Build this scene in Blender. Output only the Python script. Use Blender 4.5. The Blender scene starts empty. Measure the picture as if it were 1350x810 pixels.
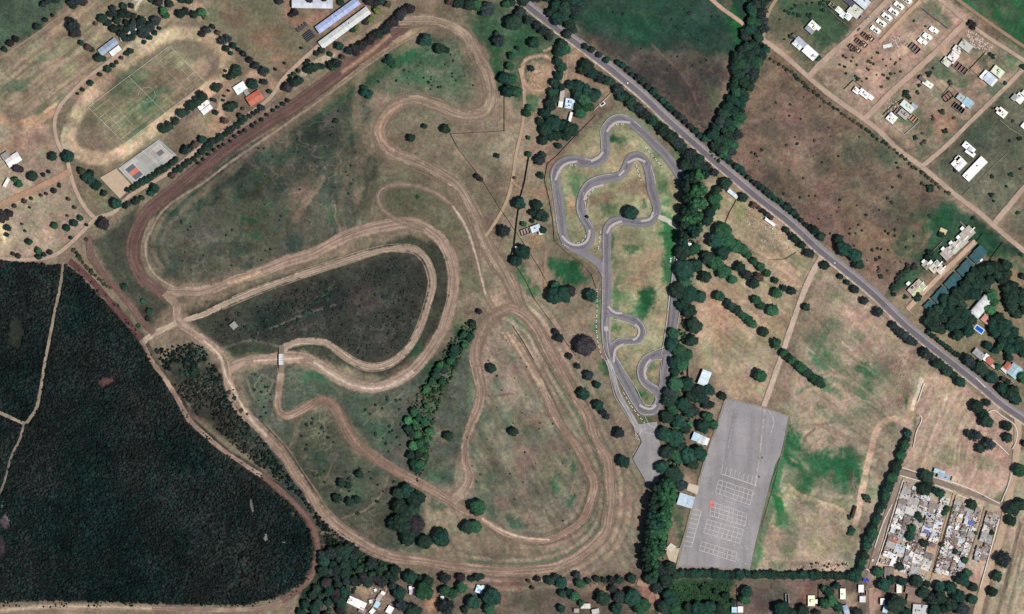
import bpy, math, random
import numpy as np
from mathutils import Vector, Matrix
random.seed(7)
RNG = np.random.default_rng(11)
U = 0.75                                   # metres per photograph pixel
C = bpy.context.scene.collection
def PX(x, y): return ((x-675.0)*U, (405.0-y)*U)
def s2l(c): c = c/255.0; return c/12.92 if c <= .04045 else ((c+.055)/1.055)**2.4
KG = 0.90
def L(r, g, b, k=None):
    if k is None:
        k = KG
        if g > r+2 and b < g: r *= .93; g *= 1.05; b *= 1.16
        elif r-b > 12: u = 1+.055*max(0., (max(r, g, b)-125)/40.); r *= 1.0*u; g *= 1.045*u; b *= 1.10*u*(1.03 if r < 110 else 1)
        else: r *= 1.06; g *= 1.07; b *= 1.075
    return (s2l(r)*k, s2l(g)*k, s2l(b)*k)

# ------------------------------------------------------------------ helpers
def mesh(name, verts, faces, mats=(), smooth=False, uvs=None, midx=None):
    m = bpy.data.meshes.new(name)
    m.from_pydata(verts, [], faces)
    for t in mats: m.materials.append(t)
    if midx is not None: m.polygons.foreach_set('material_index', midx)
    if uvs is not None:
        ul = m.uv_layers.new(name='UVMap')
        li = np.zeros(len(m.loops), dtype=np.int32); m.loops.foreach_get('vertex_index', li)
        ul.data.foreach_set('uv', np.asarray(uvs, dtype=np.float32)[li].ravel())
    if smooth: m.polygons.foreach_set('use_smooth', [True]*len(m.polygons))
    m.update()
    return m
def npmesh(name, V, F, mats=(), smooth=False):
    """V (n,3), F (m,k) arrays, fast."""
    m = bpy.data.meshes.new(name)
    k = F.shape[1]
    m.vertices.add(len(V)); m.vertices.foreach_set('co', np.ascontiguousarray(V, dtype=np.float32).ravel())
    m.loops.add(F.size); m.loops.foreach_set('vertex_index', np.ascontiguousarray(F, dtype=np.int32).ravel())
    m.polygons.add(len(F)); m.polygons.foreach_set('loop_start', np.arange(0, F.size, k, dtype=np.int32))
    try: m.polygons.foreach_set('loop_total', np.full(len(F), k, dtype=np.int32))
    except Exception: pass
    for t in mats: m.materials.append(t)
    if smooth: m.polygons.foreach_set('use_smooth', np.ones(len(F), dtype=bool))
    m.update(calc_edges=True)
    return m
def link(name, data, parent=None, loc=None, rz=None, color=None):
    o = bpy.data.objects.new(name, data); C.objects.link(o)
    if parent is not None: o.parent = parent
    if loc is not None: o.location = loc
    if rz is not None: o.rotation_euler = (0, 0, rz)
    if color is not None: o.color = (color[0], color[1], color[2], 1)
    return o
def tag(o, label=None, cat=None, group=None, kind=None):
    if label: o['label'] = label
    if cat: o['category'] = cat
    if group: o['group'] = group
    if kind: o['kind'] = kind
    return o
_ones = 'first second third fourth fifth sixth seventh eighth ninth tenth eleventh twelfth thirteenth fourteenth fifteenth sixteenth seventeenth eighteenth nineteenth'.split()
_tens = ['', '', 'twenty', 'thirty', 'forty', 'fifty', 'sixty', 'seventy', 'eighty', 'ninety']
_tenth = ['', '', 'twentieth', 'thirtieth', 'fortieth', 'fiftieth', 'sixtieth', 'seventieth', 'eightieth', 'ninetieth']
def nth(i):                                  # 0-based
    n = i+1
    if n < 20: return _ones[n-1]
    if n >= 100: return 'hundred-and-'+nth(n-101) if n > 100 else 'hundredth'
    return _tenth[n//10] if n % 10 == 0 else _tens[n//10]+'-'+_ones[n % 10-1]
class MB:
    def __init__(s): s.v, s.f, s.m = [], [], []
    def quad(s, pts, m=0):
        n = len(s.v); s.v += [tuple(p) for p in pts]; s.f.append(tuple(range(n, n+len(pts)))); s.m.append(m)
    def box(s, x0, x1, y0, y1, z0, z1, m=0, T=None):
        n = len(s.v)
        P = [(x0, y0, z0), (x1, y0, z0), (x1, y1, z0), (x0, y1, z0), (x0, y0, z1), (x1, y0, z1), (x1, y1, z1), (x0, y1, z1)]
        if T: P = [tuple(T @ Vector(p)) for p in P]
        s.v += P
        for f in ((0, 3, 2, 1), (4, 5, 6, 7), (0, 1, 5, 4), (1, 2, 6, 5), (2, 3, 7, 6), (3, 0, 4, 7)):
            s.f.append(tuple(n+i for i in f)); s.m.append(m)
    def cyl(s, cx, cy, z0, z1, r0, r1=None, n=10, m=0):
        r1 = r0 if r1 is None else r1; b = len(s.v)
        for z, r in ((z0, r0), (z1, r1)):
            for i in range(n):
                a = 2*math.pi*i/n; s.v.append((cx+r*math.cos(a), cy+r*math.sin(a), z))
        for i in range(n):
            j = (i+1) % n; s.f.append((b+i, b+j, b+n+j, b+n+i)); s.m.append(m)
        s.f.append(tuple(b+n+i for i in range(n))); s.m.append(m)
    def data(s, name, mats, smooth=False): return mesh(name, s.v, s.f, mats, smooth, midx=s.m)
    def obj(s, name, mats, parent=None, loc=None, rz=None, color=None, smooth=False):
        return link(name, s.data(name, mats, smooth), parent, loc, rz, color)

# ------------------------------------------------------------------ noise
_tab = RNG.random((8, 512, 512)).astype(np.float32)
def vnoise(x, y, f, seed=0):
    t = _tab[seed % 8]; x = x*f+seed*37.7; y = y*f+seed*91.3
    xi = np.floor(x).astype(np.int64); yi = np.floor(y).astype(np.int64)
    fx = (x-xi).astype(np.float32); fy = (y-yi).astype(np.float32)
    fx = fx*fx*(3-2*fx); fy = fy*fy*(3-2*fy)
    x0 = xi & 511; x1 = (xi+1) & 511; y0 = yi & 511; y1 = (yi+1) & 511
    a = t[y0, x0]*(1-fx)+t[y0, x1]*fx; b = t[y1, x0]*(1-fx)+t[y1, x1]*fx
    return a*(1-fy)+b*fy
def fbm(x, y, f, seed=0, o=4):
    s = 0; a = .5; t = 0
    for i in range(o):
        s = s+a*vnoise(x, y, f, seed+i); t += a; a *= .55; f *= 2.03
    return s/t-.5
def sstep(a, b, x):
    t = np.clip((x-a)/(b-a), 0, 1); return t*t*(3-2*t)

def segdist(x, y, pts):
    d = np.full(x.shape, 1e9, dtype=np.float32)
    for (ax, ay), (bx, by) in zip(pts[:-1], pts[1:]):
        dx, dy = bx-ax, by-ay; l2 = dx*dx+dy*dy+1e-9
        t = np.clip(((x-ax)*dx+(y-ay)*dy)/l2, 0, 1)
        q = (x-ax-t*dx)**2+(y-ay-t*dy)**2
        np.minimum(d, q, out=d)
    return np.sqrt(d)
def inpoly(x, y, P):
    c = np.zeros(x.shape, dtype=bool); n = len(P)
    for i in range(n):
        x0, y0 = P[i]; x1, y1 = P[(i+1) % n]
        if y0 == y1: continue
        c ^= ((y0 > y) != (y1 > y)) & (x < (x1-x0)*(y-y0)/(y1-y0)+x0)
    return c
def smooth(pts, step=2.0, closed=False):
    """Catmull-Rom through pixel points."""
    P = [np.array(p, float) for p in pts]
    if closed: P = [P[-1]]+P+[P[0], P[1]]
    else: P = [2*P[0]-P[1]]+P+[2*P[-1]-P[-2]]
    out = []
    for i in range(1, len(P)-2):
        p0, p1, p2, p3 = P[i-1:i+3]
        n = max(1, int(np.linalg.norm(p2-p1)/step))
        for k in range(n):
            t = k/n
            out.append(.5*((2*p1)+(-p0+p2)*t+(2*p0-5*p1+4*p2-p3)*t*t+(-p0+3*p1-3*p2+p3)*t**3))
    out.append(P[-2])
    return [tuple(p) for p in out]

# ------------------------------------------------------------------ materials
def newmat(name):
    m = bpy.data.materials.new(name); m.use_nodes = True
    nt = m.node_tree; nt.nodes.clear()
    out = nt.nodes.new('ShaderNodeOutputMaterial'); b = nt.nodes.new('ShaderNodeBsdfPrincipled')
    nt.links.new(b.outputs[0], out.inputs[0])
    b.inputs['Roughness'].default_value = .9
    b.inputs['Specular IOR Level'].default_value = .15
    return m, nt, b, out
def N(nt, t, **kw):
    n = nt.nodes.new(t)
    for k, v in kw.items(): setattr(n, k, v)
    return n
def noise(nt, vec, scale, detail=3, rough=.55, dist=0):
    n = N(nt, 'ShaderNodeTexNoise'); n.inputs['Scale'].default_value = scale
    n.inputs['Detail'].default_value = detail; n.inputs['Roughness'].default_value = rough
    n.inputs['Distortion'].default_value = dist
    if vec is not None: nt.links.new(vec, n.inputs['Vector'])
    return n.outputs['Fac']
def mrange(nt, x, a, b, c, d, clamp=True):
    n = N(nt, 'ShaderNodeMapRange'); n.clamp = clamp
    for i, v in zip((1, 2, 3, 4), (a, b, c, d)): n.inputs[i].default_value = v
    nt.links.new(x, n.inputs[0]); return n.outputs[0]
def math_(nt, op, a, b=None):
    n = N(nt, 'ShaderNodeMath', operation=op)
    for i, v in enumerate((a, b)):
        if v is None: continue
        if isinstance(v, (int, float)): n.inputs[i].default_value = v
        else: nt.links.new(v, n.inputs[i])
    return n.outputs[0]
def scalecol(nt, col, fac):
    n = N(nt, 'ShaderNodeVectorMath', operation='SCALE')
    if isinstance(col, tuple): n.inputs[0].default_value = col[:3]
    else: nt.links.new(col, n.inputs[0])
    nt.links.new(fac, n.inputs['Scale']); return n.outputs[0]
def mixcol(nt, f, a, b, bt='MIX'):
    n = N(nt, 'ShaderNodeMix', data_type='RGBA', blend_type=bt)
    for i, v in ((0, f), (6, a), (7, b)):
        if isinstance(v, (int, float)): n.inputs[i].default_value = v
        elif isinstance(v, tuple): n.inputs[i].default_value = (*v[:3], 1)
        else: nt.links.new(v, n.inputs[i])
    return n.outputs[2]
def bump(nt, b, h, dist, strength=1):
    n = N(nt, 'ShaderNodeBump'); n.inputs['Distance'].default_value = dist; n.inputs['Strength'].default_value = strength
    nt.links.new(h, n.inputs['Height']); nt.links.new(n.outputs[0], b.inputs['Normal'])
def mapping(nt, src, scale=(1, 1, 1), rot=(0, 0, 0)):
    n = N(nt, 'ShaderNodeMapping'); n.inputs['Scale'].default_value = scale; n.inputs['Rotation'].default_value = rot
    nt.links.new(src, n.inputs[0]); return n.outputs[0]

def mat_ground():
    m, nt, b, out = newmat('ground_soil')
    tc = N(nt, 'ShaderNodeTexCoord').outputs['Object']
    at = N(nt, 'ShaderNodeAttribute', attribute_name='Col')
    n1 = noise(nt, tc, .045, 4, .6); n2 = noise(nt, tc, .28, 5, .65); n3 = noise(nt, tc, 1.1, 3, .6)
    f = math_(nt, 'MULTIPLY', mrange(nt, n1, .3, .7, .86, 1.14), mrange(nt, n2, .25, .75, .66, 1.34))
    f = math_(nt, 'MULTIPLY', f, mrange(nt, n3, .25, .75, .74, 1.26))
    col = scalecol(nt, at.outputs['Color'], f)
    cn = N(nt, 'ShaderNodeTexNoise'); cn.inputs['Scale'].default_value = .16; cn.inputs['Detail'].default_value = 5; cn.inputs['Roughness'].default_value = .7
    nt.links.new(tc, cn.inputs['Vector'])
    va = N(nt, 'ShaderNodeVectorMath', operation='MULTIPLY_ADD'); nt.links.new(cn.outputs['Color'], va.inputs[0]); va.inputs[1].default_value = (.75, .55, .75); va.inputs[2].default_value = (.625, .725, .625)
    vm = N(nt, 'ShaderNodeVectorMath', operation='MULTIPLY'); nt.links.new(col, vm.inputs[0]); nt.links.new(va.outputs[0], vm.inputs[1]); col = vm.outputs[0]
    # tufts: a darker greener weed tone where the vegetation value is high
    sp = noise(nt, tc, .34, 5, .75, .8)
    spm = math_(nt, 'MULTIPLY', mrange(nt, sp, .49, .62, 0, 1), at.outputs['Alpha'])
    col = mixcol(nt, math_(nt, 'MULTIPLY', spm, .8), col, L(30, 38, 34))
    hue = noise(nt, tc, .09, 3, .6)
    col = mixcol(nt, mrange(nt, hue, .55, .72, 0, .1), col, L(96, 104, 78))
    nt.links.new(col, b.inputs['Base Color'])
    bump(nt, b, math_(nt, 'ADD', n2, math_(nt, 'MULTIPLY', n3, .35)), .9, .6)
    return m
def mat_ribbon(name, soft=.45, streak=.25, rough=.95, edge_noise=.5, fine=.18, patch=None, berm=0):
    """surface strip: object colour, ruts along its length, worn irregular edges"""
    m, nt, b, out = newmat(name)
    b.inputs['Roughness'].default_value = rough
    tcn = N(nt, 'ShaderNodeTexCoord'); tc = tcn.outputs['Object']; uv = tcn.outputs['UV']
    sx = N(nt, 'ShaderNodeSeparateXYZ'); nt.links.new(uv, sx.inputs[0])
    v = math_(nt, 'ABSOLUTE', sx.outputs['Y'])
    oi = N(nt, 'ShaderNodeObjectInfo')
    ruts = noise(nt, mapping(nt, uv, (.022, 4.5, 1)), 1.0, 5, .72)
    n1 = noise(nt, tc, .06, 4, .6); n2 = noise(nt, tc, .5, 4, .65)
    f = math_(nt, 'MULTIPLY', mrange(nt, ruts, .3, .7, 1-streak, 1+streak), mrange(nt, n1, .3, .7, 1-.16, 1+.16))
    f = math_(nt, 'MULTIPLY', f, mrange(nt, n2, .25, .75, 1-fine, 1+fine))
    if berm: f = math_(nt, 'MULTIPLY', f, mrange(nt, math_(nt, 'ADD', v, mrange(nt, n1, .3, .7, -.25, .25)), .25, .75, 1-berm*.4, 1+berm))
    col = scalecol(nt, oi.outputs['Color'], f)
    if patch: col = mixcol(nt, mrange(nt, noise(nt, tc, .035, 3, .6), .5, .68, 0, .7), col, patch)
    nt.links.new(col, b.inputs['Base Color'])
    bump(nt, b, math_(nt, 'ADD', n2, ruts), .25, .5)
    if soft > 0:
        en = math_(nt, 'ADD', mrange(nt, noise(nt, tc, .22, 4, .65), .25, .75, -edge_noise, edge_noise),
                   mrange(nt, noise(nt, tc, 1.2, 2, .6), .25, .75, -.12, .12))
        a = mrange(nt, math_(nt, 'ADD', v, en), 1-soft*1.15, 1.0, 1, 0)
        a = math_(nt, 'MULTIPLY', a, mrange(nt, v, .86, 1.0, 1, 0))
        tr = N(nt, 'ShaderNodeBsdfTransparent'); mx = N(nt, 'ShaderNodeMixShader')
        nt.links.new(a, mx.inputs[0]); nt.links.new(tr.outputs[0], mx.inputs[1]); nt.links.new(b.outputs[0], mx.inputs[2])
        nt.links.new(mx.outputs[0], out.inputs[0])
    return m
def mat_simple(name, col, var=.12, scale=.8, rough=.85, spec=.2, objcol=False, bumpd=0):
    m, nt, b, out = newmat(name)
    tc = N(nt, 'ShaderNodeTexCoord').outputs['Object']
    f = mrange(nt, noise(nt, tc, scale, 4, .65), .25, .75, 1-var, 1+var)
    src = N(nt, 'ShaderNodeObjectInfo').outputs['Color'] if objcol else col
    nt.links.new(scalecol(nt, src, f), b.inputs['Base Color'])
    b.inputs['Roughness'].default_value = rough; b.inputs['Specular IOR Level'].default_value = spec
    if bumpd: bump(nt, b, noise(nt, tc, scale*3, 3), bumpd, .6)
    return m
def mat_roof(name, ribbed=True):
    m, nt, b, out = newmat(name)
    tc = N(nt, 'ShaderNodeTexCoord').outputs['Object']; oi = N(nt, 'ShaderNodeObjectInfo')
    rnd = N(nt, 'ShaderNodeVectorMath', operation='ADD'); nt.links.new(tc, rnd.inputs[0])
    cb = N(nt, 'ShaderNodeCombineXYZ'); k = math_(nt, 'MULTIPLY', oi.outputs['Random'], 90)
    nt.links.new(k, cb.inputs[0]); nt.links.new(k, cb.inputs[1]); nt.links.new(cb.outputs[0], rnd.inputs[1])
    v = rnd.outputs[0]
    n1 = noise(nt, v, .35, 4, .7); n2 = noise(nt, v, 1.6, 3, .6)
    f = math_(nt, 'MULTIPLY', mrange(nt, n1, .3, .7, .82, 1.12), mrange(nt, n2, .25, .75, .88, 1.1))
    col = scalecol(nt, oi.outputs['Color'], f)
    if ribbed:
        w = N(nt, 'ShaderNodeTexWave', wave_type='BANDS', bands_direction='X'); w.inputs['Scale'].default_value = .55
        w.inputs['Distortion'].default_value = .3; nt.links.new(tc, w.inputs['Vector'])
        # separate sheets weather differently
        st = N(nt, 'ShaderNodeMath', operation='FLOOR'); sp = N(nt, 'ShaderNodeSeparateXYZ'); nt.links.new(v, sp.inputs[0])
        nt.links.new(math_(nt, 'MULTIPLY', sp.outputs[0], .45), st.inputs[0])
        wn = N(nt, 'ShaderNodeTexWhiteNoise', noise_dimensions='1D'); nt.links.new(st.outputs[0], wn.inputs['W'])
        col = scalecol(nt, col, mrange(nt, wn.outputs['Value'], 0, 1, .86, 1.08))
        col = mixcol(nt, mrange(nt, noise(nt, v, .5, 4, .75), .56, .72, 0, .45), col, (.22, .15, .11))
        bump(nt, b, w.outputs['Fac'], .08, .8)
    else:
        col = mixcol(nt, mrange(nt, noise(nt, v, .45, 4, .75), .55, .75, 0, .35), col, (.3, .27, .24))
    nt.links.new(col, b.inputs['Base Color']); b.inputs['Roughness'].default_value = .6
    return m
def mat_leaf():
    m, nt, b, out = newmat('foliage')
    tcn = N(nt, 'ShaderNodeTexCoord'); oi = N(nt, 'ShaderNodeObjectInfo'); geo = N(nt, 'ShaderNodeNewGeometry')
    n1 = noise(nt, geo.outputs['Position'], .22, 4, .7); n2 = noise(nt, geo.outputs['Position'], .9, 3, .7)
    f = math_(nt, 'MULTIPLY', mrange(nt, n1, .3, .7, .7, 1.4), mrange(nt, n2, .25, .75, .55, 1.5))
    f = math_(nt, 'MULTIPLY', f, mrange(nt, oi.outputs['Random'], 0, 1, .8, 1.25))
    col = scalecol(nt, oi.outputs['Color'], f)
    col = mixcol(nt, mrange(nt, n1, .55, .75, 0, .3), col, (.075, .095, .03))
    nt.links.new(col, b.inputs['Base Color'])
    b.inputs['Roughness'].default_value = .75; b.inputs['Specular IOR Level'].default_value = .12
    return m
def mat_scrub():
    m, nt, b, out = newmat('scrub_leaves')
    at = N(nt, 'ShaderNodeAttribute', attribute_name='Col'); tc = N(nt, 'ShaderNodeTexCoord').outputs['Object']
    f = mrange(nt, noise(nt, tc, 1.0, 3, .7), .25, .75, .55, 1.5)
    nt.links.new(scalecol(nt, at.outputs['Color'], f), b.inputs['Base Color'])
    b.inputs['Specular IOR Level'].default_value = .08
    return m
M = {}
M['ground'] = mat_ground()
M['dirt'] = mat_ribbon('packed_dirt', .38, .46, edge_noise=.36, fine=.24, patch=L(178, 150, 126), berm=.28)
M['reddirt'] = mat_ribbon('red_dirt', .42, .4, edge_noise=.28, fine=.22, berm=.15)
M['rut'] = mat_ribbon('wheel_rut_soil', .7, .3, edge_noise=.6, fine=.2)
M['path'] = mat_ribbon('worn_path', .9, .34, edge_noise=.45, fine=.24)
M['road'] = mat_ribbon('village_dirt_road', .28, .12, edge_noise=.16)
M['asphalt'] = mat_ribbon('asphalt', .05, .07, .85, .03, .08)
M['gravel'] = mat_ribbon('gravel_shoulder', .3, .1, .95, .22, .14)
def mat_lot():
    m, nt, b, out = newmat('old_parking_asphalt'); tc = N(nt, 'ShaderNodeTexCoord').outputs['Object']
    r = mapping(nt, tc, (1, .12, 1), (0, 0, math.radians(-17)))
    f = math_(nt, 'MULTIPLY', mrange(nt, noise(nt, r, .12, 4, .7), .3, .7, .84, 1.14), mrange(nt, noise(nt, tc, .03, 4, .6), .3, .7, .86, 1.12))
    f = math_(nt, 'MULTIPLY', f, mrange(nt, noise(nt, tc, .7, 5, .8), .25, .75, .86, 1.14))
    col = scalecol(nt, L(143, 138, 139), f)
    v = N(nt, 'ShaderNodeTexVoronoi', feature='DISTANCE_TO_EDGE'); v.inputs['Scale'].default_value = .055
    w_ = N(nt, 'ShaderNodeVectorMath', operation='ADD'); nt.links.new(tc, w_.inputs[0]); nn = N(nt, 'ShaderNodeTexNoise'); nn.inputs['Scale'].default_value = .1; nt.links.new(tc, nn.inputs['Vector'])
    sc_ = N(nt, 'ShaderNodeVectorMath', operation='SCALE'); nt.links.new(nn.outputs['Color'], sc_.inputs[0]); sc_.inputs['Scale'].default_value = 8; nt.links.new(sc_.outputs[0], w_.inputs[1]); nt.links.new(w_.outputs[0], v.inputs['Vector'])
    col = mixcol(nt, mrange(nt, v.outputs['Distance'], .0, .012, .45, 0), col, L(96, 92, 92))
    col = mixcol(nt, mrange(nt, noise(nt, tc, .12, 5, .8), .64, .74, 0, .5), col, L(108, 104, 106))
    col = mixcol(nt, mrange(nt, noise(nt, tc, .045, 5, .7), .55, .72, 0, .45), col, L(168, 152, 136))
    nt.links.new(col, b.inputs['Base Color']); return m
M['lot'] = mat_lot()
M['yard'] = mat_simple('yard_slab', (0, 0, 0), .12, .25, .9, .15, objcol=True, bumpd=.03)
M['white'] = mat_simple('white_paint', L(222, 214, 208), .12, .6)
def mat_worn(name, col, under, lo, hi):
    m, nt, b, out = newmat(name); tc = N(nt, 'ShaderNodeTexCoord').outputs['Object']
    f = mrange(nt, noise(nt, tc, .35, 5, .8), .38, .62, lo, hi); nt.links.new(mixcol(nt, f, col, under), b.inputs['Base Color']); return m
M['lotline'] = mat_worn('worn_bay_paint', L(206, 200, 194), L(150, 144, 144), .0, .4)
M['kartline'] = mat_worn('worn_edge_paint', L(200, 194, 188), L(134, 129, 129), .1, .85)
M['pitchline'] = mat_worn('chalk_line', L(188, 180, 156), L(140, 134, 108), .0, .65)
M['faint'] = mat_simple('worn_white_paint', L(196, 184, 166), .2, .3)
M['red'] = mat_simple('red_paint', L(215, 95, 85), .15, .4)
M['kerb'] = mat_simple('kerb_paint', L(172, 162, 160), .2, .7)
M['wall'] = mat_simple('plaster_wall', (0, 0, 0), .1, .6, objcol=True)
M['rooft'] = mat_roof('tin_roof', True)
M['roofc'] = mat_roof('concrete_roof', False)
M['glass'] = mat_simple('window_glass', (.03, .04, .05), .1, .5, .15, .5)
M['wood'] = mat_simple('dark_wood', (.09, .06, .04), .2, 2)
M['bark'] = mat_simple('bark', (.12, .09, .065), .25, 2)
M['leaf'] = mat_leaf()
M['scrub'] = mat_scrub()
M['metal'] = mat_simple('dark_metal', (.05, .05, .055), .2, 2, .6, .4)
M['paint'] = mat_simple('car_paint', (0, 0, 0), .04, .5, .35, .5, objcol=True)
M['water'] = mat_simple('pool_water', (.01, .10, .48), .08, .6, .1, .5)
M['tyre'] = mat_simple('tyre_rubber', (.03, .03, .03), .2, 2)

M['gravelflat'] = mat_simple('dusty_concrete', (0, 0, 0), .3, .5, objcol=True)
def offs(pts, d):
    P = np.array(pts, float); t = np.gradient(P, axis=0); t /= np.linalg.norm(t, axis=1)[:, None]
    return [tuple(p) for p in P+np.stack([t[:, 1], -t[:, 0]], 1)*d]
# ------------------------------------------------------------------ layout data (photograph pixels)
def ribbon(name, pts, w, mat, col, z, kind='structure', closed=False, jit=.08, step=2.0, label=None, taper=0, raised=None):
    P = np.array(smooth(pts, step, closed)); n = len(P)
    d = np.gradient(P, axis=0); d /= (np.linalg.norm(d, axis=1)[:, None]+1e-9)
    nor = np.stack([-d[:, 1], d[:, 0]], 1)
    s = np.concatenate([[0], np.cumsum(np.linalg.norm(np.diff(P, axis=0), axis=1))])
    ww = np.full(n, w/2.0)*(1+jit*2*(vnoise(s, s*0+w, .06, 3)-.5)+jit*1.6*(vnoise(s, s*0+w+P[0, 0], .017, 5)-.5))
    if isinstance(w, (list, tuple)): pass
    if taper: ww *= np.clip(np.minimum(s, s[-1]-s)/taper, .15, 1)
    K = [-1, -.5, 0, .5, 1]
    V = np.zeros((n, 5, 3)); UV = np.zeros((n, 5, 2))
    for k, a in enumerate(K):
        q = P+nor*(ww*a)[:, None]
        V[:, k, 0] = (q[:, 0]-675)*U; V[:, k, 1] = (405-q[:, 1])*U
        V[:, k, 2] = z if raised is None else z+raised(q[:, 0], q[:, 1])
        UV[:, k, 0] = s*U; UV[:, k, 1] = a
    i = np.arange(n-1)[:, None]*5+np.arange(4)[None, :]
    F = np.stack([i+5, i+6, i+1, i], -1).reshape(-1, 4)
    # make faces look up
    v0, v1, v2 = V.reshape(-1, 3)[F[0, 0]], V.reshape(-1, 3)[F[0, 1]], V.reshape(-1, 3)[F[0, 2]]
    if np.cross(v1-v0, v2-v1)[2] < 0: F = F[:, ::-1]
    m = npmesh(name, V.reshape(-1, 3), F, [mat])
    ul = m.uv_layers.new(name='UVMap'); ul.data.foreach_set('uv', UV.reshape(-1, 2)[F.ravel()].astype(np.float32).ravel())
    o = link(name, m, color=col); tag(o, kind=kind, label=label)
    return o
ZC = [0.06]
def nz(d=.012): ZC[0] += d; return ZC[0]
def polyslab(name, pts, mat, z, col=None, kind='structure', th=0, label=None):
    v = [(*PX(*p), z) for p in pts]
    a = sum(v[i][0]*v[(i+1) % len(v)][1]-v[(i+1) % len(v)][0]*v[i][1] for i in range(len(v)))
    if a < 0: v = v[::-1]
    n = len(v); f = [tuple(range(n))]
    if th:
        v = v+[(x, y, z-th) for x, y, _ in v]
        f += [(i, n+i, n+(i+1) % n, (i+1) % n) for i in range(n)]
    o = link(name, mesh(name, v, f, [mat]), color=col); tag(o, kind=kind, label=label); return o
class Marks:
    """flat painted lines collected into one markings object"""
    def __init__(s, z): s.b = MB(); s.z = z
    def line(s, pts, w=.55, dash=None):
        P = [Vector(PX(*p)) for p in pts]
        for a, b_ in zip(P[:-1], P[1:]):
            d = b_-a; l = d.length
            if l < 1e-6: continue
            d /= l; n = Vector((-d.y, d.x))*w*.5
            segs = [(0, l)] if not dash else [(t, min(t+dash*.5, l)) for t in np.arange(0, l, dash)]
            for t0, t1 in segs:
                p, q = a+d*t0, a+d*t1
                s.z += .00002
                s.b.quad([(*(p-n), s.z), (*(q-n), s.z), (*(q+n), s.z), (*(p+n), s.z)])
    def done(s, name, mat, **k): return tag(s.b.obj(name, [mat]), kind='structure', **k)

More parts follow.
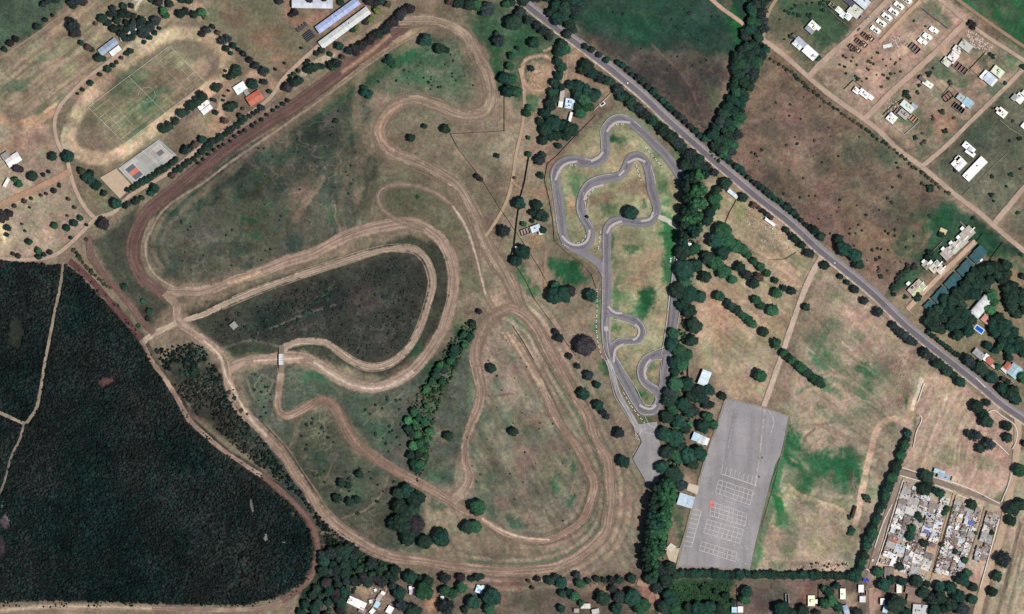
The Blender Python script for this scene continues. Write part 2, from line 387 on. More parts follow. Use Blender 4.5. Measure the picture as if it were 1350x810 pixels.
WOOD = [(-60, 340), (20, 346), (88, 350), (110, 368), (152, 412), (180, 440), (194, 462), (212, 492), (233, 530), (251, 556), (294, 598), (341, 629), (386, 668), (408, 700), (413, 735), (402, 765), (372, 785), (330, 796), (260, 798), (150, 794), (60, 792), (-60, 796)]
POLYS = [  # polygon, colour, edge softness px, weight, tuft
 ([(-60,-60),(110,-60),(95,0),(70,22),(45,42),(0,66),(-60,95)], (74,86,64), 5, .9, .6),
 ([(0,75),(45,52),(80,30),(100,12),(190,-40),(250,-60),(260,0),(225,45),(160,80),(120,110),(60,155),(0,150),(-60,140)], (143,125,101), 6, .9, .15),
 ([(-60,170),(60,165),(75,190),(95,250),(125,292),(70,332),(-60,345)], (150,130,108), 6, .9, .25),
 ([(232,-60),(400,-60),(392,30),(405,55),(360,100),(300,50),(265,30)], (124,115,90), 8, .9, .1),
 ([(116,141),(223,61),(271,107),(164,189)], (132,124,94), 10, .8, .1),
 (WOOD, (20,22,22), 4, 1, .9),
 ([(120,320),(150,300),(185,272),(175,330),(190,375),(225,400),(200,430),(165,390)], (68,70,60), 6, .95, .6),
 ([(205,285),(260,232),(340,180),(410,130),(470,95),(492,120),(485,180),(505,215),(490,255),(480,298),(420,326),(340,352),(250,378),(212,368),(192,335)], (82,83,71), 8, .97, .5),
 ([(460,85),(540,45),(600,45),(628,80),(640,125),(610,140),(540,125),(500,130),(478,110)], (98,98,76), 8, .9, .45),
 ([(515,150),(560,140),(600,158),(650,150),(660,180),(690,300),(650,310),(620,260),(580,218),(530,205),(510,175)], (122,108,88), 8, .9, .25),
 ([(510,235),(570,240),(610,290),(632,380),(608,400),(600,330),(560,295),(510,285)], (112,104,82), 6, .9, .35),
 ([(245,412),(330,380),(440,344),(540,308),(590,330),(592,400),(560,460),(510,498),(440,480),(400,462),(310,470),(262,440)], (62,64,54), 5, .95, .65),
 ([(285,425),(400,374),(500,342),(545,338),(562,372),(552,420),(525,462),(480,474),(430,446),(380,445),(300,452)], (57,57,52), 6, .97, .8),
 ([(250,452),(300,500),(330,560),(400,650),(470,715),(520,740),(490,760),(430,735),(415,680),(330,600),(250,540),(215,480)], (54,54,48), 6, .97, .85),
 ([(318,492),(370,480),(420,490),(480,520),(545,500),(600,440),(625,430),(615,560),(600,640),(570,640),(500,605),(455,545),(420,528),(372,545),(420,600),(520,640),(560,670),(560,725),(500,722),(430,670),(330,550)], (85,86,70), 6, .97, .55),
 ([(430,540),(470,600),(560,650),(560,728),(500,722),(440,680),(380,600),(370,545)], (78,80,62), 6, .9, .5),
 ([(640,440),(670,430),(735,560),(775,640),(760,690),(700,705),(640,690),(600,660),(620,560)], (127,115,96), 8, .9, .2),
 ([(685,400),(760,440),(800,500),(845,590),(846,750),(600,752),(560,735),(700,735),(790,700),(800,640),(760,540)], (132,118,98), 6, .9, .2),
 ([(660,90),(700,90),(735,200),(700,330),(745,420),(690,390),(670,310),(660,190)], (138,120,98), 8, .85, .2),
 ([(725,220),(800,150),(840,150),(900,230),(896,320),(885,400),(870,470),(862,545),(835,540),(800,470),(792,360),(735,320)], (137,128,98), 4, .95, .15),
 ([(740,-60),(1000,-60),(985,50),(965,75),(870,72),(800,66),(760,40)], (46,66,50), 8, .97, .55),
 ([(762,45),(860,70),(962,74),(948,120),(930,190),(880,145),(830,95)], (84,74,63), 10, .95, .45),
 ([(985,-60),(1030,-60),(1012,20),(1005,60),(975,60),(988,0)], (52,60,40), 6, .8, .6),
 ([(1018,60),(1100,135),(1180,205),(1245,262),(1235,300),(1180,385),(1120,345),(1060,300),(940,205),(985,130),(1000,90)], (113,93,76), 6, .97, .45),
 ([(1015,-60),(1180,-60),(1075,95),(1040,80),(1010,55)], (98,96,72), 6, .9, .35),
 ([(1020,0),(1090,0),(1110,15),(1125,40),(1085,78),(1065,35),(1035,20)], (66,84,58), 6, .85, .4),
 ([(1075,100),(1180,-40),(1240,-40),(1275,28),(1140,158)], (153,130,108), 6, .9, .3),
 ([(1150,160),(1275,35),(1350,92),(1225,215)], (146,126,104), 6, .9, .35),
 ([(1225,60),(1260,100),(1330,60),(1345,78),(1300,125),(1270,110),(1215,100)], (92,92,70), 8, .6, .4),
 ([(1228,222),(1355,95),(1355,245),(1310,292)], (100,96,76), 5, .9, .45),
 ([(1320,296),(1400,230),(1400,340),(1350,325)], (104,98,78), 5, .9, .3),
 ([(1245,-60),(1410,-60),(1410,90),(1350,68),(1262,0)], (48,84,52), 6, .95, .5),
 ([(1240,262),(1262,270),(1350,335),(1350,350),(1330,345),(1295,312),(1225,352),(1180,395),(1165,390),(1200,345),(1230,310)], (52,76,52), 5, .95, .5),
 ([(1170,395),(1300,320),(1350,345),(1350,560),(1300,500),(1230,440)], (132,116,92), 6, .9, .3),
 ([(930,240),(960,230),(1070,335),(1080,350),(1055,400),(1005,530),(960,522),(925,480),(915,420),(925,330)], (149,129,104), 6, .9, .15),
 ([(1085,355),(1165,415),(1225,480),(1205,560),(1180,640),(1130,755),(990,755),(1035,550),(1060,410)], (149,131,108), 6, .95, .2),
 ([(1228,492),(1280,515),(1340,560),(1335,640),(1305,660),(1190,618),(1205,560)], (162,134,114), 5, .95, .1),
 ([(1183,625),(1325,668),(1290,800),(1140,770)], (164,140,118), 3, .95, .15),
 ([(1335,600),(1420,560),(1420,900),(1285,900)], (150,134,110), 4, .9, .1),
 ([(395,770),(480,760),(860,758),(1150,762),(1290,790),(1290,900),(395,900)], (104,90,74), 6, .95, .4),
 ([(400,735),(440,715),(520,745),(500,770),(460,775),(440,900),(385,900)], (34,52,36), 6, .95, .8),
 ([(870,762),(970,762),(965,900),(850,900)], (44,70,42), 6, .95, .7),
 ([(640,0),(735,30),(740,60),(720,80),(680,140),(665,80),(620,40)], (74,86,60), 8, .85, .4),
]
BLOBS = [ # x, y, rx, ry, angle, colour, strength
 (305,215,50,28,25,(48,58,46),.9),(240,268,34,15,20,(40,66,46),.95),(360,300,40,25,10,(66,68,54),.5),(420,200,50,20,40,(60,64,52),.6),
 (500,95,38,12,30,(60,80,52),.6),(455,125,40,12,30,(56,78,50),.7),(560,75,40,20,0,(66,84,58),.7),(585,110,30,15,0,(80,92,66),.5),
 (655,90,12,45,8,(48,84,50),.8),(690,50,25,25,0,(58,84,54),.7),(640,40,35,20,-20,(62,80,54),.6),(700,130,10,16,0,(76,100,62),.7),
 (380,185,14,8,40,(110,95,78),.5),(395,260,12,30,-35,(118,102,82),.6),(270,385,60,6,18,(100,90,74),.4),
 (480,395,30,18,0,(80,68,60),.6),(430,400,40,18,20,(40,44,38),.6),(360,415,30,14,20,(38,44,38),.7),(520,360,25,12,0,(46,52,42),.6),
 (700,555,28,22,20,(132,105,88),.7),(735,620,25,35,0,(118,108,84),.5),(665,640,40,30,0,(88,88,70),.55),(680,690,16,8,0,(60,80,56),.7),(625,515,10,30,0,(70,90,62),.6),
 (650,590,25,25,0,(104,96,76),.5),(560,480,14,40,40,(52,78,50),.7),(610,440,12,20,20,(54,80,48),.7),(575,620,20,18,0,(60,82,54),.5),
 (748,358,26,14,-25,(48,84,50),.95),(735,345,10,8,0,(70,95,62),.7),(690,365,10,14,20,(72,96,62),.8),(700,385,10,8,0,(74,98,62),.7),(792,480,5,14,35,(58,96,56),.9),(788,420,4,30,0,(80,110,70),.6),
 (822,186,15,6,-5,(52,84,50),.95),(812,400,4,70,0,(66,100,60),.5),(848,402,12,28,-35,(44,80,46),.95),(835,330,16,8,0,(60,92,54),.7),(879,300,15,20,0,(52,96,56),.9),(884,352,9,26,5,(60,100,58),.8),(880,300,9,40,0,(72,104,62),.75),(880,340,7,40,5,(66,100,58),.7),(855,345,18,18,0,(146,124,98),.6),(840,370,20,14,0,(142,122,94),.6),(870,240,8,50,5,(104,112,72),.6),
 (757,240,4,26,5,(66,96,58),.7),(745,262,4,22,5,(64,96,58),.5),(790,262,20,12,0,(126,100,80),.6),(835,250,22,18,-20,(124,98,80),.75),(752,270,8,12,0,(160,128,100),.7),(842,522,10,7,-30,(52,92,50),.95),(805,278,14,9,0,(76,100,62),.6),(847,268,4,10,0,(66,92,56),.7),(812,432,8,6,0,(76,104,60),.7),(848,556,12,8,0,(104,110,70),.7),
 (805,325,3,20,0,(60,94,54),.7),
 (1082,618,68,30,-10,(50,96,60),1),(1045,600,22,42,15,(56,98,60),1),(1025,660,8,55,12,(60,104,58),.95),(1060,640,30,18,0,(56,90,54),.8),(1125,605,30,12,-20,(66,92,60),.6),(1100,550,30,10,-25,(96,106,74),.6),(1045,715,9,10,0,(92,102,70),.5),(1100,480,14,22,30,(96,108,72),.6),(1085,505,25,5,-35,(74,96,60),.5),(1105,455,20,16,30,(104,112,78),.5),(1140,510,12,10,20,(98,108,74),.5),(1200,545,7,25,10,(58,84,56),.8),(1110,700,20,40,10,(110,102,78),.5),(1140,690,8,18,0,(120,100,84),.5),(1000,720,6,40,15,(80,108,66),.6),
 (1205,480,10,28,-15,(120,92,80),.5),(1190,520,8,25,-15,(126,98,84),.5),
 (920,165,18,14,-40,(126,96,74),.8),(905,155,40,9,-38,(116,92,74),.5),(945,140,10,35,15,(94,98,66),.5),(800,105,60,6,-42,(112,94,74),.6),(900,30,40,22,0,(56,72,54),.5),(830,30,40,20,0,(46,78,50),.6),(870,110,50,18,-20,(74,64,57),.6),(920,90,25,10,0,(104,88,74),.5),
 (967,30,12,30,20,(52,92,50),.95),(955,8,10,10,0,(140,100,84),.7),
 (1060,175,45,30,-20,(84,74,64),.5),(1140,200,45,30,-20,(84,84,66),.5),(1100,120,40,30,-30,(112,88,74),.4),(1150,320,45,40,0,(132,104,84),.7),(1180,290,25,18,0,(92,96,68),.5),(1210,285,14,10,0,(66,88,58),.6),(1020,150,14,30,20,(80,78,62),.4),(1175,210,22,12,-20,(84,96,70),.5),(1190,330,20,14,0,(110,108,80),.4),
 (1025,95,8,60,-40,(138,110,86),.3),(1240,290,14,22,15,(48,82,50),.8),(1300,325,35,12,-35,(46,76,50),.9),(1330,345,40,6,-35,(74,100,64),.6),(1320,360,26,20,-30,(158,128,100),.8),
 (1175,105,18,14,0,(96,96,74),.5),(1190,120,30,10,30,(98,102,76),.4),(1240,95,28,12,-20,(86,96,68),.6),(1300,75,22,10,-40,(88,98,70),.6),(1310,120,18,18,0,(76,88,64),.7),(1230,8,18,10,0,(56,84,52),.7),(1240,25,16,10,-35,(70,92,60),.7),
 (1215,18,14,16,0,(128,110,94),.6),(1220,50,26,8,40,(164,128,102),.7),(1165,135,25,14,0,(134,112,92),.5),(1290,10,40,18,-30,(44,100,54),.6),(1300,30,50,10,-35,(110,88,70),.5),
 (1240,160,28,16,0,(156,118,94),.5),(1290,175,35,25,-10,(88,92,70),.7),(1330,190,30,25,0,(96,96,76),.4),
 (1040,300,28,18,-35,(150,124,104),.85),(1000,290,25,18,-30,(150,126,102),.8),(975,275,10,20,20,(128,124,84),.7),(950,255,10,20,10,(146,122,92),.7),(1055,345,25,12,-20,(108,110,78),.6),(1065,365,15,10,0,(100,112,74),.5),(970,460,30,30,0,(112,106,82),.5),(950,430,14,50,10,(152,122,96),.6),(1020,430,20,25,0,(146,122,94),.5),
 (1160,620,8,20,0,(108,90,76),.5),(1260,600,25,12,-10,(128,122,90),.6),(1300,610,25,12,-15,(112,118,82),.6),(1255,520,25,18,-30,(156,130,104),.5),
 (170,108,30,16,37,(86,100,70),.6),(200,132,34,12,37,(84,100,70),.7),(150,150,16,20,37,(126,120,90),.5),(240,110,25,20,37,(128,104,88),.5),(190,170,40,5,37,(92,112,72),.6),(210,100,20,12,37,(124,104,84),.5),
 (90,60,22,14,30,(116,116,84),.6),(60,75,25,8,37,(100,106,78),.5),(30,110,30,8,37,(98,106,76),.5),(70,140,25,10,37,(96,106,74),.5),(50,95,40,6,37,(140,116,94),.5),(20,135,26,10,20,(128,110,88),.5),
 (350,50,22,20,-30,(138,108,86),.6),(310,20,20,14,-30,(130,104,86),.5),(370,80,20,18,20,(134,110,86),.6),(285,165,18,20,30,(152,122,96),.8),(275,20,20,14,0,(92,100,70),.4),(195,15,15,12,0,(100,100,72),.5),
 (270,155,14,6,0,(130,130,96),.6),(5,305,7,22,0,(196,168,130),.9),(80,275,10,8,0,(126,118,88),.5),(125,262,20,18,0,(140,124,96),.7),(45,178,26,16,0,(140,108,92),.5),(20,190,20,8,0,(158,128,102),.6),
 (270,470,14,14,0,(128,110,90),.7),(245,445,14,8,-20,(124,108,88),.6),(20,435,18,30,0,(60,62,50),.5),(140,505,10,7,20,(104,74,68),.95),(150,485,12,8,20,(74,60,56),.8),(175,450,14,12,0,(62,70,54),.8),(8,690,8,12,0,(92,74,74),.8),(2,720,6,18,0,(70,58,64),.8),(370,690,25,30,0,(46,48,42),.6),(120,720,16,10,30,(48,42,42),.5),
 (420,800,30,14,0,(120,96,86),.8),(480,775,14,12,-25,(150,128,100),.9),(505,795,20,14,0,(140,118,100),.6),(570,795,10,16,0,(160,124,94),.7),(665,775,22,12,0,(118,84,74),.8),(700,790,26,16,0,(88,86,66),.5),(665,795,8,20,10,(128,96,82),.7),(790,775,20,6,10,(146,120,96),.7),(855,785,14,24,-30,(150,116,94),.9),(840,768,20,6,0,(146,116,92),.8),
 (968,780,7,20,0,(124,98,82),.8),(1005,790,20,20,0,(92,76,66),.8),(1025,790,20,20,0,(80,78,64),.7),(1063,785,8,20,0,(120,88,76),.8),(1060,745,60,5,3,(124,104,88),.6),(1120,745,14,16,0,(88,92,72),.7),(1135,700,8,40,15,(112,100,80),.5),
 (1150,790,10,26,5,(156,124,106),.9),(1125,795,10,14,0,(150,126,98),.7),(1200,785,20,16,0,(136,108,90),.7),(1277,780,12,20,15,(150,124,104),.7),
 (1290,395,30,25,0,(64,76,52),.4),(1235,455,24,10,-30,(152,122,92),.8),(1295,430,20,16,-30,(130,118,88),.7),(1320,480,25,14,-30,(84,96,66),.5),(1322,400,12,24,20,(124,112,84),.6),(1270,395,8,12,0,(126,112,84),.7),(1345,420,14,10,0,(132,112,88),.6),
 (655,385,10,26,-20,(158,132,110),.7),(668,405,22,12,0,(156,130,108),.7),(640,350,8,26,-20,(150,126,106),.5),
 (400,190,40,14,38,(52,60,48),.8),(345,250,30,20,20,(62,64,54),.6),(430,250,26,30,0,(66,72,58),.6),(300,330,40,12,15,(66,68,58),.7),(225,340,12,22,10,(70,78,62),.6),(330,290,12,6,0,(60,84,58),.6),(335,312,8,5,0,(56,84,56),.6),
 (470,100,26,9,35,(54,84,54),.9),(530,75,26,12,10,(62,92,58),.8),(600,100,14,20,0,(96,100,74),.6),(545,105,25,10,0,(76,96,66),.7),(430,145,20,8,35,(58,82,54),.8),(610,58,14,6,0,(66,88,60),.7),
 (1080,470,16,26,25,(92,112,76),.8),(1140,490,14,10,-40,(70,98,62),.85),(1100,430,22,14,30,(112,118,84),.6),(1180,470,12,14,0,(126,112,90),.5),(1080,505,40,6,-32,(84,104,68),.7),(1075,555,26,10,-30,(160,136,112),.6),(1130,540,18,10,-20,(112,118,84),.6),(1105,620,40,20,-5,(60,98,60),.9),(1060,610,26,18,0,(50,90,54),.9),(1100,660,26,10,-10,(96,110,74),.7),(1040,690,12,26,12,(112,118,84),.5),(1090,720,34,14,0,(140,130,98),.6),(1128,650,5,30,15,(92,80,66),.6),
 (735,640,6,14,10,(84,104,72),.7),(775,690,12,12,30,(78,108,70),.7),(800,660,4,22,5,(80,106,72),.7),(757,615,4,10,8,(62,92,60),.8),(752,660,5,10,-35,(62,92,60),.8),(715,660,30,24,0,(112,106,88),.5),(690,600,16,30,-20,(136,112,96),.6),(630,560,14,26,0,(100,104,78),.6),(600,700,30,8,5,(104,104,78),.5),
 (875,270,9,34,5,(86,110,68),.6),(890,200,14,8,-40,(92,108,66),.5),(760,235,14,10,0,(128,134,92),.7),(855,200,20,8,-35,(108,120,80),.5),(830,185,14,14,0,(130,122,92),.4),
 (1200,320,18,26,0,(60,84,54),.6),(1225,300,10,16,-10,(56,84,54),.7),(1120,100,14,10,0,(120,112,90),.4),(1188,70,10,8,0,(164,134,112),.6),(1245,60,14,8,40,(170,134,108),.6),(1252,165,26,6,30,(168,126,100),.6),
 (500,575,20,16,0,(72,86,62),.6),(425,610,14,10,0,(66,76,58),.5),(345,520,10,22,0,(104,110,84),.5),(410,500,16,10,0,(72,92,62),.7),(450,510,24,8,0,(92,92,72),.5),(410,650,10,10,0,(112,100,82),.5),(470,690,20,10,-30,(90,92,70),.5),
 (60,60,10,4,30,(150,124,102),.5),(90,95,14,10,0,(140,140,104),.6),(25,80,20,8,20,(152,124,104),.6),(15,115,20,8,20,(100,110,80),.6),(110,75,10,8,0,(138,112,94),.6),
 (960,470,18,10,-38,(128,122,94),.6),(985,470,16,14,0,(132,118,96),.5),(930,470,8,18,0,(146,142,104),.7),(1000,515,12,5,-20,(124,132,88),.7),(985,395,14,6,-30,(166,138,112),.6),(945,290,8,10,0,(146,142,104),.6),
(895,690,8,26,12,(86,96,66),.8),(905,635,14,10,-15,(156,128,106),.8),(935,535,12,14,0,(150,128,104),.7),(940,575,6,8,0,(158,130,104),.7),
 (712,95,22,18,0,(170,138,112),.85),(702,118,16,10,0,(168,134,110),.7),(757,70,16,14,0,(160,128,104),.8),(765,100,14,8,-30,(146,120,94),.7),(745,100,5,20,5,(168,134,108),.8),(700,320,14,14,0,(158,126,100),.8),(712,255,20,10,-10,(152,122,98),.7),(735,160,10,10,0,(140,110,92),.4),(720,210,14,16,0,(138,106,90),.6),(640,340,12,22,-25,(150,124,102),.7),(655,375,10,20,-30,(110,104,84),.5),(800,120,12,8,-30,(142,120,90),.6),
]
STROKES = [ # pts, width, softness, colour, alpha
 ([(595,178),(690,305)],2,2,(110,96,80),.3),
 ([(437,110),(500,68),(560,36)],7,5,(166,132,106),.6),([(350,178),(430,130),(500,82),(545,55)],8,6,(128,108,86),.55),([(240,275),(330,205),(400,155),(470,110)],6,5,(118,100,82),.5),
 ([(212,292),(200,320),(205,350),(225,372)],8,5,(118,100,82),.5),([(470,260),(475,200),(470,140),(480,80)],6,6,(128,110,90),.55),([(480,300),(470,330),(440,320)],5,4,(112,98,80),.4),
 ([(455,325),(450,270),(462,220),(485,180)],5,4,(122,104,86),.5),([(475,320),(472,260),(490,215)],4,4,(128,112,92),.45),([(390,290),(405,262),(425,235)],5,4,(132,112,90),.6),([(345,350),(340,330),(320,345)],3,3,(108,92,76),.5),
 ([(300,370),(320,345),(345,320)],3,3,(104,88,74),.4),
 ([(470,300),(500,240),(560,220)],4,4,(112,104,84),.5),
 ([(480,170),(490,200),(520,225),(580,240)],8,6,(126,108,88),.5),
 ([(524,35),(560,14),(590,10)],6,6,(118,102,80),.5),
 ([(555,44),(590,44),(615,62),(628,100),(630,135)],8,6,(128,110,90),.5),
 ([(650,120),(655,170),(600,178)],4,4,(126,106,88),.4),([(600,200),(640,235),(660,250)],3,3,(150,124,104),.4),
 ([(686,395),(730,460),(775,540),(812,600),(822,660),(810,710),(770,740)],9,6,(142,118,98),.55),([(700,395),(750,460),(800,550),(826,610),(838,690)],5,4,(134,114,94),.45),
 ([(670,400),(715,480),(760,560),(792,620),(796,665),(780,705),(735,728),(690,730)],8,6,(144,120,100),.5),
 ([(560,730),(620,712),(690,722),(740,722)],7,6,(130,114,92),.5),([(680,425),(720,490),(745,525)],4,4,(128,112,94),.5),
 ([(665,440),(690,480),(705,510),(740,560),(775,610)],4,3,(150,126,106),.5),
 ([(745,440),(800,540),(835,600),(846,640)],5,4,(130,112,90),.4),([(720,330),(718,380),(735,400)],6,4,(146,120,98),.6),([(740,400),(790,480),(820,560)],5,4,(142,118,96),.4),
 ([(668,704),(669,735),(664,758)],2,2,(160,130,108),.7),([(660,500),(680,560),(690,640),(700,690)],4,4,(138,112,96),.35),
 ([(676,520),(640,520),(632,490)],1.5,1.5,(92,80,68),.5),
 ([(1010,45),(1060,85),(1100,60)],4,4,(160,130,108),.3),([(1095,105),(1140,150)],5,4,(150,126,106),.5),
 ([(1150,260),(1060,230),(1000,200)],2,2,(120,98,82),.5),([(1100,300),(1160,260),(1200,230)],3,3,(124,104,86),.4),([(1060,120),(1045,200),(1080,290)],2,2,(120,100,84),.35),
 ([(860,60),(900,100),(935,170)],1.5,1.5,(112,96,84),.5),([(800,60),(880,140)],1.5,1.5,(108,92,80),.45),([(830,70),(870,95),(920,90)],1.5,1.5,(108,92,80),.4),([(945,80),(915,120),(935,160)],1.5,1.5,(112,96,84),.4),([(780,60),(900,150)],1.5,1.5,(112,92,78),.35),
 ([(1035,570),(1075,560),(1110,575),(1165,590)],2,2,(104,92,76),.35),([(1060,440),(1110,500),(1170,560)],4,3,(142,120,98),.4),([(1020,650),(1080,665),(1130,690)],2,2,(156,132,106),.6),([(1040,645),(1075,700)],1.5,1.5,(150,128,104),.4),
 ([(1195,558),(1170,556),(1155,572),(1148,600)],5,3,(156,128,106),.85),([(1075,565),(1060,580),(1060,600)],2,1.5,(92,84,70),.5),
 ([(1225,495),(1205,530),(1190,590),(1180,620)],7,5,(166,136,112),.7),([(1215,500),(1203,540)],3,2,(222,206,180),.3),([(1250,490),(1230,540),(1215,600)],6,5,(156,130,108),.4),
 ([(1030,600),(1050,572),(1080,560),(1110,556),(1140,566),(1160,590)],1.6,1.4,(104,98,78),.35),([(1062,600),(1060,580),(1074,566),(1098,564),(1112,574)],1.6,1.4,(92,84,68),.2),([(1050,520),(1085,500),(1120,510),(1160,545),(1178,560)],4,3,(96,110,78),.55),([(1060,510),(1100,495),(1140,515),(1170,548)],2,1.5,(166,140,114),.5),
 ([(1196,560),(1180,553),(1166,556),(1154,572),(1146,605),(1136,650),(1128,690)],6,2.2,(176,146,122),.95),([(1040,640),(1060,655),(1100,668),(1130,690)],2.5,2,(168,142,114),.7),([(1042,645),(1066,690),(1080,720)],1.6,1.4,(160,138,112),.6),([(1027,610),(1018,650),(1006,695),(992,745)],9,5,(62,106,66),.7),
 ([(1345,690),(1316,810)],3,2,(84,76,60),.7),([(1349,720),(1330,810)],2,2,(90,82,66),.5),([(1360,670),(1330,760)],2,2,(100,92,74),.4),([(1340,650),(1310,760),(1295,810)],4,3,(112,96,78),.4),
 ([(925,480),(920,420),(930,380)],6,5,(158,128,104),.5),([(940,400),(985,440),(1025,470)],4,3,(152,130,104),.5),([(970,420),(1010,460),(1020,490)],2,2,(150,124,104),.5),([(945,520),(948,450),(955,400)],5,4,(156,126,102),.4),
 ([(940,370),(1000,400),(1050,430)],6,5,(148,120,96),.5),([(955,410),(1010,440)],4,3,(140,114,92),.5),([(985,320),(1030,345),(1065,360)],5,4,(150,126,102),.5),
 ([(0,156),(20,164),(50,158),(75,143)],8,5,(164,132,104),.8),([(0,190),(30,172),(70,165)],3,3,(162,134,112),.6),
 ([(95,165),(90,182),(100,200),(125,208),(155,205),(200,172),(260,128),(292,98),(300,78),(288,58),(260,46),(225,46),(190,66),(140,104),(110,138),(95,165)],10,7,(174,150,120),.75),
 ([(85,170),(82,190),(95,208)],2,2,(186,170,140),.5),([(150,205),(210,165),(280,120)],6,5,(176,148,118),.75),
 ([(265,45),(300,75),(310,95),(290,118)],7,6,(158,128,102),.6),([(308,170),(290,150),(300,125),(330,100),(350,100)],5,4,(164,136,110),.7),([(350,100),(366,118)],7,5,(160,132,108),.7),
 ([(225,8),(208,26),(196,42)],5,3,(120,90,82),.8),([(180,0),(188,-5),(178,14)],2,1.5,(176,162,140),.8),([(240,0),(262,10)],8,5,(160,128,110),.7),([(200,40),(172,62),(160,72)],7,5,(164,142,116),.7),
 ([(380,-5),(388,30),(430,20)],8,6,(152,116,94),.6),([(425,42),(470,8)],6,4,(150,126,104),.6),
 ([(430,75),(470,52),(500,35)],5,4,(160,134,108),.6),([(440,72),(418,82),(400,98)],5,4,(176,156,130),.6),
 ([(285,462),(330,450),(371,458)],1.5,1.5,(120,112,96),.5),([(340,440),(375,425),(440,402)],1.5,1.5,(104,96,84),.6),([(420,380),(432,395)],1.5,1.5,(140,134,124),.5),
 ([(325,500),(340,530),(365,520)],1.2,1.2,(130,124,98),.5),([(335,510),(350,520),(360,505),(345,495),(335,510)],1,1,(136,128,102),.5),([(480,560),(500,540),(530,520)],1.2,1.2,(118,112,88),.5),([(500,580),(530,540)],1.2,1.2,(116,110,86),.5),([(390,545),(392,570),(383,590)],4,3,(116,96,82),.6),
 ([(512,628),(505,650),(485,670),(450,684)],1.4,1.2,(128,108,90),.8),([(445,600),(425,640)],1.4,1.2,(128,108,90),.6),
 ([(60,690),(75,650),(110,648),(120,640)],1.2,1.2,(96,94,90),.45),([(300,640),(310,650)],2,1.5,(130,112,104),.7),([(330,660),(335,680)],2,1.5,(130,122,110),.6),([(350,700),(352,715),(375,716)],2.5,1.5,(140,130,116),.7),([(215,645),(250,635)],1,1,(90,88,84),.4),([(20,690),(5,680),(2,660)],2,2,(124,112,110),.6),
 ([(1278,60),(1300,60)],1,1,(150,130,110),0),
]
def rb(P, n, r0, r1, cols, st, ang=0):
    px, py = zip(*P); k = 0
    while k < n:
        x, y = random.uniform(min(px), max(px)), random.uniform(min(py), max(py))
        if not bool(inpoly(np.array([x]), np.array([y]), P)[0]): continue
        r = random.uniform(r0, r1); BLOBS.append((x, y, r*random.uniform(1, 2.2), r, ang+random.uniform(-25, 25), random.choice(cols), random.uniform(*st))); k += 1
BLOBS[:] = [(x, y, a*(1.06 if c[1] > c[0]+8 else 1), b*(1.06 if c[1] > c[0]+8 else 1), g, (int(c[0]*.9), c[1], c[2]) if c[1] > c[0]+14 else c, min(1, q*(1.08 if c[1] > c[0]+8 else 1))) for x, y, a, b, g, c, q in BLOBS]
rb([(1010,85),(1240,262),(1180,380),(1120,345),(945,210)], 90, 5, 16, [(80,72,62),(124,100,86),(78,80,64),(128,106,90),(90,76,66)], (.25,.6), -35)
rb([(205,285),(330,190),(470,100),(490,290),(340,350),(212,365)], 70, 4, 13, [(60,70,58),(96,92,78),(54,64,50),(104,92,80),(66,84,62)], (.3,.65), 35)
rb([(320,490),(545,500),(600,440),(610,640),(560,725),(500,722),(330,550)], 60, 4, 12, [(60,76,58),(106,98,80),(66,84,60),(110,98,82)], (.3,.6))
rb([(640,440),(700,440),(775,640),(700,705),(600,660),(620,560)], 55, 4, 12, [(104,110,86),(142,116,102),(96,100,80),(148,128,108),(80,98,72)], (.25,.55), -55)
rb([(1085,355),(1225,480),(1130,755),(990,755),(1035,550)], 70, 4, 13, [(112,120,86),(166,138,118),(126,108,92),(90,112,76),(160,146,120)], (.25,.55), -40)
rb([(930,240),(1070,335),(1005,530),(915,420)], 40, 4, 11, [(128,124,94),(170,140,114),(134,112,94)], (.25,.5), -40)
rb([(740,-40),(1000,-40),(965,75),(800,66)], 40, 4, 14, [(42,76,54),(64,76,60),(38,64,48),(72,78,64)], (.3,.6))
rb([(762,45),(962,74),(930,190),(880,145)], 40, 4, 12, [(72,66,58),(104,86,74),(70,74,60)], (.25,.55), -40)
rb([(1245,-60),(1410,-60),(1410,90),(1350,68),(1262,0)], 30, 4, 12, [(44,104,62),(96,92,72),(50,76,54)], (.3,.65), -30)
rb([(1075,100),(1180,-40),(1275,28),(1140,158)], 45, 3, 9, [(120,116,92),(172,142,122),(132,112,96)], (.3,.6), 40)
rb([(1150,160),(1275,35),(1350,92),(1225,215)], 55, 3, 9, [(98,112,80),(168,136,114),(120,116,92),(88,108,74)], (.3,.65), 40)
rb([(725,220),(800,150),(840,150),(900,230),(896,320),(885,400),(870,470),(862,545),(800,470),(792,360)], 60, 3, 9, [(108,124,84),(164,148,118),(160,134,108),(84,114,72)], (.25,.55))
rb([(0,150),(120,110),(260,0),(300,60),(300,160),(120,300),(0,330)], 60, 4, 12, [(120,122,92),(170,142,116),(136,114,96)], (.2,.5), 37)
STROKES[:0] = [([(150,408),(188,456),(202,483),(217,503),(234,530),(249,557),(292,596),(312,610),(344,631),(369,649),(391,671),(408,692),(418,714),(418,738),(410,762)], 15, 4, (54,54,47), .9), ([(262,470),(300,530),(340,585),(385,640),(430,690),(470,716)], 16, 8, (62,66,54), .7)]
_ov = [(672,406),(705,430),(725,465),(745,500),(765,535),(785,575),(799,610),(806,647),(804,679),(797,701),(777,723),(750,741),(713,751),(663,753),(614,748)]
_in = [(668,437),(698,481),(718,518),(737,558),(760,590),(777,620),(784,640),(777,669),(767,687),(742,704),(718,712),(690,711)]
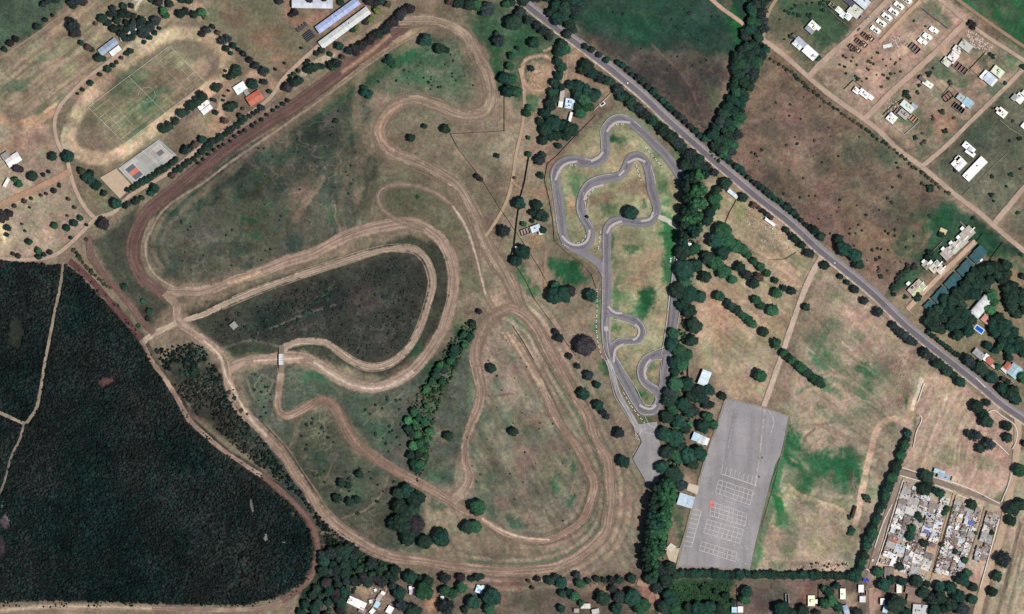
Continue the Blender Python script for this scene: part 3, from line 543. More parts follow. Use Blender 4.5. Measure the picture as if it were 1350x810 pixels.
for _d, _w, _c, _a in ((9,2,(112,102,84),.5),(-9,2,(96,100,76),.6),(13,3,(158,134,112),.5),(-14,3,(150,128,108),.5),(18,2,(108,104,82),.5),(24,4,(148,126,104),.45),(30,2,(104,98,80),.4),(-19,2,(98,100,78),.5),(-11,1.5,(84,104,70),.4)):
    STROKES.append((offs(_ov, _d), _w, 2.5, _c, _a))
for _d, _w, _c, _a in ((7,1.5,(108,96,80),.5),(-8,2,(98,98,78),.5),(10,2.5,(154,130,110),.5),(-12,2.5,(146,122,104),.45)):
    STROKES.append((offs(_in, _d), _w, 2.2, _c, _a))
_s1 = [(345,160),(300,190),(262,222),(228,254),(202,282),(190,308),(188,334),(198,356)]
for _d, _w, _c, _a in ((-10,2,(74,78,62),.6),(-14,4,(124,106,88),.55),(-20,2,(70,76,60),.5),(-26,3,(116,100,84),.4)):
    STROKES.append((offs(_s1, -_d), _w, 2, _c, _a))
for _k in range(26):                       # braided wheel ruts and worn scrapes in the infield
    _x, _y = random.uniform(440, 505), random.uniform(180, 320); _p = [(_x, _y)]
    for _ in range(4): _x += random.uniform(-9, 7); _y += random.uniform(6, 16); _p.append((_x, _y))
    STROKES.append((_p, random.choice((.8, 1.2, 2)), 1.2, random.choice(((132,112,92), (120,104,86), (96,78,66), (140,122,100))), random.uniform(.25, .55)))
for _k in range(40):                       # tractor lines on the eastern field
    _x, _y = random.uniform(1045, 1150), random.uniform(380, 560); _a0 = random.uniform(-1.0, -.5); _l = random.uniform(20, 60)
    STROKES.append(([(_x, _y), (_x+_l*.5, _y-_l*.5*_a0+random.uniform(-2, 2)), (_x+_l, _y-_l*_a0)], 1, 1, random.choice(((112,106,84), (168,146,122), (120,104,86))), random.uniform(.25, .5)))
for _k in range(16):
    STROKES.append(([(1236+_k*5.5, 500+_k*2.5), (1222+_k*4.5, 560), (1196+_k*6, 618)], 1.6, 1.6, random.choice(((190,164,138), (150,128,106), (160,146,120))), random.uniform(.2, .45)))
# water-coloured far margins stay the colour of dry pasture
def build_ground():
    X0, X1, Y0, Y1, st = -60, 1410, -60, 870, 1.05
    xs = np.arange(X0, X1+st, st); ys = np.arange(Y0, Y1+st, st)
    far = 30000
    xs = np.concatenate([[-far, -3000, -600], xs, [2000, 4400, far]]); ys = np.concatenate([[-far, -3000, -500], ys, [1400, 3800, far]])
    X, Y = np.meshgrid(xs, ys); X = X.astype(np.float32); Y = Y.astype(np.float32)
    H, W = X.shape
    Xc = np.clip(X, X0, X1); Yc = np.clip(Y, Y0, Y1)
    wx = Xc+fbm(Xc, Yc, .05, 1)*16+fbm(Xc, Yc, .25, 2, 3)*6; wy = Yc+fbm(Xc, Yc, .05, 5)*16+fbm(Xc, Yc, .25, 6, 3)*6
    col = np.zeros((H, W, 4), dtype=np.float32); col[..., :3] = L(126, 110, 90); col[..., 3] = .25
    inside = (X >= X0) & (X <= X1) & (Y >= Y0) & (Y <= Y1)
    def sl(x0, x1, y0, y1, m):
        i0, i1 = np.searchsorted(xs, [x0-m, x1+m]); j0, j1 = np.searchsorted(ys, [y0-m, y1+m])
        return slice(j0, j1), slice(i0, i1)
    for P, c, soft, wgt, tuft in POLYS:
        px, py = zip(*P); S = sl(max(min(px), X0), min(max(px), X1), max(min(py), Y0), min(max(py), Y1), 25)
        k = .35 if soft < 5 else .8
        x = Xc[S]+(wx[S]-Xc[S])*k; y = Yc[S]+(wy[S]-Yc[S])*k
        d = segdist(x, y, list(P)+[P[0]]); d = np.where(inpoly(x, y, P), d, -d)
        a = (sstep(-soft, soft, d)*wgt)[..., None]
        t = np.array([*L(*c), tuft], dtype=np.float32)
        col[S] = col[S]*(1-a)+t*a
    mott = fbm(Xc, Yc, .012, 3, 5); mott2 = fbm(Xc, Yc, .06, 4, 4); mott3 = fbm(Xc, Yc, .2, 2, 3)
    for x0, y0, rx, ry, ang, c, s in BLOBS:
        R = max(rx, ry)*1.6
        S = sl(x0-R, x0+R, y0-R, y0+R, 6)
        dx = wx[S]-x0; dy = -(wy[S]-y0); a = math.radians(ang)
        u = (dx*math.cos(a)+dy*math.sin(a))/rx; v = (-dx*math.sin(a)+dy*math.cos(a))/ry
        r = np.sqrt(u*u+v*v)+mott2[S]*.8+mott3[S]*(.75 if c[1] > c[0]+8 else .3)
        al = ((1-sstep(.45, 1.25, r))*s)[..., None]
        t = np.array(L(*c), dtype=np.float32)
        col[S][..., :3] = col[S][..., :3]*(1-al)+t*al
    for P, w, soft, c, a in STROKES:
        if a <= 0: continue
        Q = smooth(P, 6); px, py = zip(*Q); S = sl(min(px), max(px), min(py), max(py), w+soft+8)
        k = .25; x = Xc[S]+(wx[S]-Xc[S])*k; y = Yc[S]+(wy[S]-Yc[S])*k
        d = segdist(x, y, Q)
        al = ((1-sstep(w*.5, w*.5+soft, d))*a*np.clip(1+mott2[S]*2.2, .25, 1.2))[..., None]; al = np.clip(al, 0, 1)
        t = np.array([*L(*c), .1], dtype=np.float32)
        col[S] = col[S]*(1-al)+t*al
    # mown / ploughed streaks (rotated stretched noise) in some fields
    for P, ang, amp, fr in [([(0,75),(100,12),(250,-40),(225,45),(60,155),(0,150)], 38, .30, .22), ([(116,141),(223,61),(271,107),(164,189)], 37, .22, .3),
                        ([(940,230),(1070,335),(1005,530),(915,420)], -38, .2, .3), ([(1085,355),(1225,480),(1130,755),(990,755),(1035,550)], -50, .14, .2),
                        ([(640,400),(700,400),(850,620),(840,750),(560,745),(600,660)], -60, .22, .25), ([(1335,600),(1420,560),(1420,900),(1285,900)], 72, .2, .3),
                        ([(1228,492),(1340,560),(1305,660),(1190,618)], 62, .18, .25), ([(420,60),(560,20),(250,250),(190,300)], 38, .15, .3)]:
        px, py = zip(*P); S = sl(min(px), max(px), min(py), max(py), 10)
        x, y = Xc[S], -Yc[S]; a = math.radians(ang)
        u = x*math.cos(a)+y*math.sin(a); v = -x*math.sin(a)+y*math.cos(a)
        n = fbm(u*.06, v, fr, 2, 4)
        m_ = sstep(-6, 6, np.where(inpoly(Xc[S], Yc[S], P), 1, -1)*segdist(Xc[S], Yc[S], list(P)+[P[0]]))
        col[S][..., :3] *= (1+n*amp*3*m_)[..., None]
    # thin winding animal trails and bare scrapes
    TR = [([(205,285),(330,185),(480,90),(505,215),(480,298),(340,352),(212,368)], .55, (122,110,92)), ([(420,210),(520,210),(510,300),(420,330)], .6, (128,114,94)),
          ([(320,490),(545,500),(600,440),(610,640),(520,640),(560,725),(500,722),(330,550)], .55, (126,116,94)), ([(285,425),(400,374),(545,338),(552,420),(480,474),(380,445)], .4, (110,102,92)),
          ([(762,45),(962,74),(930,190),(880,145)], .5, (120,102,86)), ([(1010,75),(1245,262),(1180,385),(940,205)], .55, (128,108,90)), ([(740,-40),(1000,-40),(965,75),(800,66)], .22, (84,88,66)),
          ([(250,452),(330,560),(470,715),(430,735),(330,600),(215,480)], .6, (122,112,94)), ([(510,95),(540,60),(600,70),(630,120),(590,130)], .55, (118,112,86)), ([(1240,-40),(1400,-40),(1400,80),(1350,62)], .3, (90,100,70)),
          ([(640,440),(700,440),(775,640),(700,705),(600,660),(620,560)], .45, (150,132,110)), ([(1085,355),(1225,480),(1130,755),(990,755),(1035,550)], .4, (150,132,108))]
    for P, s, c in TR:
        px, py = zip(*P); S = sl(min(px), max(px), min(py), max(py), 10); x, y = Xc[S], Yc[S]
        m_ = sstep(-8, 8, np.where(inpoly(x, y, P), 1, -1)*segdist(x, y, list(P)+[P[0]]))
        n = np.abs(fbm(x, y, .022, 3, 4)); n2 = np.abs(fbm(x, y, .035, 6, 4)); q = sstep(-.1, .12, fbm(x, y, .02, 1, 3))
        a = (np.maximum(1-sstep(.005, .017, n), (1-sstep(.005, .018, n2))*.9)*q*m_*s)[..., None]
        t = np.array([*L(*c), .1], dtype=np.float32); col[S] = col[S]*(1-a)+t*a
    # large-scale drift of tone and hue
    col[..., :3] *= (1+mott*.8)[..., None]
    col[..., :3] *= (1+mott2*.62)[..., None]
    gg = fbm(Xc, Yc, .03, 4, 4)*(.5+col[..., 3]); col[..., 1] *= 1+gg*.12; col[..., 0] *= 1-gg*.16
    g = fbm(Xc, Yc, .02, 6, 5); col[..., 0] *= 1+g*.28; col[..., 2] *= 1+g*.12
    fine = fbm(Xc, Yc, .45, 0, 2); col[..., :3] *= (1+fine*.3)[..., None]
    md = fbm(Xc, Yc, .13, 7, 3); col[..., :3] *= (1+md*(.25+.55*col[..., 3]))[..., None]
    col[..., :3] = .17*(np.clip(col[..., :3], .002, .75)/.17)**1.13; col[..., :3] = np.clip(col[..., :3], .004, .75); col[..., 3] = np.clip(col[..., 3], 0, 1)
    z = (fbm(Xc, Yc, .03, 2, 4)*.5*0).astype(np.float32)
    V = np.stack([(X-675)*U, (405-Y)*U, z], -1).reshape(-1, 3)
    idx = np.arange(H*W).reshape(H, W)
    F = np.stack([idx[1:, :-1], idx[1:, 1:], idx[:-1, 1:], idx[:-1, :-1]], -1).reshape(-1, 4)
    m = npmesh('ground', V, F, [M['ground']])
    ca = m.color_attributes.new('Col', 'FLOAT_COLOR', 'POINT'); ca.data.foreach_set('color', col.reshape(-1).astype(np.float32))
    return tag(link('ground', m), kind='structure')
build_ground()

# ------------------------------------------------------------------ roads and tracks
BR, OR, TN, PK = L(108, 81, 70), L(160, 124, 98), L(146, 122, 100), L(150, 122, 104)
def track(pts, w, col=None, mat='dirt', name='dirt_track', **k):
    k.setdefault('jit', .16); c = col or TN; w0 = w; w = w*(1.12 if mat == 'dirt' else 1.2)
    o = ribbon(name, pts, w, M[mat], c, nz(), **k)
    if mat in ('dirt', 'reddirt') and w0 >= 8:
        S = smooth(pts, 3)
        for d_, ww, f_ in random.sample(((-.40, .22, 1.12), (-.2, .12, .86), (-.05, .18, 1.14), (.12, .12, .85), (.26, .18, 1.14), (.41, .2, 1.10), (.55, .14, .78), (-.55, .14, .78)), 5):
            q = np.array(offs(S, w0*d_)); i0 = random.randrange(0, max(1, len(q)//4)); i1 = len(q)-random.randrange(0, max(1, len(q)//4))
            t_ = np.arange(len(q))*3.; q = q+((vnoise(t_, t_*0+d_*9, .03, 2)-.5)*w0*.55)[:, None]*np.array([1, -1]); q = [tuple(p) for p in q[i0:i1]]
            if len(q) < 4: continue
            ribbon('wheel_rut', q, w0*ww*1.6, M['rut'], tuple(v*f_ for v in c), nz(.006), jit=.7)
    return o
# motocross circuit
track([(540,31),(492,63),(448,95),(406,126),(344,166),(295,198),(270,218),(234,247),(197,277),(181,306),(177,338),(188,364),(205,380),(217,390)], 16, BR, 'reddirt')
track([(558,41),(504,73),(454,109),(414,138),(354,180),(304,214),(264,244),(226,268),(206,290),(198,310)], 5, L(150,126,106), mat='path')
track([(450,96),(492,66),(515,46)], 8, OR, mat='path')
track([(198,305),(192,322),(194,344),(204,362),(220,374),(240,383)], 5, L(160,138,116), mat='path')
track([(222,385),(240,385),(270,383),(307,371),(344,358),(381,343),(418,331),(455,313),(480,305),(504,299),(530,296),(548,297),(566,304),(582,316),(594,336),(599,360),(598,385),(594,405),(587,428),(575,451),(560,473),(540,492),(512,507),(487,512),(462,506),(438,494),(413,478),(398,472),(369,474),(334,476),(314,480),(302,488)], 14, L(150,124,104))
track([(344,358),(320,368),(300,374)], 9, L(184,150,120), mat='path')
track([(413,477),(440,496),(465,508),(490,513),(520,506),(545,490)], 8, L(190,164,140), mat='path')
track([(334,476),(369,474),(400,472)], 5, L(196,166,140), mat='path')
track([(512,28),(540,27),(572,27),(599,37),(619,54),(634,80),(646,106),(648,131),(639,146),(621,153),(599,151),(572,139),(550,132),(530,136),(512,148),(502,164),(501,178),(510,194),(528,206),(550,214),(577,226),(602,243),(616,262),(629,286),(636,309),(646,331),(663,358),(676,383),(686,404),(704,432)], 15, L(142,119,98))
track([(530,137),(511,150),(501,168),(505,186),(520,200)], 9, L(172,136,112), mat='path')
track([(560,303),(530,292),(512,283),(501,270),(500,255),(514,245),(540,244),(572,254),(597,272),(614,299),(626,333),(636,373),(645,398),(655,412)], 10, L(140,118,98), mat='path')
track([(597,272),(614,299),(626,333),(640,388)], 4, L(184,160,134), mat='path')
track([(188,452),(202,441),(237,425),(270,414),(297,401),(332,386),(366,373),(408,359),(443,348),(480,336),(512,329),(540,328),(557,336),(567,351),(571,373),(565,400),(555,430),(541,456),(519,476),(492,484),(467,477),(443,461),(428,452),(408,450),(388,452),(375,459),(371,468)], 9, L(158,134,112))
track([(371,480),(369,504),(366,528),(369,543),(379,549),(393,544),(413,532),(428,527),(443,538),(453,558),(463,576),(482,593),(505,612),(530,627),(560,642),(585,658),(605,670),(621,677),(646,691),(668,704),(693,711),(718,712),(742,704),(767,687),(777,669),(784,640),(777,620),(760,590),(737,558),(718,518),(698,481),(672,442)], 10, L(146,118,98))
track([(413,532),(430,526),(446,540),(456,562),(470,584),(500,610),(535,630)], 12, L(140,112,92), mat='path')
track([(635,684),(660,699),(690,709),(725,712)], 5, L(190,160,134), mat='path')
track([(668,437),(690,472),(712,508)], 7, L(182,152,124), mat='path')
track([(217,386),(232,402),(236,424),(262,444),(285,462),(298,481),(301,506),(314,531),(332,553),(354,578),(374,600),(398,637),(418,667),(438,687),(462,704),(487,721),(512,731),(540,737),(577,742),(614,748),(663,753),(713,751),(750,741),(777,723),(797,701),(804,679),(806,647),(799,610),(785,575),(765,535),(745,500),(725,465),(705,430),(688,412),(672,406),(655,414),(640,430),(630,450),(626,470),(631,488),(635,511),(631,538),(621,560),(614,583),(614,610),(619,630),(611,647),(597,662)], 13, L(144,118,98))
track([(672,406),(650,417),(636,436),(628,460),(630,484)], 15, L(146,120,100), mat='path')
track([(268,449),(290,470),(300,500),(330,552),(352,576)], 6, L(192,164,138), mat='path')
track([(118,312),(120,335),(128,350),(141,369),(158,388),(172,403),(188,424),(203,440)], 8, L(118,90,78), 'reddirt')
track([(92,345),(112,362),(135,386),(148,403),(173,432),(188,452),(202,479),(217,499),(234,526),(249,553),(270,573),(292,592),(312,606),(344,627),(369,645),(391,667),(408,688),(418,711),(418,735),(410,760),(393,779),(369,795),(332,803),(270,804),(200,802),(100,802),(50,800),(-20,806)], 6.4, L(138,110,94))
track([(92,344),(112,361),(135,385),(148,402),(173,431),(186,448)], 8, L(98,66,60), mat='reddirt')
track([(200,802),(120,800),(60,800),(0,805),(-30,808)], 9, L(176,150,124), mat='path')
track([(344,627),(391,667),(410,692),(418,722),(413,750),(396,776),(372,793)], 10, L(122,90,78), mat='path')
track([(84,346),(82,360),(78,385),(72,412),(65,449),(59,479),(54,511),(48,538),(40,551),(32,558),(15,551),(-10,540)], 4.5, L(140,122,100))
track([(32,558),(26,580),(15,602),(5,638),(-5,660)], 3.4, L(120,108,94))
# dirt lanes north-west
RD = L(168, 140, 118)
def lane(pts, w, col=RD, mat='road', name='dirt_road', **k): return ribbon(name, pts, w, M[mat], col, nz(), **k)
lane([(164,66),(138,86),(111,106),(94,123),(78,142),(72,163),(76,188),(88,210),(92,225),(99,249),(111,272),(126,289)], 6)
lane([(-20,282),(0,271),(37,254),(84,231),(92,226)], 11, L(160,124,98))
lane([(-20,341),(40,342),(68,338),(92,322),(126,289),(150,280),(172,258),(225,226),(270,190),(314,160),(354,131),(369,110),(388,89),(416,64),(432,50)], 6)
lane([(91,15),(74,25),(44,47),(0,76),(-20,88)], 4, L(150,128,104), mat='path')
lane([(685,90),(690,112),(691,140),(688,170),(680,205),(676,235),(668,265),(655,290),(640,312)], 5, L(164,136,108))
lane([(716,68),(740,60),(748,75),(745,110)], 6, L(172,138,112), mat='path')
lane([(690,84),(700,76),(718,74),(730,84),(733,105),(720,118),(700,118),(690,104)], 8, L(178,142,116), mat='path', closed=True)
lane([(676,240),(690,250),(715,256)], 7, L(154,124,100), mat='path')
lane([(720,330),(718,360),(720,385)], 7, L(152,124,100), mat='path')
lane([(945,0),(930,-12)], 5); lane([(930,-8),(950,10),(975,28),(984,38)], 6, L(176,142,116))
# village roads
lane([(1030,-10),(1014,15),(1008,40),(1006,52)], 5, L(160,132,104))
lane([(1003,50),(1032,72),(1057,94),(1080,114),(1110,137),(1139,157),(1161,175),(1186,199),(1218,222),(1253,252),(1290,280),(1314,301),(1350,331),(1400,372)], 8)
lane([(1066,102),(1080,86),(1104,64),(1129,42),(1171,0),(1200,-30)], 9)
lane([(1139,157),(1152,145),(1179,118),(1228,74),(1272,30)], 9, L(170,140,118))
lane([(1215,220),(1248,192),(1277,163),(1327,114),(1350,90),(1400,40)], 7)
lane([(1225,-10),(1250,8),(1272,27),(1302,49),(1350,80),(1400,115)], 6)
lane([(1245,-14),(1290,20),(1350,62),(1400,96)], 5, L(148,118,94))
lane([(1310,296),(1350,248),(1400,190)], 9)
lane([(1213,2),(1190,24),(1159,57)], 6, L(176,142,112))
lane([(1286,318),(1249,354),(1219,384),(1196,408)], 8, L(176,144,118))
lane([(1084,338),(1070,362),(1054,400),(1032,464),(1018,505),(1007,536)], 9, L(176,150,128))
lane([(1185,622),(1214,629),(1268,646),(1300,658),(1328,668)], 7, L(140,118,102))
lane([(1186,632),(1172,672),(1158,715),(1146,760)], 9, L(144,120,104))
lane([(1342,545),(1340,600),(1328,664),(1318,710),(1298,770),(1284,825)], 12, L(172,144,116))
lane([(1258,650),(1244,700),(1228,766)], 3.6, L(166,140,112))
lane([(1299,668),(1290,700),(1274,745)], 3, L(150,126,104))
lane([(1165,722),(1200,735),(1232,748)], 4, L(160,130,106))
lane([(1148,775),(1150,830)], 8, L(160,128,108))
lane([(840,768),(862,776),(870,800),(872,830)], 8, L(156,122,98))
# highway: gravel verge, carriageway, footpath
HW = [(640,-45),(690,2),(725,30),(742,43),(757,54),(790,79),(812,96),(850,128),(880,157),(926,198),(960,227),(1000,261),(1040,292),(1080,329),(1110,353),(1150,386),(1190,425),(1215,446),(1245,470),(1290,506),(1320,532),(1350,553),(1420,600)]
def off(pts, d):
    P = np.array(pts, float); t = np.gradient(P, axis=0); t /= np.linalg.norm(t, axis=1)[:, None]
    return [tuple(p) for p in P+np.stack([t[:, 1], -t[:, 0]], 1)*d]
ribbon('roadside_gravel', off(HW, 1.8), 13.4, M['gravel'], L(133,127,126), nz())
ribbon('highway_road', off(HW, -1.2), 7.2, M['asphalt'], L(104,98,103), nz(), jit=.02)
ribbon('roadside_path', off(HW, -6.2), 2.6, M['path'], L(196,172,146), nz(), jit=.1)
hm = Marks(nz()); hm.line(smooth(off(HW, 2.7), 8), .35); hm.line(smooth(off(HW, -4.7), 8), .35); hm.done('road_markings', M['kerb'])

# kart circuit
KT = L(121, 117, 121)
A1 = [(799,405),(800,370),(800,340),(800,314),(801,302),(807,294),(818,291),(832,293),(847,294),(860,290),(866,278),(864,266),(859,251),(857,234),(854,220),(849,211),(842,206),(834,207),(829,213),(825,222),(820,230),(809,234),(796,236),(784,239),(775,245),(768,257),(765,272),(769,286),(776,298),(779,309),(777,319),(769,326),(757,327),(747,320),(742,307),(740,289),(737,265),(734,244),(731,230),(736,219),(745,213),(757,211),(769,214),(782,215),(793,210),(798,203),(798,191),(798,178),(801,166),(809,158),(818,156),(829,160),(839,167),(849,176),(864,191),(877,204),(888,219),(898,234),(903,248),(904,265),(902,290),(898,318),(895,340),(891,380),(888,417),(884,450),(879,480),(874,510),(868,532),(862,541),(853,543),(844,538),(836,524),(826,506),(815,485),(806,466),(800,448),(798,428),(799,405)]
ribbon('kart_track', A1, 12.6, M['asphalt'], KT, nz(), jit=.04, step=1.5)
ribbon('kart_track', [(799,402),(803,409),(811,414),(823,418),(838,423),(846,432),(847,441),(840,449),(827,450),(816,452),(808,459),(807,471)], 11, M['asphalt'], KT, nz(), jit=.04, step=1.5)
ribbon('kart_track', [(884,462),(871,467),(860,470),(849,478),(845,490),(847,500),(854,508),(864,513),(869,520),(868,530),(863,540)], 11.5, M['asphalt'], KT, nz(), jit=.04, step=1.5)
ribbon('kart_track', [(757,328),(776,338),(790,349),(799,366)], 11, M['asphalt'], KT, nz(), jit=.04)
ribbon('racing_line', A1, 4.2, M['path'], L(117,112,116), nz(), jit=.4, step=1.5)
ribbon('racing_line', [(799,402),(803,409),(811,414),(823,418),(838,423),(845,432),(846,441),(840,449),(827,450),(816,452),(808,459),(807,471)], 4, M['path'], L(117,112,116), nz(), jit=.4, step=1.5)
ribbon('racing_line', [(884,462),(871,467),(860,470),(849,478),(845,490),(847,500),(854,508),(864,513),(869,520),(868,530)], 4, M['path'], L(117,112,116), nz(), jit=.4, step=1.5)
ribbon('concrete_path', [(868,286),(880,291),(894,302)], 8, M['gravel'], L(178,166,146), nz(), jit=.1)
ribbon('service_road', [(897,322),(893,350),(889,382)], 12, M['asphalt'], L(128,118,116), nz(), jit=.1)
ribbon('pit_lane_road', [(801,474),(806,487),(813,512),(820,528),(830,545),(843,570)], 8, M['asphalt'], L(136,130,130), nz(), jit=.03)
polyslab('paved_yard', [(838,560),(866,556),(872,600),(868,640),(858,655),(849,631),(834,605),(846,583)], M['lot'], nz())
km = Marks(nz())
W1 = .55
for P in ([(729,222),(727,236),(730,262),(733,285),(736,307)], [(771,209),(779,211),(788,206),(793,200),(793,190),(792,172),(797,162),(806,154),(818,151),(828,154)], [(836,160),(845,168)], [(893,230),(897,238),(898,258)], [(858,218),(862,232),(864,242)], [(795,310),(795,340),(794,400),(794,440),(796,460),(801,474),(811,492),(822,512),(834,532),(843,544),(850,547),(862,546)],
    [(762,262),(761,275),(764,287)], [(804,420),(804,453),(808,451),(816,446),(828,446)], [(804,420),(818,423),(834,428),(839,435)], [(840,420),(848,429),(851,440),(846,451),(838,454),(824,455),(815,459),(811,466),(815,475),(826,493),(839,513),(846,527),(852,534),(862,534)],
    [(875,458),(860,464),(848,471),(841,484),(842,498),(848,509),(860,518),(865,526),(863,533),(858,536)], [(873,474),(862,475),(855,482),(851,492),(853,500),(861,507),(868,511)], [(872,478),(870,500)], [(890,330),(886,370),(882,400),(877,438),(872,468)], [(898,400),(890,450)], [(885,372),(880,410)],
    [(800,420),(800,446),(803,470)], [(1,1),(1,1)], [(834,600),(840,590)], [(838,575),(836,560)], [(852,564),(843,572),(838,577),(843,580)], [(843,568),(862,573)], [(849,547),(856,560),(866,565)], [(765,252),(772,242),(782,235),(796,231),(806,230)], [(859,288),(866,282)], [(769,254),(772,272),(776,290),(782,300)]):
    km.line(smooth(P, 2), W1)
for P in ([(796,472),(801,482),(806,505),(811,523),(820,538),(840,570)], [(798,468),(808,485),(815,512),(822,528),(836,552),(847,569)], [(802,476),(810,500),(813,520),(825,540),(841,569)], [(837,568),(843,582)]): km.line(smooth(P, 2), .5)
for P in ([(776,263),(775,268),(773,285)], [(741,322),(751,327)], [(807,300),(812,296),(822,296)]): km.line(smooth(P, 2), .7, dash=2)
km.done('track_markings', M['kartline'])
kk = nz()
for P in ([(761,213),(747,216),(738,224),(732,238)],[(779,213),(789,208),(795,201)],[(800,174),(806,166),(816,161),(831,162)],[(741,311),(748,319),(757,323),(767,322),(774,317),(777,309),(777,303)],[(770,264),(774,255),(782,248),(794,244)],[(800,308),(805,299),(813,294),(820,292)],[(827,215),(833,212),(839,210),(845,211),(851,214)],[(816,232),(823,225)],[(802,404),(807,410),(813,413),(820,413)],[(837,428),(842,433),(842,441),(838,447),(834,448)],[(822,454),(813,459),(810,466),(809,478)],[(858,474),(852,482),(850,492),(852,500)],[(843,534),(850,538),(859,539),(865,534)],[(845,292),(857,289),(861,280)]):
    ribbon('track_kerb', P, 2.9, M['kerb'], None, kk, jit=0, step=1.5)
polyslab('start_grid_marking', [(796.5,430.5),(802,430.5),(802,436.5),(796.5,436.5)], M['kerb'], kk+.02)

# parking ground
LOT = [(957,525),(980,530),(1003,536),(1041,549),(1036,570),(1029,600),(1022,612),(1012,650),(1000,700),(988,753),(891,751),(896,723),(911,674),(919,647),(928,610),(940,575),(951,540)]
polyslab('parking_lot', LOT, M['lot'], nz())
for P, w_, a_ in (([(1041,549),(1030,600),(1013,650),(1001,700),(989,752)], 3.2, L(120,112,84)), ([(957,525),(1003,536),(1041,549)], 3, L(150,134,112)), ([(892,750),(940,752),(988,753)], 9, L(158,134,112)), ([(957,525),(940,575),(928,610),(911,674),(892,748)], 3.4, L(152,134,114)), ([(1008,540),(1004,575),(1000,610),(992,660)], 7, L(166,160,156)), ([(1014,542),(1020,556),(1015,575)], 3, L(172,164,158)), ([(970,540),(958,600),(948,650)], 6, L(150,146,148))):
    ribbon('worn_verge', P, w_, M['path'], a_, nz(), jit=.3)
pm = Marks(nz())
def lerp(a, b, t): return (a[0]+(b[0]-a[0])*t, a[1]+(b[1]-a[1])*t)
def grid(tl, tr, bl, br, nc, nr, skip=()):
    for j in range(nr+1): pm.line([lerp(tl, bl, j/nr), lerp(tr, br, j/nr)], .34)
    for i in range(nc+1):
        if i in skip: continue
        pm.line([lerp(tl, tr, i/nc), lerp(bl, br, i/nc)], .34)
grid((947.3,632.6),(992.8,647.4),(943,649.4),(988.8,666),8,3,(3,))
grid((938.4,661.7),(985,677.5),(935.5,679.4),(982,693.5),8,3)
grid((932.5,685),(980,698.4),(927.5,702.4),(975,716.6),8,3)
grid((925,714),(971.4,728.5),(922,725.5),(969.4,740.7),8,2)
a, b_ = (950.3,624.7), (997.7,640.5); pm.line([a, b_], .5)
for i in range(9): p = lerp(a, b_, i/8.3); pm.line([p, (p[0]+2.4, p[1]-10.5)], .34)
a, b_ = (924.6,674), (911.3,721.5); pm.line([a, b_], .5)
for i in range(9): p = lerp(a, b_, i/8); pm.line([p, (p[0]-10.5, p[1]-2.6)], .34)
for k in range(150):
    j = random.choice([656, 669.5, 683, 707, 712, 731]); x = random.uniform(935, 985); y = j+(x-950)*.3+random.uniform(-3, 3); pm.line([(x, y), (x+.8, y+.3)], .5)
pm.done('parking_markings', M['lotline'])
rm = Marks(nz()); rm.line([(936.5,660),(937.5,668)], 1.6); rm.line([(936,664),(941,666)], 1.0); rm.line([(941,661),(939,669)], .7); rm.done('red_parking_markings', M['red'])

# football pitch
fm = Marks(nz())
Wp, e1, e2 = (116,141.4), (107,-80.4), (48,48)
def FP(u, v): return (Wp[0]+e1[0]*u+e2[0]*v, Wp[1]+e1[1]*u+e2[1]*v)
fm.line([FP(0,0),FP(1,0),FP(1,1),FP(0,1),FP(0,0)], .42); fm.line([FP(.5,0),FP(.5,1)], .36)
for a in (0, 1):
    s = 1 if a == 0 else -1
    fm.line([FP(a,.3),FP(a+s*.08,.3),FP(a+s*.08,.7),FP(a,.7)], .33); fm.line([FP(a,.12),FP(a+s*.19,.12),FP(a+s*.19,.88),FP(a,.88)], .24)
cc = FP(.5,.5); fm.line([(cc[0]+11*math.cos(t), cc[1]+10*math.sin(t)) for t in np.linspace(0, 2*math.pi, 25)], .24)
fm.done('pitch_markings', M['pitchline'])
# sports courts
polyslab('concrete_court', [(156,222),(209.5,184),(233,204.6),(177.5,245)], M['yard'], nz(), L(160,154,142))
for o_, a_, b__, c_ in (((183,208),(22,-17),(11,10),L(150,148,140)),((163,219.5),(16,-12),(5,5),L(172,164,148)),((200,196),(8,-6),(20,18),L(172,158,142)),((196,222),(14,-11),(9,8),L(146,146,140)),((212,193),(3,-3),(14,12),L(140,142,140))): polyslab('court_panel', [o_, (o_[0]+a_[0], o_[1]+a_[1]), (o_[0]+a_[0]+b__[0], o_[1]+a_[1]+b__[1]), (o_[0]+b__[0], o_[1]+b__[1])], M['yard'], nz(), c_)
polyslab('sand_court', [(132,234.5),(153,222.5),(175,246),(158,262)], M['yard'], nz(), L(176,150,122))
def para(name, o, a, b, c, z): polyslab(name, [o, (o[0]+a[0], o[1]+a[1]), (o[0]+a[0]+b[0], o[1]+a[1]+b[1]), (o[0]+b[0], o[1]+b[1])], M['yard'], z, c)
z = nz(); para('painted_court', (165.4,223.6), (9.8,-7.4), (4.4,4.6), L(92,96,102), z); para('painted_court', (169.8,228.2), (9.8,-7.4), (4.6,4.7), L(190,108,88), z); para('painted_court', (174.4,232.9), (9.8,-7.4), (4.6,4.6), L(96,99,104), z)
para('painted_court', (206,202), (6.6,-5.2), (4.6,4.6), L(104,106,108), z)
cm = Marks(nz()); cm.line([(157,222),(176,243)], .4); cm.line([(206,186.5),(230,208)], .4); cm.line([(188,199),(212,220)], .3)
cm.line([(163,224),(175,214.5),(190,230.5),(179,239.5),(163,224)], .4); cm.line([(196,202),(211,190),(224,203),(208,215),(196,202)], .35); cm.done('court_markings', M['faint'])
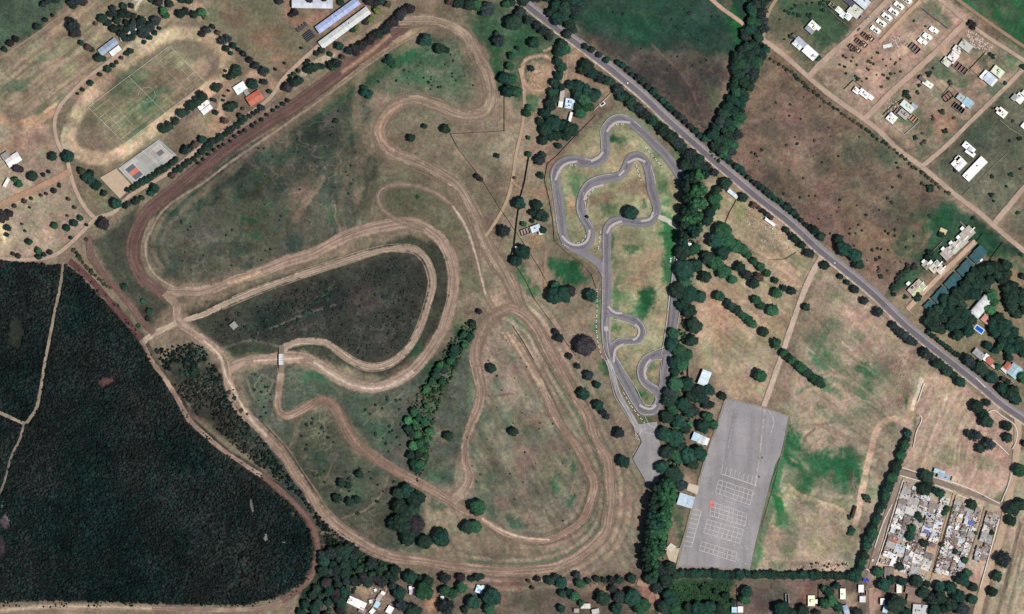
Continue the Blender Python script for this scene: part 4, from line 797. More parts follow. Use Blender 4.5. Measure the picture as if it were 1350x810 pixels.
for nm, P, c in (('concrete_pad', [(908,637),(921.5,641),(919,652),(905,646)], L(186,166,142)), ('concrete_pad', [(875.5,721.5),(896,723),(891,742),(882,739)], L(180,158,130)), ('concrete_pad', [(884,716),(892,721),(884,728),(879,722)], L(190,176,150)),
                 ('paved_yard', [(903,320),(913,322),(912,329),(902,327)], L(170,160,144)), ('sand_patch', [(1240,300),(1249,304),(1246,310),(1238,306)], L(196,168,128))):
    polyslab(nm, P, M['yard'], nz(), c)
pp = Marks(nz())
for P in ([(1188,616),(1216,625),(1270,641),(1318,664)], [(1186,627),(1212,634)], [(1232,639),(1256,648)], [(1262,652),(1285,661)], [(1191,632),(1180,668),(1166,713),(1152,752),(1142,750)], [(1176,665),(1164,690),(1153,722)], [(1335,620),(1329,640),(1320,662)], [(1317,684),(1306,725),(1292,775)], [(1301,585),(1308,580),(1330,600)], [(1204,590),(1208,570),(1214,557),(1215,550),(1212,548)], [(1218,506),(1210,530)],
          [(1286,498),(1299,511)], [(1300,545),(1310,541),(1320,548),(1337,560),(1341,575),(1336,590),(1334,592)]): pp.line(smooth(P, 3), .9)
pp.done('pavement_kerb', M['faint'])

# ------------------------------------------------------------------ trees
def ico(sub=1):
    import bmesh
    bm = bmesh.new(); bmesh.ops.create_icosphere(bm, subdivisions=sub, radius=1)
    V = np.array([v.co[:] for v in bm.verts]); F = np.array([[v.index for v in f.verts] for f in bm.faces]); bm.free(); return V, F
I1, I2 = ico(1), ico(2)
def crown_mesh(name, seed, n_lobes=16, tall=False, open_=0.0, leaves=900):
    r = np.random.default_rng(seed); Vs, Fs, off_ = [], [], 0
    centers = []
    for i in range(n_lobes):
        a = r.random()*2*math.pi
        if tall: rad = .48*math.sqrt(r.random()); z = .35+1.45*(i+.5)/n_lobes; s = .50*(1-.55*abs(z-1.0)/1.0)*(.85+.3*r.random())
        else:
            rad = .66*math.sqrt((i+.5)/n_lobes); a = i*2.4+r.normal()*.3; z = 1.15+.42*math.sqrt(max(0, 1-rad*rad*1.6))*(.7+.6*r.random())-.1; s = (.40-.12*rad)*(.8+.5*r.random())*(1-open_*.35)
        c = np.array([rad*math.cos(a), rad*math.sin(a), z]); centers.append((c, s))
        V, F = I2; V = V.copy()
        nn = r.random((6, 3))*6; ph = sum(np.sin(V@nn[k]+k) for k in range(6))/6
        V = V*(1+.30*ph[:, None]+.10*r.normal(size=(len(V), 1)))*s*np.array([1, 1, .8 if not tall else 1.3])+c
        Vs.append(V); Fs.append(F+off_); off_ += len(V)
    V = np.concatenate(Vs); F = np.concatenate(Fs)
    # leaf sprays around the lobes
    LV, LF = [], []
    k0 = off_
    for i in range(leaves):
        c, s = centers[r.integers(len(centers))]
        d = r.normal(size=3); d[2] = abs(d[2])*.8-.15; d /= np.linalg.norm(d)
        p = c+d*s*(.95+.35*r.random()*(1+open_))*np.array([1, 1, .85 if not tall else 1.3])
        u = r.normal(size=3); u /= np.linalg.norm(u); w = np.cross(u, d); w /= np.linalg.norm(w)+1e-6; w = w*.8+d*.3
        q = (.035+.05*r.random())
        LV += [p-u*q, p+w*q*1.3, p+u*q]; LF.append([k0, k0+1, k0+2]); k0 += 3
    V = np.concatenate([V, np.array(LV)]); F = np.concatenate([F, np.array(LF)])
    return npmesh(name, V, F, [M['leaf']])
def trunk_mesh(seed):
    r = random.Random(seed); b = MB(); b.cyl(0, 0, -.02, .75, .085, .06, 8); b.cyl(0, 0, .75, 1.25, .06, .035, 7)
    for i in range(5):
        a = i*2*math.pi/5+r.random(); n = len(b.v); x, y = .45*math.cos(a), .45*math.sin(a)
        T = [(0, 0, .62), (.03, 0, .62), (0, .03, .66), (x, y, 1.15), (x+.02, y, 1.15), (x, y+.02, 1.17)]
        b.v += T
        for f in ((0, 1, 4, 3), (1, 2, 5, 4), (2, 0, 3, 5)): b.f.append(tuple(n+k for k in f)); b.m.append(0)
    return b.data('trunk', [M['bark']])
CROWN = {'round': [crown_mesh('crown', 10+i, 14+i*2) for i in range(6)], 'open': [crown_mesh('crown', 30+i, 15, open_=.8, leaves=1100) for i in range(3)],
         'tall': [crown_mesh('crown', 50+i, 16, tall=True) for i in range(4)], 'bush': [crown_mesh('foliage', 70+i, 7, leaves=260) for i in range(4)]}
TRUNK = [trunk_mesh(i) for i in range(3)]
TCOL = {'d': (.016,.036,.025), 'g': (.022,.074,.037), 'b': (.034,.115,.048), 'y': (.12,.15,.05), 's': (.024,.036,.036), 'p': (.028,.024,.028), 't': (.013,.044,.032), 'o': (.05,.055,.032), 'n': (.075,.05,.04)}
TONE = {'d': 'dark green', 'g': 'green', 'b': 'bright green', 'y': 'yellow green', 's': 'grey green', 'p': 'purplish dark', 't': 'deep green', 'o': 'olive green', 'n': 'brownish'}
def plant_tree(x, y, r, c='d', label='', group=None, name='broadleaf_tree', cat='tree', style=None, hs=1.0):
    rm_ = r*U
    cl = TCOL[c]; j = random.uniform(.85, 1.2); cl = tuple(v*j for v in cl)
    X, Y = PX(x, y)
    if name in ('shrub', 'bush'):
        o = link(name, random.choice(CROWN['bush']), loc=(X, Y, -.55*rm_), color=cl, rz=random.uniform(0, 6.28))
        o.scale = (rm_*1.12, rm_*1.12, max(rm_*.85, .6)); o.location.z = -.75*o.scale[2]
        return tag(o, label, cat, group)
    style = style or ('open' if c in 's' and random.random() < .6 else 'round')
    if style == 'tall': sz = (.75*rm_+4.2)*hs; sx = rm_*1.04
    else: sz = (.55*rm_+1.2)*hs; sx = rm_*.98
    o = link(name, None, loc=(X, Y, 0), rz=random.uniform(0, 6.28)); o.scale = (sx, sx*random.uniform(.9, 1.1), sz)
    tag(o, label, cat, group)
    link('crown', random.choice(CROWN[style]), o, color=cl)
    link('trunk', random.choice(TRUNK), o)
    return o
TREES = []
HWP = [(640,-45),(690,2),(725,30),(742,43),(757,54),(790,79),(812,96),(850,128),(880,157),(926,198),(960,227),(1000,261),(1040,292),(1080,329),(1110,353),(1150,386),(1190,425),(1215,446),(1245,470),(1290,506),(1320,532),(1350,553),(1420,600)]
def clear_road(x, y, r):
    best = None
    for (ax, ay), (bx, by) in zip(HWP[:-1], HWP[1:]):
        dx, dy = bx-ax, by-ay; t = max(0, min(1, ((x-ax)*dx+(y-ay)*dy)/(dx*dx+dy*dy))); qx, qy = ax+t*dx, ay+t*dy
        d = math.hypot(x-qx, y-qy)
        if best is None or d < best[0]: best = (d, qx, qy)
    d, qx, qy = best; nx, ny = (x-qx)/(d+1e-6), (y-qy)/(d+1e-6); up = ny < 0
    need = r*.85+(8.5 if up else 6.5)
    if d < need: return qx+nx*need, qy+ny*need
    return x, y
SMALL = []
def zone(place, items, name='broadleaf_tree', cat='tree', sort='west', group=None, style=None, hs=1.0, col='d', word=None):
    it = [tuple(t)+(col,) if len(t) == 3 else tuple(t) for t in items]
    if 'highway enters' not in place and 'roadside wood' not in place: it = [(*clear_road(t[0], t[1], t[2]), t[2], t[3]) for t in it]
    if cat == 'bush': SMALL.extend(t for t in it if t[2] < 2.25); it = [t for t in it if t[2] >= 2.25]
    it.sort(key=(lambda t: t[0]) if sort == 'west' else (lambda t: t[1]))
    word = word or name.replace('_', ' ').replace('broadleaf tree', 'tree')
    for i, (x, y, r, c) in enumerate(it):
        size = ('large ' if r >= 11 else 'small ' if r < 5.5 else '') if cat == 'tree' else ''
        lab = f"{TONE[c]} {size}{word}, {nth(i)} from the {sort} {place}"
        if len(lab.split()) > 16: lab = f"{TONE[c]} {word}, {nth(i)} from the {sort} {place}"
        if len(lab.split()) > 16: lab = lab.replace(' the ', ' ')
        plant_tree(x, y, r, c, lab, group or f"{word}s {place}", name, cat, style, hs); TREES.append((x, y, r))
def row(pts, n, r, j=1.2, c='d'):
    Q = np.array(smooth(pts, 1)); s = np.concatenate([[0], np.cumsum(np.linalg.norm(np.diff(Q, axis=0), axis=1))]); out = []
    for i in range(n):
        t = s[-1]*i/max(1, n-1); x = np.interp(t, s, Q[:, 0]); y = np.interp(t, s, Q[:, 1])
        out.append((x+random.uniform(-j, j), y+random.uniform(-j, j), r*random.uniform(.8, 1.25), random.choice(c)))
    return out
def scatter(P, n, r0, r1, c='d', gap=1.5, tries=40):
    px, py = zip(*P); out = []; Pn = P
    for _ in range(n*tries):
        if len(out) >= n: break
        x = random.uniform(min(px), max(px)); y = random.uniform(min(py), max(py)); r = random.uniform(r0, r1)
        if not bool(inpoly(np.array([x]), np.array([y]), Pn)[0]): continue
        if any((x-a)**2+(y-b)**2 < ((r+q)*gap*.5)**2 for a, b, q, _c in out): continue
        out.append((x, y, r, random.choice(c)))
    return out

zone('in the tall belt beside the kart track', [(903,246,9),(905,262,10),(903,279,10),(901,296,10),(900,311,9),(912,235,10,'d'),(915,252,10,'b'),(916,270,10,'g'),(914,288,10,'b'),(913,305,10,'t'),(922,232,9,'b'),(925,250,9,'b'),(923,268,9,'b'),(920,286,8,'g'),(921,302,7,'g')]+scatter([(896,236),(928,226),(930,320),(900,322)], 12, 7, 9, 'tgb', .62), 'poplar_tree', sort='north', style='tall', hs=.8)  # eastern columns get brighter greens, painting in the sunlit side of the belt
zone('where highway and kart belt meet', [(908,205,10,'s'),(916,216,10,'d'),(926,205,10,'d'),(936,214,9,'s'),(926,222,9,'d'),(903,218,9,'d'),(918,196,8,'s'),(942,228,7,'s'),(948,202,9,'d'),(955,210,7,'t')], sort='north')
zone('in the mid belt by the straight', [(x_+3, y_, r_*.88, *c_) for x_, y_, r_, *c_ in [(895,333,12,'d'),(911,331,8,'g'),(899,356,15,'t'),(912,350,9,'d'),(890,384,13,'d'),(906,388,13,'t'),(921,390,8,'d'),(905,410,13,'d'),(913,430,13,'d'),(909,449,11,'d'),(895,403,10,'t'),(884,451,9,'t'),(892,462,11,'g'),(896,481,10,'g'),(884,477,9,'t'),(887,505,13,'g'),(903,507,11,'t'),(917,515,11,'s'),(926,527,9,'s'),(880,528,12,'d'),(896,533,12,'t'),(911,541,11,'s'),(877,550,11,'d'),(892,556,12,'t'),(872,572,12,'t'),(887,578,13,'t'),(901,565,9,'d'),(877,597,12,'d'),(891,602,12,'g'),(870,616,12,'t'),(884,625,13,'d'),(895,640,10,'s')]]+scatter([(900,326),(928,326),(926,400),(931,455),(906,458),(897,400)], 9, 7, 10, 'dtg', .8)+scatter([(882,438),(905,442),(907,490),(884,492)], 6, 7, 9, 'tg', .8)+scatter([(880,500),(932,500),(942,532),(908,548),(906,625),(884,635),(876,560)], 16, 7, 10, 'dtsg', .8), sort='north', hs=.85)
zone('in the tall belt west of the parking lot', row([(866,642),(859,680),(853,715),(851,748)], 10, 9, 1.5, 'dt')+row([(878,640),(870,680),(863,718),(861,755)], 10, 10, 1.5, 'tgg')+row([(885,650),(877,690),(871,728)], 9, 8, 1.2, 'bbg'), 'poplar_tree', sort='north', style='tall', hs=.8)  # greens brighten row by row eastward, sunlight put into the leaf colour
zone('behind the southern end of the belt', [(858,762,9,'d'),(872,752,10,'s'),(884,748,9,'d'),(878,765,11,'d'),(866,775,9,'s')])
zone('between the belt and the parking ground', [(953,523,6.3),(938,533,5.2),(938,517,5,'d'),(933,549,8,'g'),(941,561,7,'g'),(926,562,10,'t'),(909,560,5,'b'),(907,600,13,'t'),(921,598,12,'t'),(914,612,9,'d'),(898,590,9,'d')], sort='north')
zone('along the kart side of the highway', row([(806,112),(830,134),(858,158),(880,178),(900,196)], 13, 6.5, 2, 'dst')+[(815,118,9,'s'),(823,127,8,'d'),(832,134,9,'d'),(842,143,9,'s'),(850,151,9,'s'),(860,158,7,'g'),(876,170,9,'d'),(885,180,9,'d'),(894,189,9,'s'),(868,165,6,'d'),(803,108,9,'d'),(791,103,9,'s')], sort='west')
zone('among the orchard clumps south of the dirt park', [(953,305,12,'g'),(943,318,12,'t'),(960,318,11,'g'),(952,332,11,'t'),(970,325,9,'g'),(933,340,10,'d'),(943,347,11,'g'),(955,358,11,'g'),(966,369,6,'g'),(979,329,8,'g'),(975,352,8,'d'),(984,362,8,'s'),(994,374,8,'d'),(1000,366,7,'n'),(948,391,8,'g'),(960,398,5),(997,396,7,'g'),(1022,370,5),(1024,387,8,'g'),(1033,380,5),(1044,384,6,'s'),(930,365,9,'d')], sort='west')
zone('in the belt edge beside the highway verge', [(942,262,9.5,'g'),(936,280,8,'t'),(933,292,8,'t'),(946,250,6,'d'),(958,241,9,'d'),(981,259,7.5,'d'),(944,272,7,'g')], sort='west')
zone('in the diagonal rows towards the lot', row([(958,401),(975,412),(993,428)], 7, 5.5, .8, 'dg')+[(1003,403,6,'g'),(1018,409,8.5,'g'),(1007,438,6.5),(1023,453,8,'g'),(1062,405,6),(1002,496,9.5,'g')], 'orchard_tree', word='orchard tree')
zone('in the row crossing the dirt lane', row([(1034,466),(1050,480),(1065,493),(1084,507)], 11, 6, .8, 'dg')+row([(985,337),(1000,350),(1012,361)], 4, 6, .8, 'g'), 'orchard_tree', word='row tree')
zone('on the field side of the highway', row([(812,86),(850,118),(885,150),(926,188)], 19, 4.8, 1.2, 'dst'), 'roadside_tree', word='roadside tree')
zone('beside the brown field verge', row([(955,214),(1000,250),(1040,282),(1078,312)], 22, 4.4, 1.2, 'dst')+[(1033,279,6,'d'),(1066,311,7),(1076,318,6.5),(1105,316,7),(1112,328,11,'t'),(1127,337,10,'t'),(1132,349,7),(1122,358,6,'s')], 'roadside_tree', word='roadside tree')
zone('on the lower side of the highway', row([(994,270),(1005,278),(1017,287)], 5, 4, 1, 'sn')+row([(1036,304),(1046,312),(1058,321)], 5, 5, 1, 'ds')+[(1068,333,8,'s'),(1087,350,6.5,'d'),(1108,365,4),(1117,373,4,'s'),(1127,382,6,'s'),(1139,397,6,'s'),(1159,410,8,'s')]+row([(1179,427),(1192,437),(1206,450)], 6, 6, 1.2, 's')+row([(1219,462),(1234,474),(1250,485)], 8, 7, 1.2, 'ds')+[(1258,492,6),(1268,500,8,'t')], 'roadside_tree', word='verge tree')
zone('on the village side of the highway', row([(1223,439),(1242,454),(1262,469)], 11, 3.8, .8, 'dt')+row([(1271,474),(1290,488),(1309,500)], 9, 8, 2.5, 'dst')+row([(1317,513),(1325,522),(1334,532)], 5, 7.5, 1.5, 'dt'), 'roadside_tree', word='leafy tree')
zone('in the grove round the curved white hall', scatter([(1228,408),(1245,392),(1262,380),(1292,350),(1303,352),(1308,365),(1300,385),(1284,392),(1275,400),(1272,412),(1282,425),(1276,445),(1262,448),(1245,440),(1222,425)], 34, 7, 10, 'dddt', 1.05)+[(1307,389,8,'b'),(1310,399,7,'g'),(1305,408,8,'b')], 'grove_tree', word='grove tree')
zone('in the eastern grove near the pool', scatter([(1310,348),(1328,350),(1333,368),(1318,372),(1309,360)], 7, 7, 9, 'd', 1.0)+scatter([(1328,375),(1345,378),(1356,400),(1350,416),(1330,415),(1324,395)], 11, 7, 9, 'd', 1.0)+scatter([(1304,422),(1316,420),(1350,448),(1356,470),(1330,462),(1308,440)], 15, 7, 9, 'dt', 1.05)+[(1302,456,6,'t'),(1312,462,6,'t'),(1320,455,7,'g'),(1330,472,6),(1348,498,8,'g'),(1336,514,7),(1328,504,4.5),(1322,500,4,'n'),(1316,484,5,'g'),(1349,365,5,'s')], 'grove_tree', word='garden tree')
zone('in the park by the eastern road', [(1287,536,9),(1301,531,6,'s'),(1296,546,8),(1300,556,10),(1327,562,7),(1328,577,7),(1286,575,9,'s'),(1278,572,7,'s'),(1303,586,10,'s'),(1292,592,7),(1350,585,5,'p')], sort='north')
zone('along the wide eastern dirt road', [(1344,620,9,'g'),(1335,671,11),(1346,665,9),(1332,686,8),(1322,737,12,'s'),(1314,760,8,'d'),(1308,780,8,'d')], sort='north')
zone('in the windbreak west of the settlement', row([(1197,571),(1190,592),(1178,625),(1164,662),(1150,700),(1138,735),(1128,762)], 27, 6.6, 1.1, 'dgt'), 'windbreak_tree', sort='north', word='windbreak tree')
zone('in the hedge row below the parking lot', row([(893,757),(920,756),(965,758)], 13, 5.8, .8, 'dt')+[(975,758,8,'t'),(985,757,6,'t')]+row([(994,758),(1040,759),(1080,758),(1122,760)], 21, 6, .8, 'dt'), 'windbreak_tree', word='windbreak tree')
zone('between the shacks of the settlement', [(1221,627,9.5),(1218,645,9),(1224,636,7),(1240,650,7,'t'),(1233,647,5,'t'),(1281,665,7),(1210,680,6),(1213,686,4,'t'),(1202,697,7,'g'),(1199,707,7,'t'),(1218,716,6),(1248,671,5,'g'),(1244,677,4,'g'),(1307,702,4.2,'d'),(1271,738,5.5,'g'),(1259,727,4,'t'),(1186,747,6.5,'s'),(1158,754,8,'g'),(1242,718,3.5,'o'),(1286,703,3,'g')], 'settlement_tree', word='yard tree')
zone('in the grove south of the settlement', [(1165,771,10,'t'),(1175,764,7),(1189,766,7,'t'),(1208,766,9),(1216,781,9),(1226,789,9,'s'),(1238,773,8,'t'),(1239,788,10),(1253,774,9,'t'),(1268,764,10,'t'),(1275,755,7,'g'),(1263,786,10,'t'),(1253,797,10,'d'),(1283,774,7,'d'),(1282,790,7,'t'),(1268,803,10,'s'),(1180,796,14,'d'),(1231,804,9,'t'),(1194,809,8,'t'),(1222,770,5,'d'),(1244,803,7)], 'settlement_tree', word='grove tree')
zone('on the green plots south of the parking lot', [(984,780,9,'t'),(981,790,8,'g'),(957,785,6),(944,780,4.5),(926,775,3.5),(920,801,10,'t'),(935,799,9,'t'),(908,800,7),(948,802,8),(1030,804,12,'t'),(1042,808,8),(1058,804,9,'d'),(1087,796,8,'g'),(1097,792,8,'b'),(1103,772,6,'t'),(1093,780,7,'t'),(1086,776,5,'g'),(1105,800,7,'t'),(1130,808,9,'s'),(883,786,12,'t'),(888,802,11,'g'),(876,800,10,'d'),(967,793,4),(1077,808,6)], 'garden_tree', word='garden tree')
zone('along the houses at the southern edge', [(x_, y_, r_*1.12, *c_) for x_, y_, r_, *c_ in [(541,761,9,'t'),(554,762,4),(561,780,12,'g'),(564,766,8),(587,762,8,'s'),(587,779,7,'g'),(597,782,7,'g'),(608,761,6,'p'),(608,775,8,'g'),(622,763,4),(630,761,5),(636,760,3.6,'t'),(649,786,13,'t'),(624,794,9.5,'t'),(589,800,12,'s'),(545,806,11,'d'),(613,804,5),(644,803,7,'g'),(527,782,9,'t'),(518,772,6,'s'),(530,798,9,'s')]], 'garden_tree', word='backyard tree')
zone('in the southern row by the dirt circuit', [(697,766,3,'n'),(709,763,5,'p'),(702,775,3,'n'),(725,765,7,'d'),(733,761,6.5,'s'),(740,768,8,'t'),(741,782,6,'t'),(760,758,6,'s'),(765,769,7,'g'),(757,786,8,'g'),(750,780,5,'t'),(776,766,5,'d'),(787,763,5,'d'),(797,765,4.5,'d'),(807,765,6.5,'s'),(817,764,6.5,'d'),(833,763,7,'d'),(795,789,11,'d'),(808,776,7,'s'),(817,787,10,'s'),(834,787,13,'t'),(846,799,12,'g'),(813,802,8,'t'),(740,802,6,'t'),(766,795,5,'g')], 'garden_tree', word='row tree')
zone('in the dark thicket by the western bend', scatter([(424,728),(445,715),(470,728),(500,745),(522,752),(518,768),(495,770),(470,765),(455,790),(450,815),(390,815),(398,790),(420,762),(428,745)], 46, 6, 9.5, 'ddtps', 1.05), 'thicket_tree', word='thicket tree')
zone('in the wooded gully inside the circuit', scatter([(606,440),(622,426),(628,432),(606,468),(588,500),(574,540),(566,590),(556,625),(545,618),(537,575),(537,545),(556,522),(575,490),(592,462)], 38, 4.5, 7, 'dtggb', .95), 'gully_tree', sort='north', word='gully tree')
zone('in the dark grove low in the circuit', [(x_, y_, r_*1.17, *c_) for x_, y_, r_, *c_ in [(550,657,11),(537,648,9,'t'),(527,650,8),(528,668,10),(543,672,10),(531,690,12),(549,691,11,'p'),(538,708,10),(561,714,9),(582,709,11.5,'t'),(520,690,8),(553,612,7,'g'),(541,682,9,'p'),(536,698,9),(545,702,8)]], sort='north')
zone('inside the kart loops', [(832,281,10.5,'t'),(774,286,2.4,'d')], 'meadow_tree', word='round tree')
zone('around the lower dirt circuit', [(630,670,12.5,'g'),(617,696,9.5,'d'),(627,694,9,'g'),(474,625,6),(451,637,6.5),(460,640,5),(446,657,7),(462,662,6.5),(471,659,6),(632,411,4,'p'),(624,427,5.5),(648,486,7.5),(592,575,7.5),(677,569,7),(737,446,8,'s'),(772,456,14,'p'),(751,470,4.5,'s'),(762,483,5,'s'),(776,495,7,'s'),(787,507,5.5,'t'),(769,520,8.5,'t'),(789,534,8,'t'),(795,543,6,'s'),(800,549,5,'s'),(816,570,8,'s'),(822,608,9.5,'t'),(733,438,5,'p')], 'meadow_tree', word='meadow tree')
zone('around the cottage west of the kart track', [(684,269,9.5,'t'),(708,271,8,'d'),(714,285,10,'d'),(705,281,7),(665,305,9.5,'s'),(690,333,11.5,'t'),(681,344,9,'t'),(716,304,5,'d'),(691,296,4,'g'),(713,232,5),(712,212,8,'s'),(716,205,5,'d'),(697,204,4.5,'g'),(656,206,4.5,'s'),(679,235,2.4,'n'),(702,292,3,'d'),(731,390,12,'t'),(742,388,13,'t'),(733,378,8,'g'),(752,384,8,'p'),(779,390,9.5,'t'),(629,233,4,'p'),(634,237,4,'p')], 'meadow_tree', word='meadow tree')
zone('north and east of the upper loop', [(562,53,9.5,'t'),(580,65,8,'d'),(589,67,5),(658,55,10,'s'),(655,45,4),(677,31,12,'d'),(688,15,8,'s'),(697,27,8,'s'),(708,34,7,'s'),(716,41,7,'s'),(724,48,7,'s'),(730,38,6,'o'),(703,57,8.5,'t'),(665,104,9,'t'),(674,105,8,'g'),(671,121,10,'t'),(681,121,9,'g'),(672,88,6,'g'),(674,74,5.5,'g'),(682,64,3),(695,150,6,'g'),(697,143,5,'g'),(701,91,5,'s'),(587,171,7),(560,167,4,'d'),(542,183,6,'d'),(643,13,11,'s'),(630,8,8,'b'),(620,8,9,'d'),(605,5,8,'d'),(594,3,6,'n'),(697,182,3,'g'),(690,2,8,'d'),(675,4,6,'d'),(668,6,6,'g')], 'meadow_tree', word='meadow tree')
zone('in the grove round the hidden farmhouse', scatter([(722,140),(730,120),(734,100),(738,118),(732,140),(724,170),(716,172)], 7, 5, 7.5, 'dt', .9)+scatter([(757,112),(786,122),(782,140),(766,162),(764,135),(757,124)], 9, 5.5, 8, 'tdg', .85)+scatter([(712,158),(742,158),(760,170),(748,182),(712,176)], 7, 6, 9, 'td', .85)+[(742,58,8,'d'),(737,68,8,'t'),(746,66,8,'g'),(735,82,7,'t'),(741,89,8,'g'),(737,100,7,'t'),(731,110,6.5),(728,122,7.5,'g'),(725,136,7,'t'),(719,150,7.5,'t'),(740,116,6),(752,113,7,'t'),(763,114,8,'t'),(774,120,9,'t'),(782,128,8,'d'),(770,132,8,'g'),(762,128,7),(765,150,8,'g'),(776,142,8,'g'),(762,142,6,'d'),(731,163,10,'t'),(720,172,9,'d'),(742,166,9,'t'),(712,160,5.5),(752,172,12,'d'),(716,186,7,'d'),(726,180,7,'t'),(737,193,4,'d'),(774,88,10,'d'),(768,94,7),(781,98,8,'t'),(733,191,2.5,'d')], 'grove_tree', sort='north', word='farmhouse tree')
zone('in the wood where the highway enters', scatter([(698,-10),(770,-10),(762,20),(752,42),(738,38),(722,14)], 18, 7, 10, 'dts', 1.0)+[(748,46,7,'s'),(756,40,6),(772,62,5),(780,66,5),(790,73,4.5,'s'),(800,80,5,'t')], 'roadside_tree', word='wood tree')
zone('in the creek wood between the fields', scatter([(990,-8),(1012,-8),(1009,45),(1003,56),(1010,66),(1000,85),(988,118),(980,150),(972,180),(962,208),(948,212),(934,200),(940,175),(953,150),(964,110),(970,75),(978,62),(982,40),(988,20)], 74, 6, 9, 'ddttsg', .98)+[(1004,20,5,'o'),(1006,34,5,'y'),(1000,8,6,'o'),(999,48,6,'o')], 'creek_tree', sort='north', word='creek tree')
zone('around the north-western clubhouse', [(98,35,11,'s'),(93,29,7,'s'),(101,43,8,'p'),(50,36,5.5,'d'),(61,27,4),(70,21,2.6),(22,52,5,'p'),(15,58,5.5,'p'),(7,66,4.5),(58,6,5,'s'),(64,2,6.5,'s'),(75,1,5),(95,4,7,'s'),(104,1,7,'s'),(111,3,5.5,'p'),(98,9,5),(131,77,6.5),(137,78,4,'t'),(143,92,5.5),(150,87,4,'d'),(133,99,3.5),(120,110,4.3,'d'),(110,119,3.2),(103,124,2),(127,32,3,'n'),(108,57,4),(117,63,5,'n'),(122,66,4),(155,83,3,'n'),(161,77,3.2,'n'),(168,71,4,'d'),(173,68,4.5)], 'park_tree', word='park tree')
zone('in the grey grove behind the clubhouse', scatter([(134,26),(150,12),(166,4),(178,10),(182,22),(196,34),(190,50),(172,56),(156,48),(148,38)], 26, 4.5, 7, 'ssds', 1.05), 'grove_tree', word='grove tree')
zone('north of the football pitch', [(210,3,7.5,'p'),(200,1,4),(225,6,6),(216,15,6,'b'),(220,21,5,'g'),(206,28,8,'s'),(198,36,8,'s'),(190,44,8,'s'),(198,50,4.5,'t'),(205,44,4,'t'),(191,56,3.5,'t'),(211,38,3,'t'),(239,19,7,'d'),(246,16,6,'s'),(249,1,7,'d'),(240,0,6),(257,20,6),(267,17,6,'b'),(272,24,4,'y'),(273,41,7,'s'),(267,46,5,'p'),(281,36,4,'p'),(288,44,4.2,'n'),(294,55,7,'s'),(301,52,7,'s'),(308,61,5,'t'),(299,65,5),(305,71,3.2),(315,66,3),(313,94,8,'d'),(304,102,5,'d'),(309,99,6),(298,94,2.4),(297,101,2.4),(286,117,6.5,'d'),(291,114,4,'n')], 'park_tree', word='park tree')
zone('around the orange roofed villa', [(334,112,8.5,'t'),(349,95,8,'s'),(338,87,6,'s'),(330,80,5,'p'),(322,72,5,'s'),(304,142,7.5,'d'),(310,139,5),(285,149,3.2,'g'),(297,160,5.5,'n'),(356,121,3.5),(349,109,5.5,'s'),(317,153,4,'d'),(302,120,2),(296,127,2),(295,133,2.2),(321,144,2.4,'n'),(284,133,3)], 'park_tree', word='villa tree')
zone('by the north-western sheds', [(390,17,5.5,'p'),(385,20,4,'p'),(369,2,6,'p'),(408,0,6,'p'),(427,-1,5,'p'),(450,4,5,'d'),(487,2,7,'p'),(495,5,6,'p'),(502,2,6),(498,15,6,'y'),(490,25,5,'y'),(483,30,4.5,'o'),(471,37,4.5,'y'),(466,40,4),(512,6,5,'o'),(448,62,6.5,'t'),(436,72,4,'g'),(425,67,4.6),(418,71,4),(398,64,2.2),(376,84,2.2),(364,92,2.4),(407,81,3.6),(403,85,3),(394,94,3,'d'),(388,98,3.2),(383,101,3)], 'park_tree', word='shed tree')
zone('by the football pitch and white pavilion', [(217,170,7),(224,167,6.5),(232,160,6),(240,150,6.5),(247,148,5),(254,140,8),(262,134,7),(267,128,8),(285,149,4,'t'),(281,132,3),(246,198,7.5,'d'),(252,195,5,'s'),(258,191,5,'n'),(267,185,6,'t'),(275,192,5.6,'d')], 'park_tree', word='pitch tree')
zone('in the hedge below the sports courts', row([(170,251),(190,240),(212,226),(233,211)], 12, 4.8, .8, 'd')+row([(165,272),(175,268),(188,261)], 5, 4.6, .8, 'ds')+[(205,249,7,'t'),(200,255,5,'t'),(228,232,5,'n')]+row([(232,226),(248,216),(262,205),(272,196)], 8, 4.5, .8, 'd'), 'park_tree', word='hedge tree')
zone('between the lane and the red straight', row([(276,192),(300,176),(330,153),(345,143)], 14, 4.6, 1, 'ds')+row([(262,215),(300,188),(340,162),(380,132)], 18, 2.6, 1.2, 'd')+[(379,116,7.5,'p'),(388,110,7.5,'d'),(395,107,6)]+row([(404,93),(415,90),(425,88)], 5, 5.5, 1, 'dt')+[(436,86,6,'d'),(445,84,8,'s'),(440,90,5,'g')]+row([(462,68),(475,62),(492,50),(510,38),(525,24),(540,12)], 18, 6.2, 1.5, 'ppsd')+[(470,70,5,'p'),(452,76,4,'n')], 'hedge_tree', word='hedge tree')
